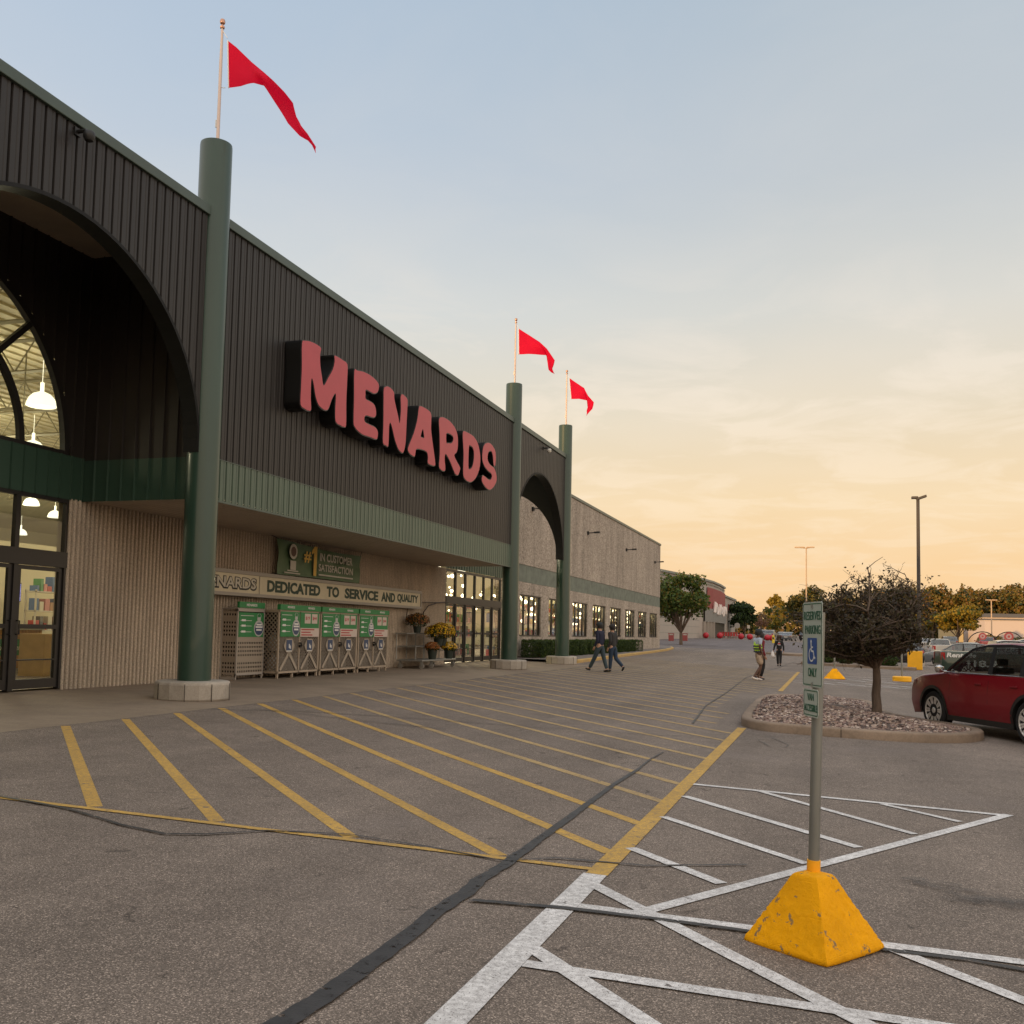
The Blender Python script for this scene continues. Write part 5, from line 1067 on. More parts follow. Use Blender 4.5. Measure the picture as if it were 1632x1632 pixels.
b.build('bolt', steel, t)
# the two posts further off
px_, py_ = .13, 41.6
t = thing('yellow_base_post', 'plain grey post in a yellow concrete pyramid beyond the island tree', 'post', (px_, py_, gz(px_, py_)), 0, 'posts in yellow bases')
pyramid(t, .55, .12, .40, R_(45)); b = MB(); b.tube([(0, 0, .38), (0, 0, 1.28)], .035, 10); b.build('post', post_m, t, smooth=True)
px_, py_ = 2.69, 42.7
t = thing('yellow_base_post', 'plain grey post in a round low yellow base near the red car', 'post', (px_, py_, gz(px_, py_)), 0, 'posts in yellow bases')
b = MB(); b.lathe([(.33, 0), (.36, .02), (.36, .18), (.33, .21), (.05, .215)], 24); b.build('round_base', MT('yellow tub', (.92, .45, .008), .5).vary(.1, 4).m, t, smooth=True, sharp=40); b = MB(); b.tube([(0, 0, .2), (0, 0, 1.28)], .035, 10); b.build('post', post_m, t, smooth=True); b = MB(); b.box(-.02, .02, -.12, .12, 1.22, 1.30); b.build('bracket', post_m, t)

# ================================================================ people
def skin_mesh(name, verts, edges, radii, mat, parent, sub=2, root=0, loc=(0, 0, 0), rz=0, flat=None):
    me = bpy.data.meshes.new(name); me.from_pydata([tuple(v) for v in verts], edges, []); o = bpy.data.objects.new(name, me); C.objects.link(o)
    md = o.modifiers.new('s', 'SKIN'); md.use_smooth_shade = True
    for i, r_ in enumerate(radii): me.skin_vertices[0].data[i].radius = (r_, r_) if not isinstance(r_, tuple) else r_; me.skin_vertices[0].data[i].use_root = (i == root)
    sb = o.modifiers.new('b', 'SUBSURF'); sb.levels = sub; sb.render_levels = sub
    dg = bpy.context.evaluated_depsgraph_get(); m2 = bpy.data.meshes.new_from_object(o.evaluated_get(dg)); bpy.data.objects.remove(o); bpy.data.meshes.remove(me)
    m2.materials.clear(); m2.materials.append(mat); m2.polygons.foreach_set('use_smooth', [True]*len(m2.polygons)); m2.name = name
    ob = bpy.data.objects.new(name, m2); C.objects.link(ob)
    if parent: ob.parent = parent
    return ob
def person(label, loc, rz, h, J, skin, top, bottom, shoe, hair, sleeves='long', shorts=False, hat=None, longhair=False, vest=None, female=False, topname='jacket', group=None):
    """J: joints in body space (x right, y forward, z up, for a 1.75 m person)"""
    t = thing('person', label, 'person', loc, rz, group); t.scale = (h/1.75,)*3
    V = {k: Vector(v) for k, v in J.items()}
    sw = .165 if female else .19
    hip, chest, neck, head = V['hip'], V['chest'], V['neck'], V['head']
    names = []; ver = []; rad = []; ed = []
    def a(nm, p, r_, par=None):
        names.append(nm); ver.append(p); rad.append(r_)
        if par is not None: ed.append((names.index(par), len(ver)-1))
    a('hip', hip, (.145, .11)); a('waist', hip.lerp(chest, .45), (.125, .095), 'hip'); a('chest', chest, (.15, .105), 'waist'); a('uc', chest.lerp(neck, .6), (.11, .085), 'chest'); a('neck', neck, .055, 'uc')
    a('nk2', neck.lerp(head, .45), .052, 'neck'); a('head', head, (.076, .092), 'nk2'); a('top', head+(head-neck).normalized()*.085, (.066, .078), 'head')
    for s_ in 'LR':
        a('sh'+s_, V['sh'+s_], .058, 'uc'); a('el'+s_, V['el'+s_], .040, 'sh'+s_); a('wr'+s_, V['wr'+s_], .026, 'el'+s_)
        d = (V['wr'+s_]-V['el'+s_]).normalized(); a('hd'+s_, V['wr'+s_]+d*.06, (.038, .022), 'wr'+s_)
        side = d.cross(Vector((1, 0, 0))).normalized(); P0 = V['wr'+s_]+d*.085
        for q in range(4): a('f%d'%q+s_, P0+side*(q-1.5)*.019+d*.02, .0085, 'hd'+s_); a('g%d'%q+s_, P0+side*(q-1.5)*.02+d*(.055+.01*(q in (1, 2)))+Vector((0, .012, 0)), .0075, 'f%d'%q+s_)
        a('th'+s_, P0-side*.048-d*.01, .010, 'hd'+s_)
        a('tp'+s_, V['hj'+s_], .085, 'hip'); a('kn'+s_, V['kn'+s_], .058, 'tp'+s_); a('cf'+s_, V['kn'+s_].lerp(V['an'+s_], .35), .052, 'kn'+s_); a('an'+s_, V['an'+s_], .034, 'cf'+s_); a('to'+s_, V['to'+s_], (.035, .022), 'an'+s_)
    body = skin_mesh('body', ver, ed, rad, skin, t, 2)
    # face: nose, eyes, ears sit on the head as part of the body outline
    fd = V['face'].normalized(); sd_ = fd.cross(Vector((0, 0, 1))).normalized()
    b = MB(); b.lathe([(.004, .012), (.010, -.0), (.014, -.018), (.0, -.024)], 8, tuple(head+fd*.092)); b.lathe([(.0, .025), (.014, .015), (.016, 0), (.010, -.018), (.0, -.026)], 8, tuple(head+sd_*.078)); b.lathe([(.0, .025), (.014, .015), (.016, 0), (.010, -.018), (.0, -.026)], 8, tuple(head-sd_*.078)); b.build('nose_and_ears', skin, t, smooth=True)
    b = MB()
    for s_ in (-1, 1): b.lathe([(.0, .008), (.010, .003), (.010, -.003), (0, -.008)], 8, tuple(head+fd*.086+sd_*.03*s_+Vector((0, 0, .015))))
    b.obox(head+fd*.086+Vector((0, 0, -.045)), sd_, (0, 0, 1), fd, .022, .004, .004); b.build('eyes_and_mouth', black_p, t)
    # clothes as looser shells on the same skeleton
    def shell(nm, pts, edges, rr_, mat): return skin_mesh(nm, pts, edges, rr_, mat, t, 2)
    P = [hip-Vector((0, 0, .05 if topname != 'hoodie' else .09)), hip.lerp(chest, .45), chest, chest.lerp(neck, .62), neck.lerp(head, .0)]; rr_ = [(.168, .135), (.152, .122), (.178, .132), (.125, .10), .062]; E = [(0, 1), (1, 2), (2, 3), (3, 4)]
    for s_ in 'LR':
        i = len(P); P += [V['sh'+s_], V['el'+s_]]; rr_ += [.082, .058]; E += [(3, i), (i, i+1)]
        if sleeves == 'long': P.append(V['wr'+s_]); rr_.append(.043); E.append((i+1, i+2))
        else: P[-1] = V['sh'+s_].lerp(V['el'+s_], .7)
    tp_ = shell(topname, P, E, rr_, top)
    P = [hip+Vector((0, 0, .06)), hip]; rr_ = [(.155, .12), (.16, .125)]; E = [(0, 1)]
    for s_ in 'LR':
        i = len(P)
        if shorts: P += [V['hj'+s_], V['hj'+s_].lerp(V['kn'+s_], .92)]; rr_ += [.108, .10]; E += [(1, i), (i, i+1)]
        else: P += [V['hj'+s_], V['kn'+s_], V['an'+s_].lerp(V['kn'+s_], .06)]; rr_ += [.108, .078, .062]; E += [(1, i), (i, i+1), (i+1, i+2)]
    shell('shorts' if shorts else 'trousers', P, E, rr_, bottom)
    for s_ in 'LR':
        an, to = V['an'+s_], V['to'+s_]; d = (to-an); shell('shoe', [an-d*.45+Vector((0, 0, -.03)), an+d*.4+Vector((0, 0, -.018)), to+d*.08], [(0, 1), (1, 2)], [(.042, .042), (.05, .04), (.04, .026)], shoe)
    up_ = (head-neck).normalized()
    hp_ = [head-fd*.018+up_*.035, head-fd*.028+up_*.08]; he = [(0, 1)]; hr = [(.118, .128), (.094, .104)]
    if longhair: hp_ += [head-fd*.075, neck-fd*.095-Vector((0, 0, .05)), chest-fd*.12+Vector((0, 0, .02))]; he += [(0, 2), (2, 3), (3, 4)]; hr += [.07, .07, .04]
    def dome(prof, sh, mat, nm):
        b = MB(); b.lathe(prof, 18, cap=False); q_ = head-fd*sh; b.v = [tuple(q_+fd*(Vector(v).y*1.13)+sd_*(Vector(v).x)+Vector((0, 0, v[2]))) for v in b.v]; b.build(nm, mat, t, smooth=True, sharp=80)
    dome([(.088, -.075), (.098, -.03), (.104, .02), (.098, .075), (.07, .118), (.03, .136), (.001, .14)], .030, hair, 'hair')
    if longhair: skin_mesh('long_hair', hp_, he, hr, hair, t, 2)
    if hat:
        dome([(.108, .022), (.112, .045), (.106, .085), (.078, .130), (.035, .150), (.001, .153)], .012, hat, 'cap')
        b = MB(); c_ = head+fd*.12+up_*.055; b.obox(c_, sd_, fd, up_, .062, .055, .006); b.build('cap_brim', hat, t, bevel=.004)
    if vest:
        P = [hip.lerp(chest, .05), hip.lerp(chest, .45), chest, chest.lerp(neck, .66)]; vo = skin_mesh('safety_vest', P, [(0, 1), (1, 2), (2, 3)], [(.178, .148), (.166, .138), (.190, .146), (.135, .108)], vest[0], t, 2)
        for k_, f_ in enumerate((.12, .42, .72)):
            c_ = hip.lerp(chest, f_); b = MB(); n_ = 24
            for zz_ in (-.022, .022):
                for q in range(n_): a_ = 2*math.pi*q/n_; b.v.append((c_.x+.187*math.cos(a_), c_.y+.158*math.sin(a_), c_.z+zz_))
            for q in range(n_): b.f.append([q, (q+1) % n_, n_+(q+1) % n_, n_+q]); b.mi.append(0)
            b.build('reflective_band', vest[1], vo, smooth=True)
    return t
skin_l, skin_d, skin_m = MT('light skin', (.48, .27, .18), .5).m, MT('dark skin', (.10, .045, .025), .5).m, MT('mid skin', (.38, .20, .13), .5).m
navy, char_, jean, jean2 = MT('navy cloth', (.012, .014, .035), .85).m, MT('charcoal cloth', (.03, .028, .027), .85).m, MT('teal grey denim', (.035, .055, .065), .85).m, MT('blue denim', (.018, .035, .065), .85).m
blackcl, maroon_cl, greycl, khaki = MT('black cloth', (.012, .011, .012), .85).m, MT('maroon cloth', (.16, .012, .02), .85).m, MT('light grey cloth', (.40, .46, .55), .85).m, MT('tan cloth', (.42, .31, .22), .85).m
shoe_b, shoe_w, hair_b, hair_br, cap_g = MT('black shoe', (.012, .012, .012), .5).m, MT('pale shoe', (.65, .58, .52), .6).m, MT('black hair', (.01, .008, .007), .6).m, MT('brown hair', (.06, .035, .022), .6).m, MT('dark cap', (.02, .025, .028), .8).m
hiviz, refl = MT('high visibility yellow', (.55, .85, .05), .6).m, MT('dark stripe', (.02, .03, .05), .6).m
# walking left across the crosswalk: local +y is the walking direction
W1 = dict(hip=(0, 0, .95), chest=(0, .02, 1.27), neck=(0, .035, 1.47), head=(0, .055, 1.63), face=(-.25, 1, 0), shL=(-.18, .02, 1.41), shR=(.18, .03, 1.41), elL=(-.23, -.04, 1.13), elR=(.23, .02, 1.13), wrL=(-.20, .10, .90), wrR=(.22, .10, .89),
          hjL=(-.09, 0, .90), hjR=(.09, 0, .90), knL=(-.10, .17, .50), knR=(.10, -.10, .48), anL=(-.10, .40, .115), anR=(.10, -.24, .085), toL=(-.11, .54, .12), toR=(.10, -.10, .035))
W2 = dict(hip=(0, 0, .95), chest=(0, .02, 1.27), neck=(0, .03, 1.47), head=(0, .05, 1.62), face=(-.3, 1, -.05), shL=(-.17, .02, 1.41), shR=(.17, .02, 1.41), elL=(-.22, -.05, 1.14), elR=(.22, .0, 1.14), wrL=(-.20, .06, .90), wrR=(.2, .08, .90),
          hjL=(-.09, 0, .90), hjR=(.09, 0, .90), knL=(-.09, .03, .48), knR=(.09, -.08, .50), anL=(-.09, .06, .085), anR=(.09, -.42, .20), toL=(-.09, .20, .035), toR=(.09, -.36, .07))
def at(x, y): return (x, y, gz(x, y))
person('man in navy top and dark cap striding across the hatched crosswalk', at(-7.95, 35.3), R_(68), 1.78, W1, skin_l, navy, jean, shoe_b, hair_b, hat=cap_g, group='people walking')
person('person in charcoal hooded jacket and jeans walking beside the man in navy', at(-7.58, 35.75), R_(66), 1.74, W2, skin_l, char_, jean2, shoe_b, hair_b, hat=char_, topname='hoodie', group='people walking')
W3 = dict(hip=(0, 0, .95), chest=(0, -.03, 1.26), neck=(0, -.02, 1.46), head=(0, .02, 1.62), face=(0.1, 1, .05), shL=(-.17, -.02, 1.40), shR=(.17, -.02, 1.40), elL=(-.21, -.02, 1.12), elR=(.21, -.04, 1.12), wrL=(-.20, .06, .88), wrR=(.20, .06, .88),
          hjL=(-.09, 0, .90), hjR=(.09, 0, .90), knL=(-.08, .12, .50), knR=(.08, .05, .49), anL=(-.09, .02, .085), anR=(.09, -.22, .12), toL=(-.09, .17, .035), toR=(.09, -.08, .05))
person('man in yellow safety vest and tan shorts walking in the lane', at(-2.42, 35.9), R_(-62), 1.80, W3, skin_d, greycl, khaki, shoe_w, hair_b, sleeves='short', shorts=True, hat=cap_g, vest=(hiviz, refl), group='people walking')
person('person in maroon top half hidden behind the man in the safety vest', at(-2.38, 36.7), R_(-62), 1.70, W3, skin_m, maroon_cl, blackcl, shoe_b, hair_b, group='people walking', female=True)
W4 = dict(hip=(0, 0, .95), chest=(0, .0, 1.27), neck=(0, .01, 1.46), head=(0, .03, 1.61), face=(0, 1, 0), shL=(-.165, 0, 1.39), shR=(.165, 0, 1.39), elL=(-.25, -.02, 1.13), elR=(.24, .0, 1.12), wrL=(-.30, .03, .90), wrR=(.25, .05, .88),
          hjL=(-.085, 0, .90), hjR=(.085, 0, .90), knL=(-.08, .04, .49), knR=(.08, -.01, .49), anL=(-.06, .10, .085), anR=(.07, -.10, .10), toL=(-.06, .24, .035), toR=(.07, .02, .04))
pw = person('woman in black hoodie and black trousers walking away with a white bag', at(-2.6, 54.2), R_(3), 1.62, W4, skin_m, blackcl, blackcl, shoe_b, hair_br, longhair=True, female=True, topname='hoodie', group='people walking')
b = MB(); pts = []
b.lathe([(.015, 0), (.05, .04), (.03, .08)], 6, (0, .006, .0)); b.box(-.09, .09, -.132, -.128, .18, .30)
b = MB(); b.box(-.075, .075, -.150, -.146, 1.20, 1.23); b.box(-.06, .06, -.150, -.146, 1.33, 1.36); b.build('back_print', white_p, pw); b = MB(); b.box(-.07, .07, -.149, -.145, 1.25, 1.31); b.build('red_back_print', MT('red back print', (.5, .05, .05), .6).m, pw)
bag = skin_mesh('shopping_bag', [Vector((0, 0, .02)), Vector((0, 0, -.12)), Vector((.02, 0, -.28)), Vector((0, 0, -.36))], [(0, 1), (1, 2), (2, 3)], [.02, .09, .14, .10], MT('white plastic bag', (.70, .64, .60), .4).m, None, 2)
bag.location = (-2.93, 54.2, gz(-2.6, 54.2)+.80); tag(bag, 'white plastic shopping bag held by the woman in black', 'bag')

# ================================================================ cars
def vehicle(label, cat, loc, rz, paint, spec, name='parked_car', glassm=None, group='cars parked in the lot', rimc=None, trim=None, detail=1):
    S = spec; t = thing(name, label, cat, loc, rz, group); W = S['w']/2; low = S['low']; gh = S['gh']; zb = S['belt']; wr = S['wr']; ax = S['axles']; L0, L1 = min(p[0] for p in low), max(p[0] for p in low)
    trim = trim or bpy.data.materials['black trim']; glassm = glassm or car_glass
    def wid(x, z):
        f = 1.0
        if z < .45: f -= .07*((.45-z)/.25)
        if z > .78: f -= .05*min(1, (z-.78)/max(.05, zb-.78))
        if z > zb: f -= S.get('tumble', .17)*(z-zb)/.55
        e = 0
        if x > L1-.75: e = (x-(L1-.75))/.75
        if x < L0+.60: e = (L0+.60-x)/.60
        return W*(f-.13*e*e)
    # outline (x,z) clockwise/ccw with wheel arches
    arch = wr+.055; pts = []
    zs = low[-1][1]
    bottom = []
    for axx in ax:                                     # front first (larger x)
        h_ = zs; ang0 = math.asin(max(-1, min(1, (h_-wr)/arch)))
        for k in range(15):
            a_ = ang0+(math.pi-2*ang0)*k/14; bottom.append((axx+arch*math.cos(a_), wr+arch*math.sin(a_)))
    # low goes from front bottom over the top to the rear bottom; the bottom then runs rear -> front
    P = list(low)+[p for p in bottom[::-1]]
    # densify
    D = []; flag = []
    nl = len(low)
    for i in range(len(P)):
        p, q = Vector(P[i]), Vector(P[(i+1) % len(P)]); n_ = max(1, int((q-p).length/.14))
        for k in range(n_): D.append(p.lerp(q, k/n_)); flag.append(i < nl-1)
    area = sum(D[i-1].x*D[i].y-D[i].x*D[i-1].y for i in range(len(D)))
    sg__ = 1 if area > 0 else -1; n_ = len(D)
    def nrm(i): tt_ = (D[(i+1) % n_]-D[i-1]).normalized(); return Vector((-tt_.y, tt_.x))*sg__     # inward
    rad = [S.get('round', .055) if flag[i] and flag[i-1] else .004 for i in range(n_)]
    ins = [D[i]+nrm(i)*rad[i] for i in range(n_)]
    b2_ = bmesh.new(); vs = [b2_.verts.new((p.x, 0, p.y)) for p in ins]; f = b2_.faces.new(vs); bmesh.ops.triangulate(b2_, faces=[f])
    for zc_ in (.32, .45, .60, .72, .80, .90, 1.0): bmesh.ops.bisect_plane(b2_, geom=list(b2_.verts)+list(b2_.edges)+list(b2_.faces), plane_co=(0, 0, zc_), plane_no=(0, 0, 1), dist=1e-4)
    for xc_ in np.linspace(L0+.1, L1-.1, 12): bmesh.ops.bisect_plane(b2_, geom=list(b2_.verts)+list(b2_.edges)+list(b2_.faces), plane_co=(float(xc_), 0, 0), plane_no=(1, 0, 0), dist=1e-4)
    bm = bmesh.new()
    for s_ in (1, -1):
        mp_ = {v: bm.verts.new((v.co.x, s_*wid(v.co.x, v.co.z), v.co.z)) for v in b2_.verts}
        for f in b2_.faces: bm.faces.new([mp_[v] for v in f.verts])
    b2_.free()
    rows = []
    for s_, ks in ((1, (0, 1, 2, 3)), (-1, (3, 2, 1, 0))):
        for k in ks:
            a_ = math.pi/2*k/3; rows.append([(ins[i]-nrm(i)*rad[i]*math.sin(a_), s_*(wid(ins[i].x, ins[i].y)-rad[i]*(1-math.cos(a_)))) for i in range(n_)])
        if s_ == 1:
            for fr in (.6, .2, -.2, -.6): rows.append([(D[i]+Vector((0, (.02*(1-fr*fr) if flag[i] else 0))), fr*(wid(D[i].x, D[i].y)-rad[i])) for i in range(n_)])
    RV = [[bm.verts.new((p.x, y_, p.y)) for p, y_ in r_] for r_ in rows]
    for r0, r1 in zip(RV, RV[1:]):
        for i in range(n_):
            f = bm.faces.new((r0[i], r0[(i+1) % n_], r1[(i+1) % n_], r1[i])); f.material_index = 0 if flag[i] else 1
    bmesh.ops.remove_doubles(bm, verts=bm.verts, dist=.0008); bmesh.ops.recalc_face_normals(bm, faces=bm.faces)
    me = bpy.data.meshes.new('body'); bm.to_mesh(me); bm.free(); me.materials.append(paint); me.materials.append(trim)
    body = fin(me, 'body', t, True, 0, 38)
    # greenhouse: roof skin plus pillars; side glass inset
    G = [Vector(p) for p in gh]                        # front base, front top ..., rear base
    b = MB()
    def gw(x, z): return wid(x, z)
    top = []
    for i in range(len(G)-1):
        m_ = max(1, int((G[i+1]-G[i]).length/.18))
        for k in range(m_): top.append(G[i].lerp(G[i+1], k/m_))
    top.append(G[-1]); zr = max(p.y for p in G)
    fi0 = next(i for i, p in enumerate(top) if p.y > zr-.13); fi1 = len(top)-1-next(i for i, p in enumerate(top[::-1]) if p.y > zr-.13)
    fr_ = [1, .93, .75, .4, 0, -.4, -.75, -.93, -1]; drop = [.05, .012, 0, -.006, -.01, -.006, 0, .012, .05]
    def row(p): return [(p.x, f_*gw(p.x, p.y), p.y-d_) for f_, d_ in zip(fr_, drop)]
    rf = MB(); o_ = 0
    for p in top[fi0:fi1+1]: rf.v += row(p)
    k_ = len(fr_)
    for i in range(fi1-fi0):
        for j in range(k_-1): rf.f.append([i*k_+j, i*k_+j+1, (i+1)*k_+j+1, (i+1)*k_+j]); rf.mi.append(0)
    roof = rf.build('roof', paint, t, smooth=True, sharp=60)
    for seg, nm in ((top[:fi0+1], 'windshield'), (top[fi1:], 'rear_window')):
        if len(seg) < 2: continue
        g_ = MB(); fs = [.90, .6, .2, -.2, -.6, -.90]
        for p in seg: g_.v += [(p.x+(.05*(1-f_*f_) if nm == 'windshield' else -.03*(1-f_*f_)), f_*gw(p.x, p.y), p.y-.006) for f_ in fs]
        for i in range(len(seg)-1):
            for j in range(5): g_.f.append([i*6+j, i*6+j+1, (i+1)*6+j+1, (i+1)*6+j]); g_.mi.append(0)
        g_.build(nm, glassm, t, smooth=True, sharp=80)
        for s_ in (1, -1):                             # pillars
            p_ = MB(); 
            for A, B in zip(seg, seg[1:]):
                p_.quad((A.x, s_*gw(A.x, A.y)*.90, A.y-.004), (B.x, s_*gw(B.x, B.y)*.90, B.y-.004), (B.x, s_*gw(B.x, B.y), B.y-.045), (A.x, s_*gw(A.x, A.y), A.y-.045))
                p_.quad((A.x, s_*gw(A.x, A.y), A.y-.045), (B.x, s_*gw(B.x, B.y), B.y-.045), (B.x-.07*(1 if nm == 'windshield' else -1), s_*(gw(B.x, B.y)-.004), B.y-.05), (A.x-.07*(1 if nm == 'windshield' else -1), s_*(gw(A.x, A.y)-.004), A.y-.05))
            p_.build('pillar', paint, roof, smooth=True, sharp=50)
    for s_ in (1, -1):                                 # side glass between pillars + black B/C posts
        xs_ = S['posts']; zt = lambda x: float(np.interp(x, [p.x for p in top[::-1]], [p.y for p in top[::-1]]))-.075
        lo_ = zb-.0
        edges_ = list(xs_)
        for a_, c_ in zip(edges_, edges_[1:]):
            g_ = MB(); m_ = 8; a2, c2 = a_-.03, c_+.03
            X_ = [a2+(c2-a2)*q/m_ for q in range(m_+1)]
            for x_ in X_:
                z1 = max(lo_, zt(x_)); g_.v += [(x_, s_*(gw(x_, lo_)-.006), lo_), (x_, s_*(gw(x_, z1)-.006), z1)]
            for q in range(m_): g_.f.append([2*q, 2*q+2, 2*q+3, 2*q+1]); g_.mi.append(0)
            g_.build('side_window', S.get('sideglass', glassm), t)
        p_ = MB()
        for x_ in edges_[1:-1]: z1 = zt(x_); p_.quad((x_-.075, s_*gw(x_, lo_), lo_), (x_+.06, s_*gw(x_, lo_), lo_), (x_+.04, s_*gw(x_, z1), z1+.02), (x_-.04, s_*gw(x_, z1), z1+.02))
        X_ = [edges_[0]+(edges_[-1]-edges_[0])*q/14 for q in range(15)]
        for A, B in zip(X_, X_[1:]):
            za, zc2 = max(lo_, zt(A)), max(lo_, zt(B)); p_.quad((A, s_*gw(A, za), za-.0), (B, s_*gw(B, zc2), zc2-.0), (B, s_*gw(B, zc2+.03), zc2+.045), (A, s_*gw(A, za+.03), za+.045))
        p_.build('window_frame', trim, t)
        if detail > 1:
            p_ = MB(); p_.tube([(edges_[0]+.02, s_*(W-.035), lo_+.004), (0, s_*(gw(0, lo_)+.004), lo_+.006), (edges_[-1], s_*(gw(edges_[-1], lo_)+.004), lo_+.008)], .009, 6); p_.build('belt_trim', chrome, t)
            for x_ in (S['posts'][1]+.28, S['posts'][2]+.16): p_ = MB(); p_.obox((x_, s_*(wid(x_, .93)+.012), .93), (1, 0, 0), (0, 0, 1), (0, 1, 0), .09, .014, .012); p_.build('door_handle', paint, t, bevel=.006)
            p_ = MB()
            for x_ in (S['posts'][0]-.12, S['posts'][1], S['posts'][2]-.12): p_.v += [(x_, s_*(wid(x_, z_)+.001), z_) for z_ in (.36, .6, .8, 1.0)]+[(x_+.008, s_*(wid(x_, z_)+.001), z_) for z_ in (.36, .6, .8, 1.0)]
            for q in range(3):
                for k in range(3): p_.f.append([q*8+k, q*8+k+1, q*8+k+5, q*8+k+4]); p_.mi.append(0)
            p_.build('door_seam', trim, t)
            c_ = MB()                                  # wheel arch cladding and sill
            for axx in ax:
                for k in range(16):
                    a0, a1 = R_(-8+196*k/16), R_(-8+196*(k+1)/16)
                    q = [(axx+r_*math.cos(a_), wr+r_*math.sin(a_)) for r_, a_ in ((arch-.005, a0), (arch-.005, a1), (arch+.055, a1), (arch+.055, a0))]
                    c_.quad(*[(x_, s_*(wid(x_, z_)+.006), z_) for x_, z_ in q])
            c_.box(ax[1]+arch, ax[0]-arch, s_*(W-.07) if s_ > 0 else -W+.07, s_*(W-.035) if s_ > 0 else -W+.035, .22, .36) if s_ > 0 else c_.box(ax[1]+arch, ax[0]-arch, -W+.035, -W+.07, .22, .36)
            c_.build('arch_cladding', trim, t)
        mx_ = S['posts'][0]+.02 if S['posts'][0] > S['posts'][1] else S['posts'][-1]
        m_ = MB(); m_.lathe([(.0, -.075), (.055, -.065), (.075, -.02), (.07, .04), (.0, .075)], 14); m_.v = [(mx_+v[0]*.75, s_*(W+.10)+v[1]*1.25, zb+.06+v[2]) for v in m_.v]; m_.tube([(mx_, s_*(W-.08), zb+.0), (mx_, s_*(W+.08), zb+.03)], .022, 6); m_.build('mirror', S.get('mirror', paint), t, smooth=True)
        hl = MB(); zh = S['hl']; hl.v = [(L1-.02-.0, s_*(W*.62), zh), (L1-.24, s_*(wid(L1-.24, zh)+.004), zh+.02), (L1-.28, s_*(wid(L1-.28, zh)+.004), zh+.12), (L1-.08, s_*(W*.60), zh+.10)]; hl.f = [[0, 1, 2, 3]]; hl.mi = [0]; hl.build('headlight', lens_w, t)
        tl = MB(); tz = S['tl']; tl.v = [(L0-.006, s_*W*.66, tz), (L0-.006, s_*(W*.82), tz), (L0+.16, s_*(wid(L0+.16, tz)+.006), tz), (L0+.14, s_*(wid(L0+.14, tz)+.006), tz+S['tlh']), (L0-.006+.01, s_*(W*.82), tz+S['tlh']), (L0+.005, s_*W*.66, tz+S['tlh'])]; tl.f = [[0, 1, 4, 5], [1, 2, 3, 4]]; tl.mi = [0, 0]; tl.build('taillight', lens_r, t)
    bp = MB(); bp.box(L0-.012, L0+.02, -.26, .26, S.get('plz', .55), S.get('plz', .55)+.15); bp.build('number_plate', plate_w, t)
    bp = MB(); bp.box(L1-.05, L1+.006, -.5, .5, .50, .72); bp.build('grille', trim, t)
    # interior
    im = bpy.data.materials['car interior']; b = MB(); b.box(-1.0 if S['kind'] == 'suv' else -.3, .9, -W+.18, W-.18, zb-.35, zb-.02)
    b.box(S['posts'][-1], S['posts'][0], -W+.12, W-.12, zb-.06, zb-.01)
    for y_ in (-.38, .38):
        b.box(.05, .15, y_-.2, y_+.2, zb-.1, zb+.12); b.box(.07, .13, y_-.10, y_+.10, zb+.14, zb+.28)
        if S['kind'] == 'suv': b.box(-.95, -.85, y_-.2, y_+.2, zb-.1, zb+.10); b.box(-.93, -.87, y_-.10, y_+.10, zb+.11, zb+.22)
    b.build('seats', im, t, bevel=.02)
    for i, axx in enumerate(ax):
        for s_ in (1, -1):
            w_ = MB(); prof = [(wr*.70, -.10), (wr*.90, -.115), (wr*.985, -.09), (wr, -.05), (wr, .05), (wr*.985, .09), (wr*.90, .115), (wr*.70, .10)]
            w_.lathe(prof, 40, cap=True); M_ = Matrix.Translation((axx, s_*(W-.125), wr))@Matrix.Rotation(R_(-90 if s_ > 0 else 90), 4, 'X')@Matrix.Rotation(i*.3, 4, 'Z')
            w_.v = [tuple(M_@Vector(v)) for v in w_.v]; wo = w_.build('wheel', tyre_m, t, smooth=True, sharp=40)
            r_ = MB(); R1 = wr*.71
            r_.lathe([(R1, .085), (R1, .118), (R1*.94, .118), (R1*.90, .06)], 40, cap=False)
            for k in range(S.get('spokes', 10)):
                a_ = 2*math.pi*k/S.get('spokes', 10); d = Vector((math.cos(a_), math.sin(a_), 0)); e = Vector((-d.y, d.x, 0)); 
                for sp_ in ((-.10, .10) if detail > 1 else (0,)):
                    d2 = (d+e*sp_).normalized(); e2 = Vector((-d2.y, d2.x, 0)); c0 = e*sp_*.0; wi, wo2 = .014, .020
                    if detail == 1: wi, wo2 = .025, .03
                    p0, p1 = d*R1*.16+e*sp_*.12, d2*R1*.95
                    r_.add([p0-e2*wi+Vector((0, 0, .095)), p0+e2*wi+Vector((0, 0, .095)), p1+e2*wo2+Vector((0, 0, .108)), p1-e2*wo2+Vector((0, 0, .108)), p0-e2*wi+Vector((0, 0, .07)), p0+e2*wi+Vector((0, 0, .07)), p1+e2*wo2+Vector((0, 0, .08)), p1-e2*wo2+Vector((0, 0, .08))], [(0, 1, 2, 3), (0, 4, 5, 1), (1, 5, 6, 2), (3, 2, 6, 7), (0, 3, 7, 4)])
            r_.lathe([(R1*.22, .06), (R1*.22, .10), (R1*.16, .112), (0.001, .114)], 20, cap=False)
            r_.v = [tuple(M_@Vector(v)) for v in r_.v]; r_.build('rim', rimc or rim_m, wo)
            k_ = MB(); k_.lathe([(R1, .05), (.001, .05)], 24, cap=False); k_.v = [tuple(M_@Vector(v)) for v in k_.v]; k_.build('brake_disc', dark_in, wo)
    return t
MT('black trim', (.014, .013, .013), .5); MT('car interior', (.03, .028, .026), .8)
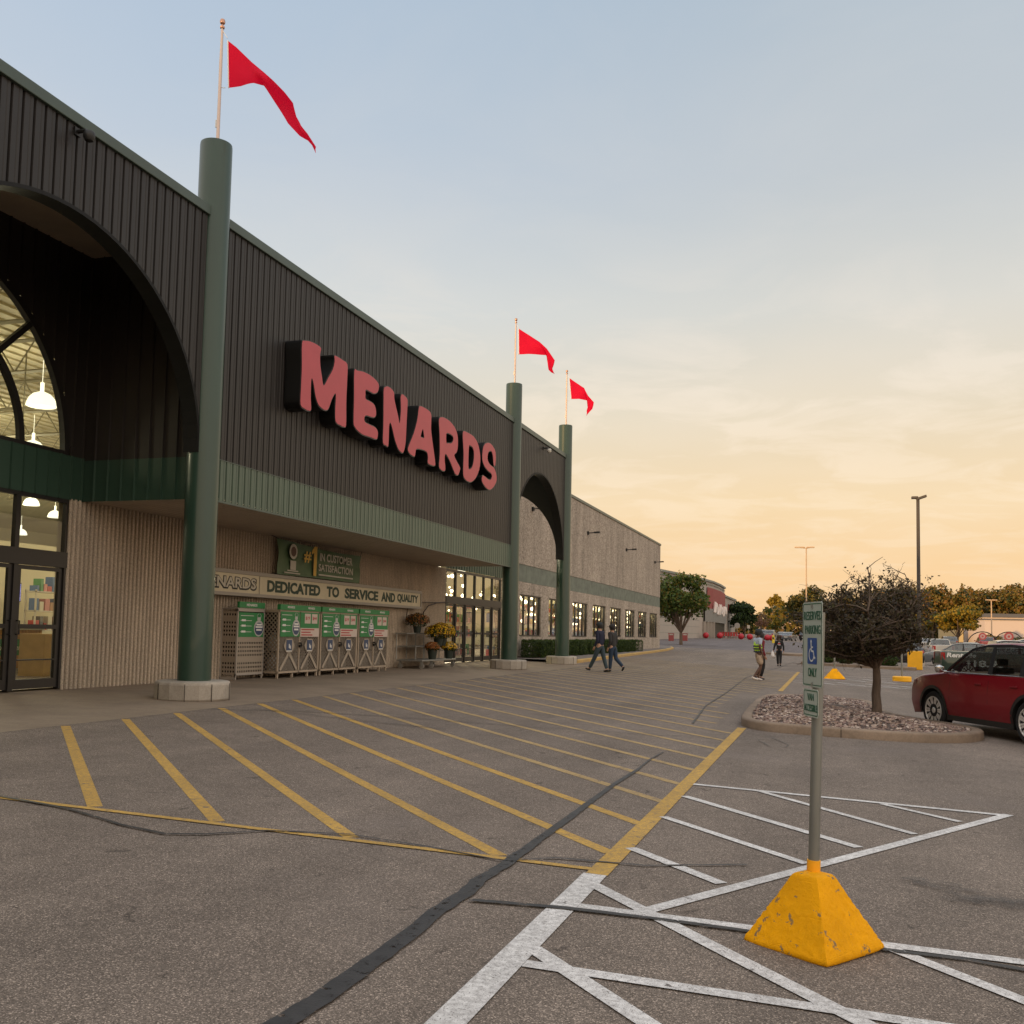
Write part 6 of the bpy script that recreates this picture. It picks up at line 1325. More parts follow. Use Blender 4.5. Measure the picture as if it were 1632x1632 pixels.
car_glass = glass('car glass', (.42, .46, .46), .9, .06); dark_glass = glass('privacy glass', (.10, .11, .11), .9, .06)
tyre_m = MT('tyre rubber', (.014, .013, .013), .8).m; rim_m = MT('bright alloy', (.85, .83, .80), .30, metal=.6).m; chrome = MT('chrome', (.7, .68, .66), .15, metal=1).m
lens_w = MT('headlight lens', (.5, .5, .48), .15, coat=.5).m; lens_r = MT('taillight lens', (.35, .01, .015), .2, coat=.6).m; plate_w = MT('number plate white', (.6, .57, .52), .5).m
def paintm(n_, c, met=.35, r_=.32): return MT('car paint '+n_, c, r_, metal=met, coat=.9).m
SUV = dict(kind='suv', w=1.88, low=[(2.24, .26), (2.32, .50), (2.31, .74), (2.20, .92), (1.85, 1.02), (1.05, 1.10), (.95, 1.10), (-2.12, 1.14), (-2.27, 1.0), (-2.31, .62), (-2.22, .30)], gh=[(1.16, 1.09), (.42, 1.57), (.0, 1.655), (-.7, 1.67), (-1.55, 1.62), (-1.85, 1.52), (-2.16, 1.13)], belt=1.10, wr=.365, axles=(1.40, -1.32), posts=(.98, -.26, -1.10, -1.95), hl=.80, tl=.90, tlh=.16, tumble=.15)
SEDAN = dict(kind='sedan', w=1.82, low=[(2.30, .22), (2.38, .42), (2.36, .62), (2.22, .76), (1.7, .85), (.95, .94), (.85, .94), (-1.5, .98), (-2.15, .99), (-2.34, .88), (-2.36, .5), (-2.28, .26)], gh=[(1.05, .93), (.35, 1.33), (-.1, 1.43), (-.7, 1.44), (-1.2, 1.36), (-1.85, .99)], belt=.95, wr=.33, axles=(1.42, -1.38), posts=(.85, .0, -.95, -1.55), hl=.62, tl=.72, tlh=.14, tumble=.16)
PICK = dict(kind='pickup', w=2.0, low=[(2.70, .36), (2.82, .60), (2.80, .95), (2.70, 1.10), (2.2, 1.18), (1.5, 1.22), (1.35, 1.24), (-.62, 1.26), (-.64, 1.30), (-2.84, 1.32), (-2.88, 1.28), (-2.90, .62), (-2.8, .42)], gh=[(1.55, 1.22), (.92, 1.76), (.5, 1.86), (-.2, 1.87), (-.48, 1.82), (-.64, 1.26)], belt=1.25, wr=.40, axles=(1.82, -1.78), posts=(1.36, .42, -.58), hl=.92, tl=.92, tlh=.34, plz=.5, round=.035, tumble=.15)
def gzc(x, y): return (x, y, gz(x, y))
# the dark red one by the island: wheel track read on the ground
fx, fy, rx_, ry_ = 1.85, 20.57, 3.05, 18.2
hd = math.atan2(fy-ry_, fx-rx_); u_ = Vector((math.cos(hd), math.sin(hd))); lft = Vector((-u_.y, u_.x)); ctr = Vector((fx, fy))-u_*1.40-lft*(.94-.02)
redcar = vehicle('dark red parked car with bright alloy wheels beside the gravel island', 'car', gzc(ctr.x, ctr.y), hd, MT('car paint dark red', (.21, .002, .010), .32, metal=.1, coat=.45).m, dict(SUV, mirror=chrome), detail=2)
def car_at(x, y, rz, label, pm, spec, cat='car', **k): return vehicle(label, cat, gzc(x, y), R_(rz), pm, spec, **k)
P_ = dict(grey=paintm('grey', (.13, .14, .152)), black=paintm('black', (.012, .012, .014)), white=paintm('white', (.50, .46, .41), 0, .5), green=paintm('dark green', (.008, .03, .02), .1), olive=paintm('dark olive', (.05, .05, .04)), silver=paintm('silver', (.22, .22, .21), .1, .45), blue=paintm('blue', (.04, .08, .16)), red=paintm('red', (.32, .02, .02), .1), tan=paintm('tan', (.32, .26, .18)))
car_at(8.6, 76.5, 174, 'silver-grey crossover parked side on behind the yellow block', P_['grey'], SUV)
car_at(3.6, 66.8, 118, 'black car behind the island tree showing its rear plate', P_['black'], SUV)
tk = car_at(7.62, 50.8, 6, 'dark green rental pickup with white lettering on its bed side', P_['green'], PICK, 'pickup truck', name='pickup_truck')
for s_ in (-1,):
    text('Rent Me', (-2.70, s_*1.005, 1.04), (1, 0, 0), (0, 0, 1), .21, 1.25, white_p, 'lettering', tk, .03, .002, .15)
    text('$', (-1.85, s_*1.005, .70), (1, 0, 0), (0, 0, 1), .22, .16, white_p, 'lettering', tk, .03, .002)
    text('18.95', (-1.55, s_*1.005, .62), (1, 0, 0), (0, 0, 1), .31, 1.3, white_p, 'lettering', tk, .03, .002)
[setattr(c_.material_slots[0], 'material', P_['white']) for c_ in tk.children if c_.name.startswith('roof')] if False else None
wp = car_at(9.35, 98, 92, 'white pickup seen from behind above the grey crossover', P_['white'], PICK, 'pickup truck', name='pickup_truck')
car_at(10.4, 58.5, 182, 'dark olive pickup behind the red car roof', P_['olive'], dict(PICK, gh=[(x, z+.22 if z > 1.3 else z) for x, z in PICK['gh']], wr=.44), 'pickup truck', name='pickup_truck')
FAR = [(6.3, 118, 90, 'silver', SUV, 'silver car left of the white pickup tail'), (4.0, 128, 90, 'blue', SEDAN, 'blue sedan half hidden by the island tree crown'), (8.2, 130, 92, 'red', SEDAN, 'small red sedan far beyond the white pickup'), (13.6, 112, 92, 'silver', SEDAN, 'silver sedan just right of the white pickup'), (16.2, 104, 92, 'tan', SUV, 'tan car behind the dark olive pickup'),
       (19.5, 108, 92, 'black', SUV, 'black car at the right edge beyond the dark pickup'), (11.0, 134, 90, 'white', SEDAN, 'white sedan under the yellow tree'), (2.0, 140, 88, 'white', SUV, 'white car far behind the tree trunk'), (14.5, 140, 90, 'grey', SUV, 'grey car below the pale building corner'), (18.5, 138, 90, 'red', SUV, 'red car below the pale building wall'), (22.5, 126, 90, 'silver', SUV, 'silver car at the far right below the hoops'),
       (-9.5, 172, 80, 'silver', SUV, 'silver car in front of the far red-signed store'), (-11.0, 176, 80, 'white', SUV, 'white car parked past the red balls'), (-8.0, 182, 80, 'silver', SEDAN, 'silver sedan on the far drive behind the bollards'), (-4.0, 190, 70, 'black', SUV, 'black car on the far rising road'), (1.0, 196, 20, 'silver', SEDAN, 'silver sedan crossing the far road'), (-6.5, 168, 80, 'grey', SEDAN, 'grey sedan behind the two yellow bollards')]
protos = {}
for x_, y_, rz, c_, sp, lab in FAR: car_at(x_, y_, rz, lab, P_[c_], sp)
me_ = next(c for c in tk.children if c.name.startswith('roof')).data; me_ = me_.copy(); me_.materials[0] = P_['white']; next(c for c in tk.children if c.name.startswith('roof')).data = me_
# tall yellow block, street lamps
b = MB(); b.box(-.40, .40, -.3, .3, 0, 1.08); o = b.build('utility_box', MT('yellow box paint', (.92, .45, .01), .5).vary(.08, 3).m, bevel=.03); o.location = gzc(4.62, 62.0); o.rotation_euler = (0, 0, -.1); tag(o, 'square yellow painted box at the nose of the silver-grey crossover', 'utility box')
lamp_m = MT('dark lamp pole', (.055, .045, .04), .5).m; lamp_p = MT('pale lamp pole', (.50, .36, .24), .5).m
def lamp(x, y, h, r_, label, m_, heads):
    t = thing('street_lamp', label, 'street lamp', gzc(x, y), 0, 'car park lamps'); b = MB(); b.tube([(0, 0, 0), (0, 0, h)], [r_, r_*.8], 10); b.build('pole', m_, t, smooth=True)
    b = MB(); b.lathe([(.32, 0), (.32, .7), (.28, .75)], 16); b.build('footing', base_m, t)
    for dx, dy, w_, tl_ in heads:
        b = MB(); b.obox((dx, dy, h+.02), Vector((1, 0, tl_)).normalized(), (0, 1, 0), Vector((-tl_, 0, 1)).normalized(), w_, .22, .07); b.tube([(0, 0, h-.12), (dx, dy, h-.02)], .04, 6); b.build('lamp_head', m_, t, bevel=.01)
lamp(5.52, 70.5, 11.15, .13, 'tall dark square lamp pole rising behind the island tree', lamp_m, [(.22, 0, .32, .35), (-.2, 0, .2, 0)])
lamp(-2.80, 124, 11.9, .09, 'slim pale lamp pole above the parking sign', lamp_p, [(-.75, 0, .6, 0), (.5, 0, .45, 0)])
lamp(27.0, 193, 7.9, .11, 'short sunlit lamp pole in front of the pale building', lamp_p, [(-.5, 0, .45, 0), (.5, 0, .45, 0)])
# cart corral hoops with round signs, carts
pinkm = MT('round red-pink sign', (.55, .10, .09), .5).m; pinkw = MT('pale ring', (.62, .42, .38), .5).m
for k, (x_, y_, r_) in enumerate(((15.6, 118, .40), (18.4, 119.5, .48), (21.6, 121, .62))):
    t = thing('cart_corral', 'cart corral hoop with a round sign, '+('left', 'middle', 'right')[k]+' one of three under the pale building', 'cart corral', gzc(x_, y_), 0, 'cart corral hoops')
    b = MB(); b.tube([(1.6*math.cos(a_), 0, .8+1.7*math.sin(a_)) for a_ in np.linspace(0, math.pi, 14)], .05, 6); b.tube([(1.6, 0, 0), (1.6, 0, .8)], .05, 6); b.tube([(-1.6, 0, 0), (-1.6, 0, .8)], .05, 6); b.tube([(-1.6, 0, .9), (-1.6, 3, .9)], .03, 5); b.tube([(1.6, 0, .9), (1.6, 3, .9)], .03, 5); b.tube([(-1.6, 3, 0), (-1.6, 3, .9)], .03, 5); b.tube([(1.6, 3, 0), (1.6, 3, .9)], .03, 5); b.build('hoop_frame', black_p, t)
    b = MB(); b.tube([(0, -.04, 2.0), (0, .04, 2.0)], r_, 20); d = b.build('round_sign', pinkm, t); b = MB(); b.tube([(0, -.05, 2.0), (0, -.041, 2.0)], r_*.6, 20); e_ = b.build('ring_print', pinkw, d)
    b = MB(); b.tube([(0, -.06, 2.0), (0, -.051, 2.0)], r_*.28, 16); b.build('dot_print', pinkm, e_)
cartm = MT('cart wire', (.35, .33, .31), .4, metal=.6).m; cartr = MT('cart red plastic', (.42, .03, .03), .5).m
def cart_proto():
    t = thing('shopping_cart', 'shopping cart nested in the row behind the island tree', 'shopping cart', (0, 0, 0), 0, 'shopping carts in the corral'); b = MB()
    for y_ in (-.27, .27):
        b.tube([(-.45, y_, .95), (.45, y_*.8, .85)], .012, 5); b.tube([(-.45, y_, .55), (.45, y_*.8, .50)], .012, 5); b.tube([(-.45, y_, .15), (.45, y_*.8, .15)], .012, 5)
        for q in range(6): x_ = -.45+q*.18; b.tube([(x_, y_, .53), (x_, y_, .92)], .008, 4)
        b.tube([(-.45, y_, .15), (-.5, y_, 1.0)], .014, 5)
    for q in range(6): x_ = -.45+q*.18; b.tube([(x_, -.27, .53), (x_, .27, .53)], .008, 4)
    b.build('basket', cartm, t); b = MB(); b.tube([(-.52, -.27, 1.0), (-.52, .27, 1.0)], .025, 8); b.build('cart_handle', cartr, t)
    for x_ in (-.42, .42):
        for y_ in (-.22, .22): b = MB(); b.tube([(x_, y_-.015, .06), (x_, y_+.015, .06)], .06, 10); b.build('cart_wheel', dark_in, t)
    return t
cp_ = cart_proto(); cp_.location = gzc(4.3, 84); cp_.rotation_euler = (0, 0, R_(90)); cp_['label'] = 'shopping cart at the near end of the left row of carts'
for k in range(1, 16):
    c = copy_tree(cp_); row_ = k % 2; c.location = gzc(4.3+row_*1.1, 84+(k//2)*.45); c['label'] = 'shopping cart in the '+('left' if not row_ else 'right')+' nested row behind the yellow box, number %d from front' % (k//2+1)
b = MB()
for x_ in (3.6, 6.4):
    b.tube([(x_, 83, .0), (x_, 83, 1.1), (x_, 90, 1.1), (x_, 90, 0)], .035, 6)
    b.tube([(x_, 83, .5), (x_, 90, .5)], .025, 6)
b.v = [(v[0], v[1], v[2]+gz(v[0], v[1])) for v in b.v]; tag(b.build('cart_corral', cartm), 'low steel rail corral holding the two rows of shopping carts', 'cart corral')

# ================================================================ trees
bark = MT('grey brown bark', (.15, .105, .075), .9); bark.vary(.45, 5, (2, 2, .5)); bark.bump(bark.noise(14, 6, .7, (2, 2, .4)), .02, 1); bark = bark.m
def limb_tree(t, base, paths, mat=bark, name='trunk'): 
    b = MB()
    for pts, r0, r1, n_ in paths: b.tube(pts, list(np.linspace(r0, r1, len(pts))), n_, cap=True)
    return b.build(name, mat, t, smooth=True, sharp=70)
# small hawthorn-like tree on the island: flat spreading crown with sprays at the top
tx, ty = .83, 20.4; tz = gz(tx, ty)+.22
t = thing('tree', 'small spreading dark-leaved tree on the gravel island', 'tree', (tx, ty, tz), 0)
rs = random.Random(11); paths = [([(0, 0, -.1), (0, 0, .0), (.01, 0, .25), (-.015, 0, .55), (.0, 0, .78)], .125, .085, 12)]
paths[0] = ([(0, 0, -.1), (0, 0, .02), (.005, 0, .12), (-.012, 0, .35), (.008, 0, .6), (.0, 0, .84)], .105, .068, 12)
LP_, LN_ = [], []
def grow(p, d, L, r_, lvl):
    pts = [p]; q = p; dd = d.copy(); n_ = 5 if lvl < 2 else 3
    for k in range(n_):
        dd = (dd+Vector((rs.uniform(-1, 1), rs.uniform(-1, 1), rs.uniform(-.7, .8)))*.20+(Vector((0, 0, -.03)) if lvl > 0 else Vector((0, 0, .0)))).normalized(); q = q+dd*L/n_; pts.append(q)
        if lvl >= 1:
            for _ in range(5 if lvl >= 2 else 2):
                LP_.append(q+Vector((rs.gauss(0, 1), rs.gauss(0, 1), rs.gauss(0, 1)))*.045); LN_.append((rs.gauss(0, 1), rs.gauss(0, 1), rs.gauss(.6, 1)))
    paths.append((pts, r_, r_*.45, 6 if lvl < 2 else 4))
    if lvl < 3:
        for k in range((7, 5, 3)[lvl]):
            i = rs.randint(1, n_); a_ = rs.uniform(0, 6.28); side = Vector((math.cos(a_), math.sin(a_), rs.uniform(-.35, .55))); nd = (dd*.75+side*.8).normalized(); grow(pts[i], nd, L*rs.uniform(.42, .66), r_*.5, lvl+1)
for k in range(12):
    a_ = k*2*math.pi/12+rs.uniform(-.2, .2); grow(Vector((0, 0, .80+.012*k)), Vector((math.cos(a_)*1.0-.22, math.sin(a_), rs.uniform(.30, 1.1))).normalized(), rs.uniform(.85, 1.15)*(1.18 if math.cos(a_) < 0 else .92), .032, 0)
for k in range(8):
    a_ = k*.785+.2; grow(Vector((0, 0, .82)), Vector((math.cos(a_)-.2, math.sin(a_), 1.25)).normalized(), rs.uniform(1.25, 1.5), .034, 0)
for k in range(3):
    a_ = rs.uniform(0, 6.28); grow(Vector((0, 0, .8)), Vector((math.cos(a_)*.45, math.sin(a_)*.45, 1)).normalized(), rs.uniform(1.05, 1.35), .035, 0)
# keep the crown inside its flat-topped outline
def inenv(p): z_ = (p.z-.95)/1.75; return math.hypot(p.x+.30, p.y) < (.40+3.9*max(z_, -.1) if z_ < .25 else 1.30 if z_ < .8 else 1.30-2.2*(z_-.8))
pp_ = []
for pts, r0, r1, n_ in paths:
    if n_ != 12:
        keep_ = [pts[0]]
        for q in pts[1:]:
            if not inenv(q) and rs.random() < .85 and q.z > .9: break
            keep_.append(q)
        pts = keep_
    if len(pts) > 1: pp_.append((pts, r0, r1, n_))
paths = pp_
limb_tree(t, None, paths)
rs2 = np.random.RandomState(4); LPa = np.array([tuple(p) for p in LP_]); LNa = np.array(LN_)
pass; LNa /= np.linalg.norm(LNa, axis=1)[:, None]
tt_ = (LPa[:, 2]-.95)/1.75; rr_ = np.hypot(LPa[:, 0]+.30, LPa[:, 1]); env = np.where(tt_ < .25, .40+3.9*np.maximum(tt_, -.1), np.where(tt_ < .78, 1.38, 1.38-2.6*(tt_-.78-.16*np.sin(LPa[:, 0]*6+1.3)*np.sin(LPa[:, 1]*5+.6))))*(1+.16*np.sin(np.arctan2(LPa[:, 1], LPa[:, 0])*5+LPa[:, 2]*3))
u1 = rs2.uniform(0, 1, len(LPa)); keep = (rr_ < env) & (u1 < np.where(tt_ > .80, .25, np.where(tt_ > .62, .42, .46))*np.where(rr_ > .72*env, .5, 1)); LPa = LPa[keep]; LNa = LNa[keep]
lf_a, lf_b, lf_c = leafmat('dusky leaf', (.085, .068, .038), .25), leafmat('dark dusky leaf', (.034, .028, .019), .15), leafmat('olive leaf', (.075, .072, .028), .25)
print('island tree leaves', len(LPa)); quads('crown', LPa, LNa, .031, [lf_a, lf_b, lf_c], [.45, .43, .12], rs2, t, 1.1)
# low green shrubs on the far island behind the trunk
for k, (x_, y_, s_) in enumerate(((-.2, 62.0, .8), (.9, 61.8, .9), (2.0, 62.2, .85), (3.1, 62.0, .7))):
    q = thing('shrub', 'low green shrub on the far island, '+('leftmost', 'second from the left', 'third from the left', 'rightmost')[k]+' behind the tree trunk', 'shrub', (x_, y_, gz(x_, y_)+.1), 0, 'shrubs on the far island'); leafball('leaves', (0, 0, .45*s_), (.8*s_, .7*s_, .5*s_), 2600, .05, [lf_mid, lf_dk, lf_lt], [.4, .35, .25], 20+k, q); b = MB(); b.tube([(0, 0, -.1), (0, 0, .4)], .03, 5); b.build('stem', bark, q)
lf_gold, lf_ol, lf_rust, lf_pink = leafmat('golden leaf', (.27, .185, .02), .3), leafmat('deep olive leaf', (.15, .115, .022), .3), leafmat('rust leaf', (.22, .12, .03), .25), leafmat('pinkish leaf', (.20, .11, .09), .25)
def bigtree(x, y, zb_, h, w_, label, mats, probs, seed, n_=3800, size=.20, crown0=.28, group='trees beyond the car park', name='tree', blobs=9, flat=.9, trunk=None):
    rr = np.random.RandomState(seed); t = thing(name, label, 'tree', (x, y, zb_), rr.uniform(0, 6), group); c0 = h*crown0; ch = h-c0
    P = []; Nn = []; br = [([(0, 0, -.3), (0, 0, c0*.5), (rr.uniform(-.1, .1), 0, c0), (0, 0, c0+ch*.5)], h*.026, h*.012, 8)]
    for k in range(blobs):
        a_ = rr.uniform(0, 6.28); f = rr.uniform(.1, 1); rad = w_/2*rr.uniform(.30, .46); zc_ = c0+ch*(.22+.62*f); rmax = (w_/2-rad)*math.sqrt(max(.05, 1-((f-.42)/.75)**2)); c_ = np.array([math.cos(a_)*rmax*rr.uniform(.45, 1.05), math.sin(a_)*rmax, zc_])
        if k == 0: c_ = np.array([0, 0, h-rad*.9]); 
        m_ = n_//blobs; d = rr.normal(size=(m_, 3)); d /= np.linalg.norm(d, axis=1)[:, None]; r_ = rr.uniform(.15, 1, m_)**.4
        lump = 1+.16*np.sin(d[:, 0]*6+seed+k)+.14*np.sin(d[:, 1]*7+k)+.12*np.sin(d[:, 2]*8+2*k)
        P.append(c_+d*np.array([rad, rad, rad*flat*min(1.2, ch/w_)])*(r_*lump)[:, None]); Nn.append(d); br.append(([(0, 0, c0*.8), tuple(c_*.5+np.array([0, 0, c0*.4])), tuple(c_)], h*.012, h*.004, 5))
    limb_tree(t, None, br); quads('crown', np.concatenate(P), np.concatenate(Nn), size, mats, probs, rr, t, 1.3); return t
bigtree(-15.1, 105.7, gz(-15, 105.7), 7.7, 6.6, 'leafy green tree at the far corner of the aggregate side wall', [lf_mid, lf_lt, lf_ol], [.35, .45, .20], 1, 9500, .15, .20, blobs=19)
bigtree(-15.6, 193, gz(-15, 193), 6.9, 7.5, 'dark green tree just right of the far store', [lf_dk, lf_mid], [.6, .4], 2, 6000, .22, .2)
bigtree(-13.8, 215, gz(-14, 215), 5.4, 4.6, 'thin pinkish tree with bare twigs beyond the dark green tree', [lf_pink, lf_rust], [.7, .3], 3, 1100, .13, .25)
bigtree(-13.5, 250, gz(-13, 250), 4.9, 4.4, 'round yellow-green tree in front of the orange lit roof', [lf_gold, lf_mid], [.55, .45], 4, 3000, .24, .15)
bigtree(-17.5, 345, 2.6, 13.2, 8.2, 'golden bushy tree rising behind the orange lit roof', [lf_gold, lf_ol], [.7, .3], 5, 4200, .35, .15)
bigtree(-4.0, 205, gz(-4, 205), 10.6, 9.5, 'tall dark oak behind the parking sign', [lf_ol, lf_dk], [.6, .4], 6, 7000, .24, .22, blobs=14)
bigtree(19.6, 176, gz(19, 176), 6.7, 8.2, 'round golden-green tree left of the pale building', [lf_gold, lf_ol, lf_mid], [.55, .25, .2], 7, 7000, .22, .24, blobs=14)
bigtree(13.6, 178, gz(13, 178), 5.8, 6.0, 'smaller golden-green tree behind the island tree crown', [lf_gold, lf_ol, lf_mid], [.4, .35, .25], 8, 4500, .22, .24)
TL = [(4, 262, 11.0, 10), (10.5, 258, 12.4, 11), (17, 262, 13.0, 12), (24, 266, 13.6, 12), (30.5, 262, 12.6, 12), (37, 268, 13.0, 12), (43, 264, 12.8, 12), (49.5, 268, 14.6, 14), (57, 272, 15.2, 14), (65, 276, 14, 14), (20.5, 282, 14.4, 13), (33.5, 284, 14.4, 13), (46, 286, 15.0, 14), (-1.5, 268, 9.2, 9), (54, 250, 10.5, 10)]
for k, (x_, y_, h_, w_) in enumerate(TL):
    lab = ('autumn brown-green tree in the wood behind the car park, number %d from the left' % (sorted([q[0] for q in TL]).index(x_)+1))
    bigtree(x_, y_, gz(x_, y_), h_*.98, w_, lab, [lf_ol, lf_rust, lf_dk], [.5, .28, .22] if k != 14 else [.1, .05, .85], 30+k, 5200, .34, .12, blobs=13)
# far-off ground cover closing the view under the trees
hb = MB()
for k in range(90):
    pass
rsx = np.random.RandomState(8); n_ = 9000; P = np.stack([rsx.uniform(-40, 130, n_), rsx.uniform(286, 300, n_), rsx.uniform(0, 1, n_)], 1); P[:, 2] = P[:, 2]*(6+2*np.sin(P[:, 0]*.3)+1.5*np.sin(P[:, 0]*.11+2))+2.2
wd_ = quads('woodland', P, rsx.normal(size=(n_, 3)), .8, [lf_ol, lf_dk, lf_rust], [.5, .35, .15], rsx); tag(wd_, 'dense mass of far woodland closing the view behind the separate trees', 'wood', kind='stuff')
for k, (x_, y_, w_, h_, m_) in enumerate(((20.5, 146, 3.0, 1.6, [lf_rust, lf_ol]), (24.5, 148, 4.0, 1.4, [lf_ol, lf_dk]), (28.5, 147, 3.2, 1.9, [lf_gold, lf_mid]), (33, 149, 5.0, 1.2, [lf_mid, lf_dk]))):
    q = thing('shrub', ('rust brown', 'olive', 'yellow-green', 'dark green')[k]+' shrub on the verge below the pale building', 'shrub', gzc(x_, y_), 0, 'shrubs below the pale building'); leafball('leaves', (0, 0, h_*.5), (w_/2, 1.2, h_*.6), 1500, .14, m_, [.6, .4], 60+k, q); b = MB(); b.tube([(0, 0, -.1), (0, 0, h_*.5)], .05, 5); b.build('stem', bark, q)

# ================================================================ the far store with a curved front
tw = MT('pale store wall', (.40, .35, .30), .8); tw.vary(.08, .6); tw = tw.m; tcap = MT('store cornice', (.22, .23, .20), .6).m; tred = MT('red sign panel', (.27, .055, .05), .7).m; tlow = MT('grey store canopy', (.22, .21, .19), .7).m
fs_ = thing('far_store', 'pale store with curved front and red sign panel beyond the aggregate wall', 'store', (-25, 160, 1.3)); FO = Vector(fs_.location)
def fpart(b, n_, m_, **k): o = b.build(n_, m_, **k); o.parent = fs_; o.matrix_parent_inverse = Matrix.Translation(-FO); return o
arcp = [(-40, 112), (-30, 120), (-24.2, 127), (-21.82, 132.66), (-20.6, 140), (-19.6, 148), (-18.7, 154.4), (-18.1, 161.3), (-17.95, 171), (-18.23, 181.7)]
ap = []
for A, B in zip(arcp, arcp[1:]):
    for k in range(3): ap.append(Vector(A).lerp(Vector(B), k/3))
ap.append(Vector(arcp[-1])); 
def wallstrip(b, P, z0, z1, off=0):
    for A, B in zip(P, P[1:]):
        t_ = (B-A).normalized(); n_ = Vector((t_.y, -t_.x))*off; b.quad((A.x+n_.x, A.y+n_.y, z0), (B.x+n_.x, B.y+n_.y, z0), (B.x+n_.x, B.y+n_.y, z1), (A.x+n_.x, A.y+n_.y, z1))
b = MB(); wallstrip(b, ap, .6, 10.2); b.quad((-18.23, 181.7, .6), (-60, 181.7, .6), (-60, 181.7, 10.2), (-18.23, 181.7, 10.2)); b.add([(p.x, p.y, 10.2) for p in ap]+[(-80, 181.7, 10.2), (-80, 112, 10.2)], [list(range(len(ap)+2))]); b.quad((-40, 112, .6), (-80, 112, .6), (-80, 112, 10.2), (-40, 112, 10.2)); fpart(b, 'wall', tw)
b = MB(); wallstrip(b, ap, 10.2, 10.5, .25); wallstrip(b, ap, 9.75, 9.9, .12)
for A, B in zip(ap, ap[1:]): b.quad((A.x+.25, A.y, 10.5), (B.x+.25, B.y, 10.5), (B.x-.5, B.y, 10.5), (A.x-.5, A.y, 10.5)); b.quad((A.x+.25, A.y, 10.2), (B.x+.25, B.y, 10.2), (B.x-.1, B.y, 10.2), (A.x-.1, A.y, 10.2))
fpart(b, 'cornice', tcap)
i0 = next(i for i, p in enumerate(ap) if p.y > 155.5)
b = MB(); wallstrip(b, ap[i0:], 6.0, 9.3, .15); pr__ = fpart(b, 'red_panel', tred)
b = MB(); wallstrip(b, ap[i0-1:], 3.9, 6.0, .30); 
for A, B in zip(ap[i0-1:], ap[i0:]): b.quad((A.x+.3, A.y, 3.9), (B.x+.3, B.y, 3.9), (B.x-.1, B.y, 3.9), (A.x-.1, A.y, 3.9)); b.quad((A.x+.3, A.y, 6.0), (B.x+.3, B.y, 6.0), (B.x-.1, B.y, 6.0), (A.x-.1, A.y, 6.0))
fpart(b, 'canopy', tlow)
b = MB(); wallstrip(b, ap[i0+3:], 1.2, 3.9, .05); fpart(b, 'dark_entrance', MT('dim glazed entrance', (.05, .05, .045), .3).m)
for q in range(i0-1, i0+3): A = ap[q]; b = MB(); b.box(A.x+.05, A.x+.45, A.y-.2, A.y+.2, 1.0, 3.9); fpart(b, 'entrance_post', tw)
ml = []
for q in range(7): ml.append((q*1.9, .0 if q % 2 else .35))
b = MB()
for q in range(9):
    A = ap[-1].lerp(ap[i0+2], 1-q/9.0); zz_ = 5.9+.35*math.sin(q*1.9); b.tube([(A.x+.45, A.y-.8, zz_-.5), (A.x+.5, A.y-.2, zz_+.6+.5*(q % 3 == 0)), (A.x+.5, A.y+.4, zz_-.3), (A.x+.45, A.y+1.0, zz_+.2)], .22, 6)
fpart(b, 'script_letters', MT('white script sign', (.75, .66, .60), .5).m)
b = MB(); b.box(-45, -18.6, 184, 207, .6, 8.9); fpart(b, 'side_wing', tw); b = MB(); b.box(-45, -18.35, 183.9, 207.2, 8.9, 9.25); fpart(b, 'wing_cornice', tcap)
b = MB(); P = [(-18.55, 195+3.0*math.cos(a_), 2.3+2.6*math.sin(a_)) for a_ in np.linspace(0, math.pi, 20)]+[(-18.55, 192, 1.3), (-18.55, 198, 1.3)]; b.add(P, [list(range(len(P)))]); fpart(b, 'arched_opening', tlow)
b = MB()
for q in range(5): b.box(-18.55, -18.4, 191.5+q*1.6, 192.6+q*1.6, 6.6, 7.8-.2*(q % 2))
fpart(b, 'red_letters', tred)
b = MB()
for z_ in (2.0, 3.0, 4.0): wallstrip(b, ap[:i0-1], z_, z_+.05, .01)
fpart(b, 'block_course', tcap)
ballm = MT('red ball bollard', (.42, .012, .025), .45).m
bmb = bmesh.new(); bmesh.ops.create_uvsphere(bmb, u_segments=24, v_segments=14, radius=.46); bme = bpy.data.meshes.new('ball_bollard'); bmb.to_mesh(bme); bmb.free(); bme.materials.append(ballm); bme.polygons.foreach_set('use_smooth', [True]*len(bme.polygons))
BL = [(-18.0, 152.2), (-16.0, 152.8), (-12.94, 153.8), (-11.68, 154.2), (-9.15, 155.0), (-8.5, 155.2)]
for k, (x_, y_) in enumerate(BL):
    o = bpy.data.objects.new('ball_bollard', bme); C.objects.link(o); o.location = (x_, y_, gz(x_, y_)+.44); tag(o, 'big red ball bollard before the far store, '+('leftmost', 'second', 'third', 'fourth', 'fifth', 'rightmost')[k]+' of the row', 'bollard', 'red ball bollards')
for k, (x_, y_) in enumerate(((-7.19, 134.6), (-6.49, 134.9))):
    t = thing('yellow_bollard', ('left' if k == 0 else 'right')+' one of two tall yellow bollards behind the woman in black', 'bollard', gzc(x_, y_), 0, 'yellow bollards'); b = MB(); b.lathe([(.17, 0), (.17, .95), (.12, 1.05), (0, 1.08)], 14); b.build('sleeve', MT('bollard yellow', (.70, .52, .03), .5).m if k == 0 else bpy.data.materials['bollard yellow'], t, smooth=True, sharp=50); b = MB(); b.box(-.1, .1, -.18, -.172, .5, .8); b.build('sticker', black_p, t)
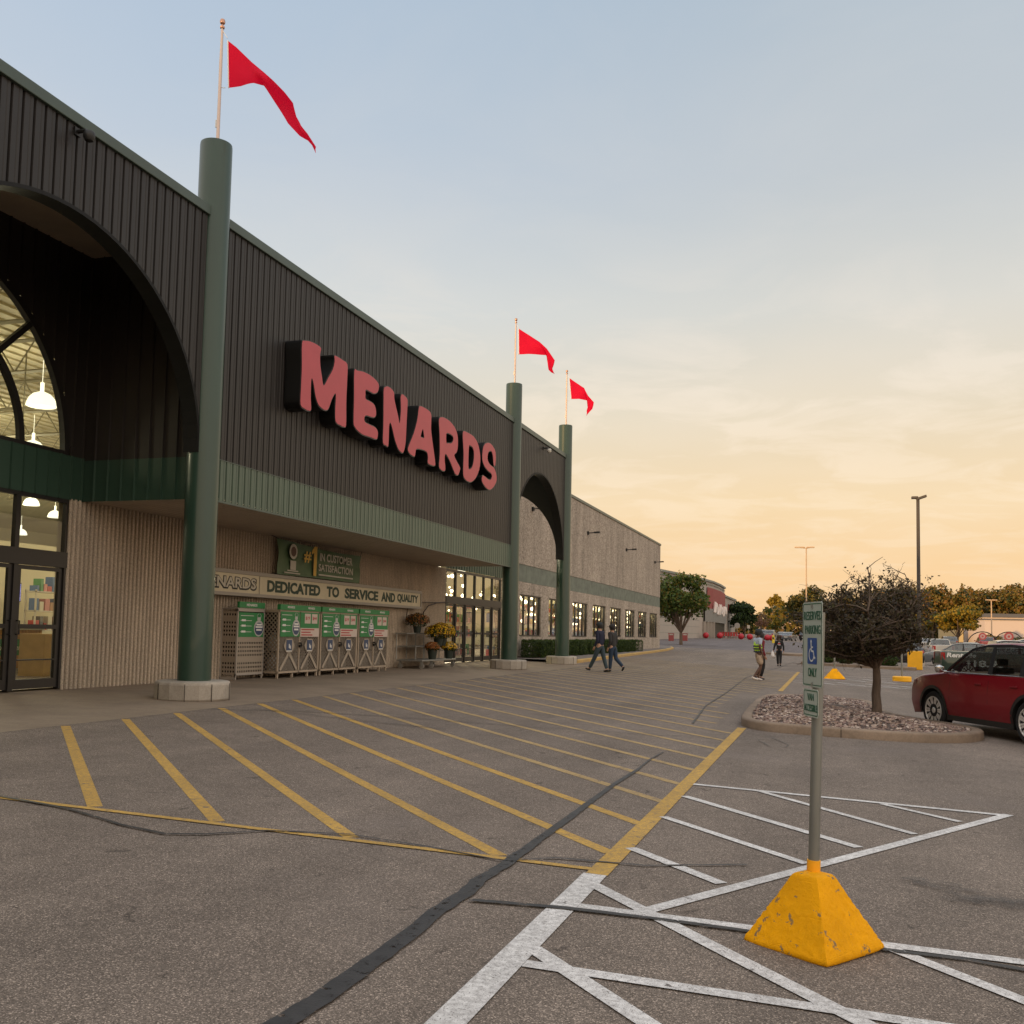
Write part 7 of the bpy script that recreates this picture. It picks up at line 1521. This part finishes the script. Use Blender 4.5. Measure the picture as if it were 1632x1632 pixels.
for k, (x_, y_) in enumerate(((-19.0, 124.5), (-17.5, 126))):
    t = thing('red_bin', ('left' if k == 0 else 'right')+' one of two red bins against the far store wall', 'bin', gzc(x_, y_), 0, 'red bins'); b = MB(); b.box(-.3, .3, -.3, .3, 0, .72); b.build('bin_body', tred, t, bevel=.03); b = MB(); b.box(-.34, .34, -.34, .34, .86, .95); [b.box(sx__*.28-.02, sx__*.28+.02, sy__*.28-.02, sy__*.28+.02, .72, .86) for sx__ in (-1, 1) for sy__ in (-1, 1)]; b.build('bin_lid', tred, t)
t = thing('red_cart_row', 'row of red shopping carts at the far store entrance', 'shopping carts', gzc(-15.4, 158), 0); b = MB()
for q in range(7): b.box(-1.2+q*.42, -.9+q*.42, -.3, .3, .35, .95); b.tube([(-1.2+q*.42, 0, 0), (-1.2+q*.42, 0, 1.0)], .03, 4)
b.build('baskets', cartr, t)
b = MB(); b.box(-1.4, 1.9, -.35, .35, .95, 1.0); b.build('handle_rail', cartr, t)
t = thing('round_road_sign', 'round grey back of a road sign by the far store corner', 'sign', gzc(-13.4, 152.5), 0); b = MB(); b.tube([(0, -.02, 2.05), (0, .02, 2.05)], .42, 20); b.build('sign_disc', MT('grey disc', (.30, .27, .24), .5).m, t); b = MB(); b.tube([(0, .03, 0), (0, .03, 2.4)], .03, 6); b.build('post', steel, t)
t = thing('small_road_sign', 'small pale rectangular sign on a thin post right of the round one', 'sign', gzc(-12.0, 156), 0); b = MB(); b.box(-.2, .2, -.01, .01, 1.7, 2.2); b.build('sign_plate', MT('pale sign', (.5, .44, .36), .5).m, t); b = MB(); b.tube([(0, .03, 0), (0, .03, 2.2)], .025, 6); b.build('post', steel, t)
# orange lit low building and pale building at right
hw = MT('peach wall', (.46, .32, .22), .8).m; hr_ = MT('low roof', (.40, .28, .20), .8).m
t = thing('low_building', 'low peach building with a shallow gable beyond the round yellow tree', 'building', (-16, 335, 2.6)); b = MB(); b.box(-9, 8, -2, 14, 0, 3.2); b.build('wall', hw, t)
b = MB(); b.add([(-9.3, -2.3, 3.2), (2.8, -2.3, 5.9), (8.3, -2.3, 4.6), (8.3, -2.3, 3.2), (-9.3, 14, 3.2), (2.8, 14, 5.9), (8.3, 14, 4.6), (8.3, 14, 3.2)], [(0, 3, 2, 1), (4, 5, 6, 7), (0, 1, 5, 4), (1, 2, 6, 5), (2, 3, 7, 6)]); b.build('roof', hr_, t)
b = MB(); b.box(-3, -1, -2.05, -2.0, .3, 1.6); b.box(2, 3.4, -2.05, -2.0, .3, 1.6); b.build('window', white_p, t)
t = thing('pale_building', 'pale flat-roofed building with a dark roof edge at the far right', 'building', (30.0, 222, 3.0)); 
b = MB(); b.add([(-.5, -2.0, -1.5), (-3.4, 6.0, -1.5), (14, 14, -1.5), (26, 2.0, -1.5)]+[(-.5, -2.0, 3.6), (-3.4, 6.0, 3.6), (14, 14, 3.6), (26, 2.0, 3.6)], [(0, 3, 7, 4), (1, 0, 4, 5), (2, 1, 5, 6), (3, 2, 6, 7), (4, 7, 6, 5)]); b.build('wall', MT('pale pink wall', (.50, .42, .38), .8).m, t)
b = MB()
for z0, z1, e in ((3.05, 3.3, .12), (3.6, 4.35, .3)): b.add([(-.5-e*.3, -2.0-e, z0), (-3.4-e, 6.0, z0), (14, 14+e, z0), (26+e, 2.0, z0), (-.5-e*.3, -2.0-e, z1), (-3.4-e, 6.0, z1), (14, 14+e, z1), (26+e, 2.0, z1)], [(0, 3, 7, 4), (1, 0, 4, 5), (4, 7, 6, 5), (0, 1, 2, 3)])
b.build('roof_edge', MT('dark roof edge', (.09, .09, .10), .6).m, t)
b = MB(); b.box(8, 9, .0, .0, 0, 1); b = MB(); b.box(-8.5, -4.0, 2, 5, -1.5, 1.3); b.build('side_annex', MT('yellow annex', (.42, .33, .18), .8).m, t)

# unseen ridge added far behind the camera: it keeps the last sun off the near lot and lets it reach the far trees
rg_ = MB(); pv = Vector((sv.y, -sv.x)); rr_r = random.Random(2); K_ = 60; bc = Vector((sv.x, sv.y))*300
for i in range(K_+1):
    q = bc+pv*(i/K_-.5)*900; h_ = 29+1.6*math.sin(i*.7)+1.2*math.sin(i*1.9)
    for d_, z_ in ((-60, 0), (-20, h_*.8), (0, h_), (25, h_*.75), (60, 0)): w_ = q+Vector((sv.x, sv.y))*d_; rg_.v.append((w_.x, w_.y, z_))
for i in range(K_):
    for j in range(4): a_ = i*5+j; rg_.f.append([a_, a_+1, a_+6, a_+5]); rg_.mi.append(0)
tag(rg_.build('sun_block_ridge', MT('sun block ridge', (.05, .055, .02), .95).vary(.4, .2).m, smooth=True), kind='structure')
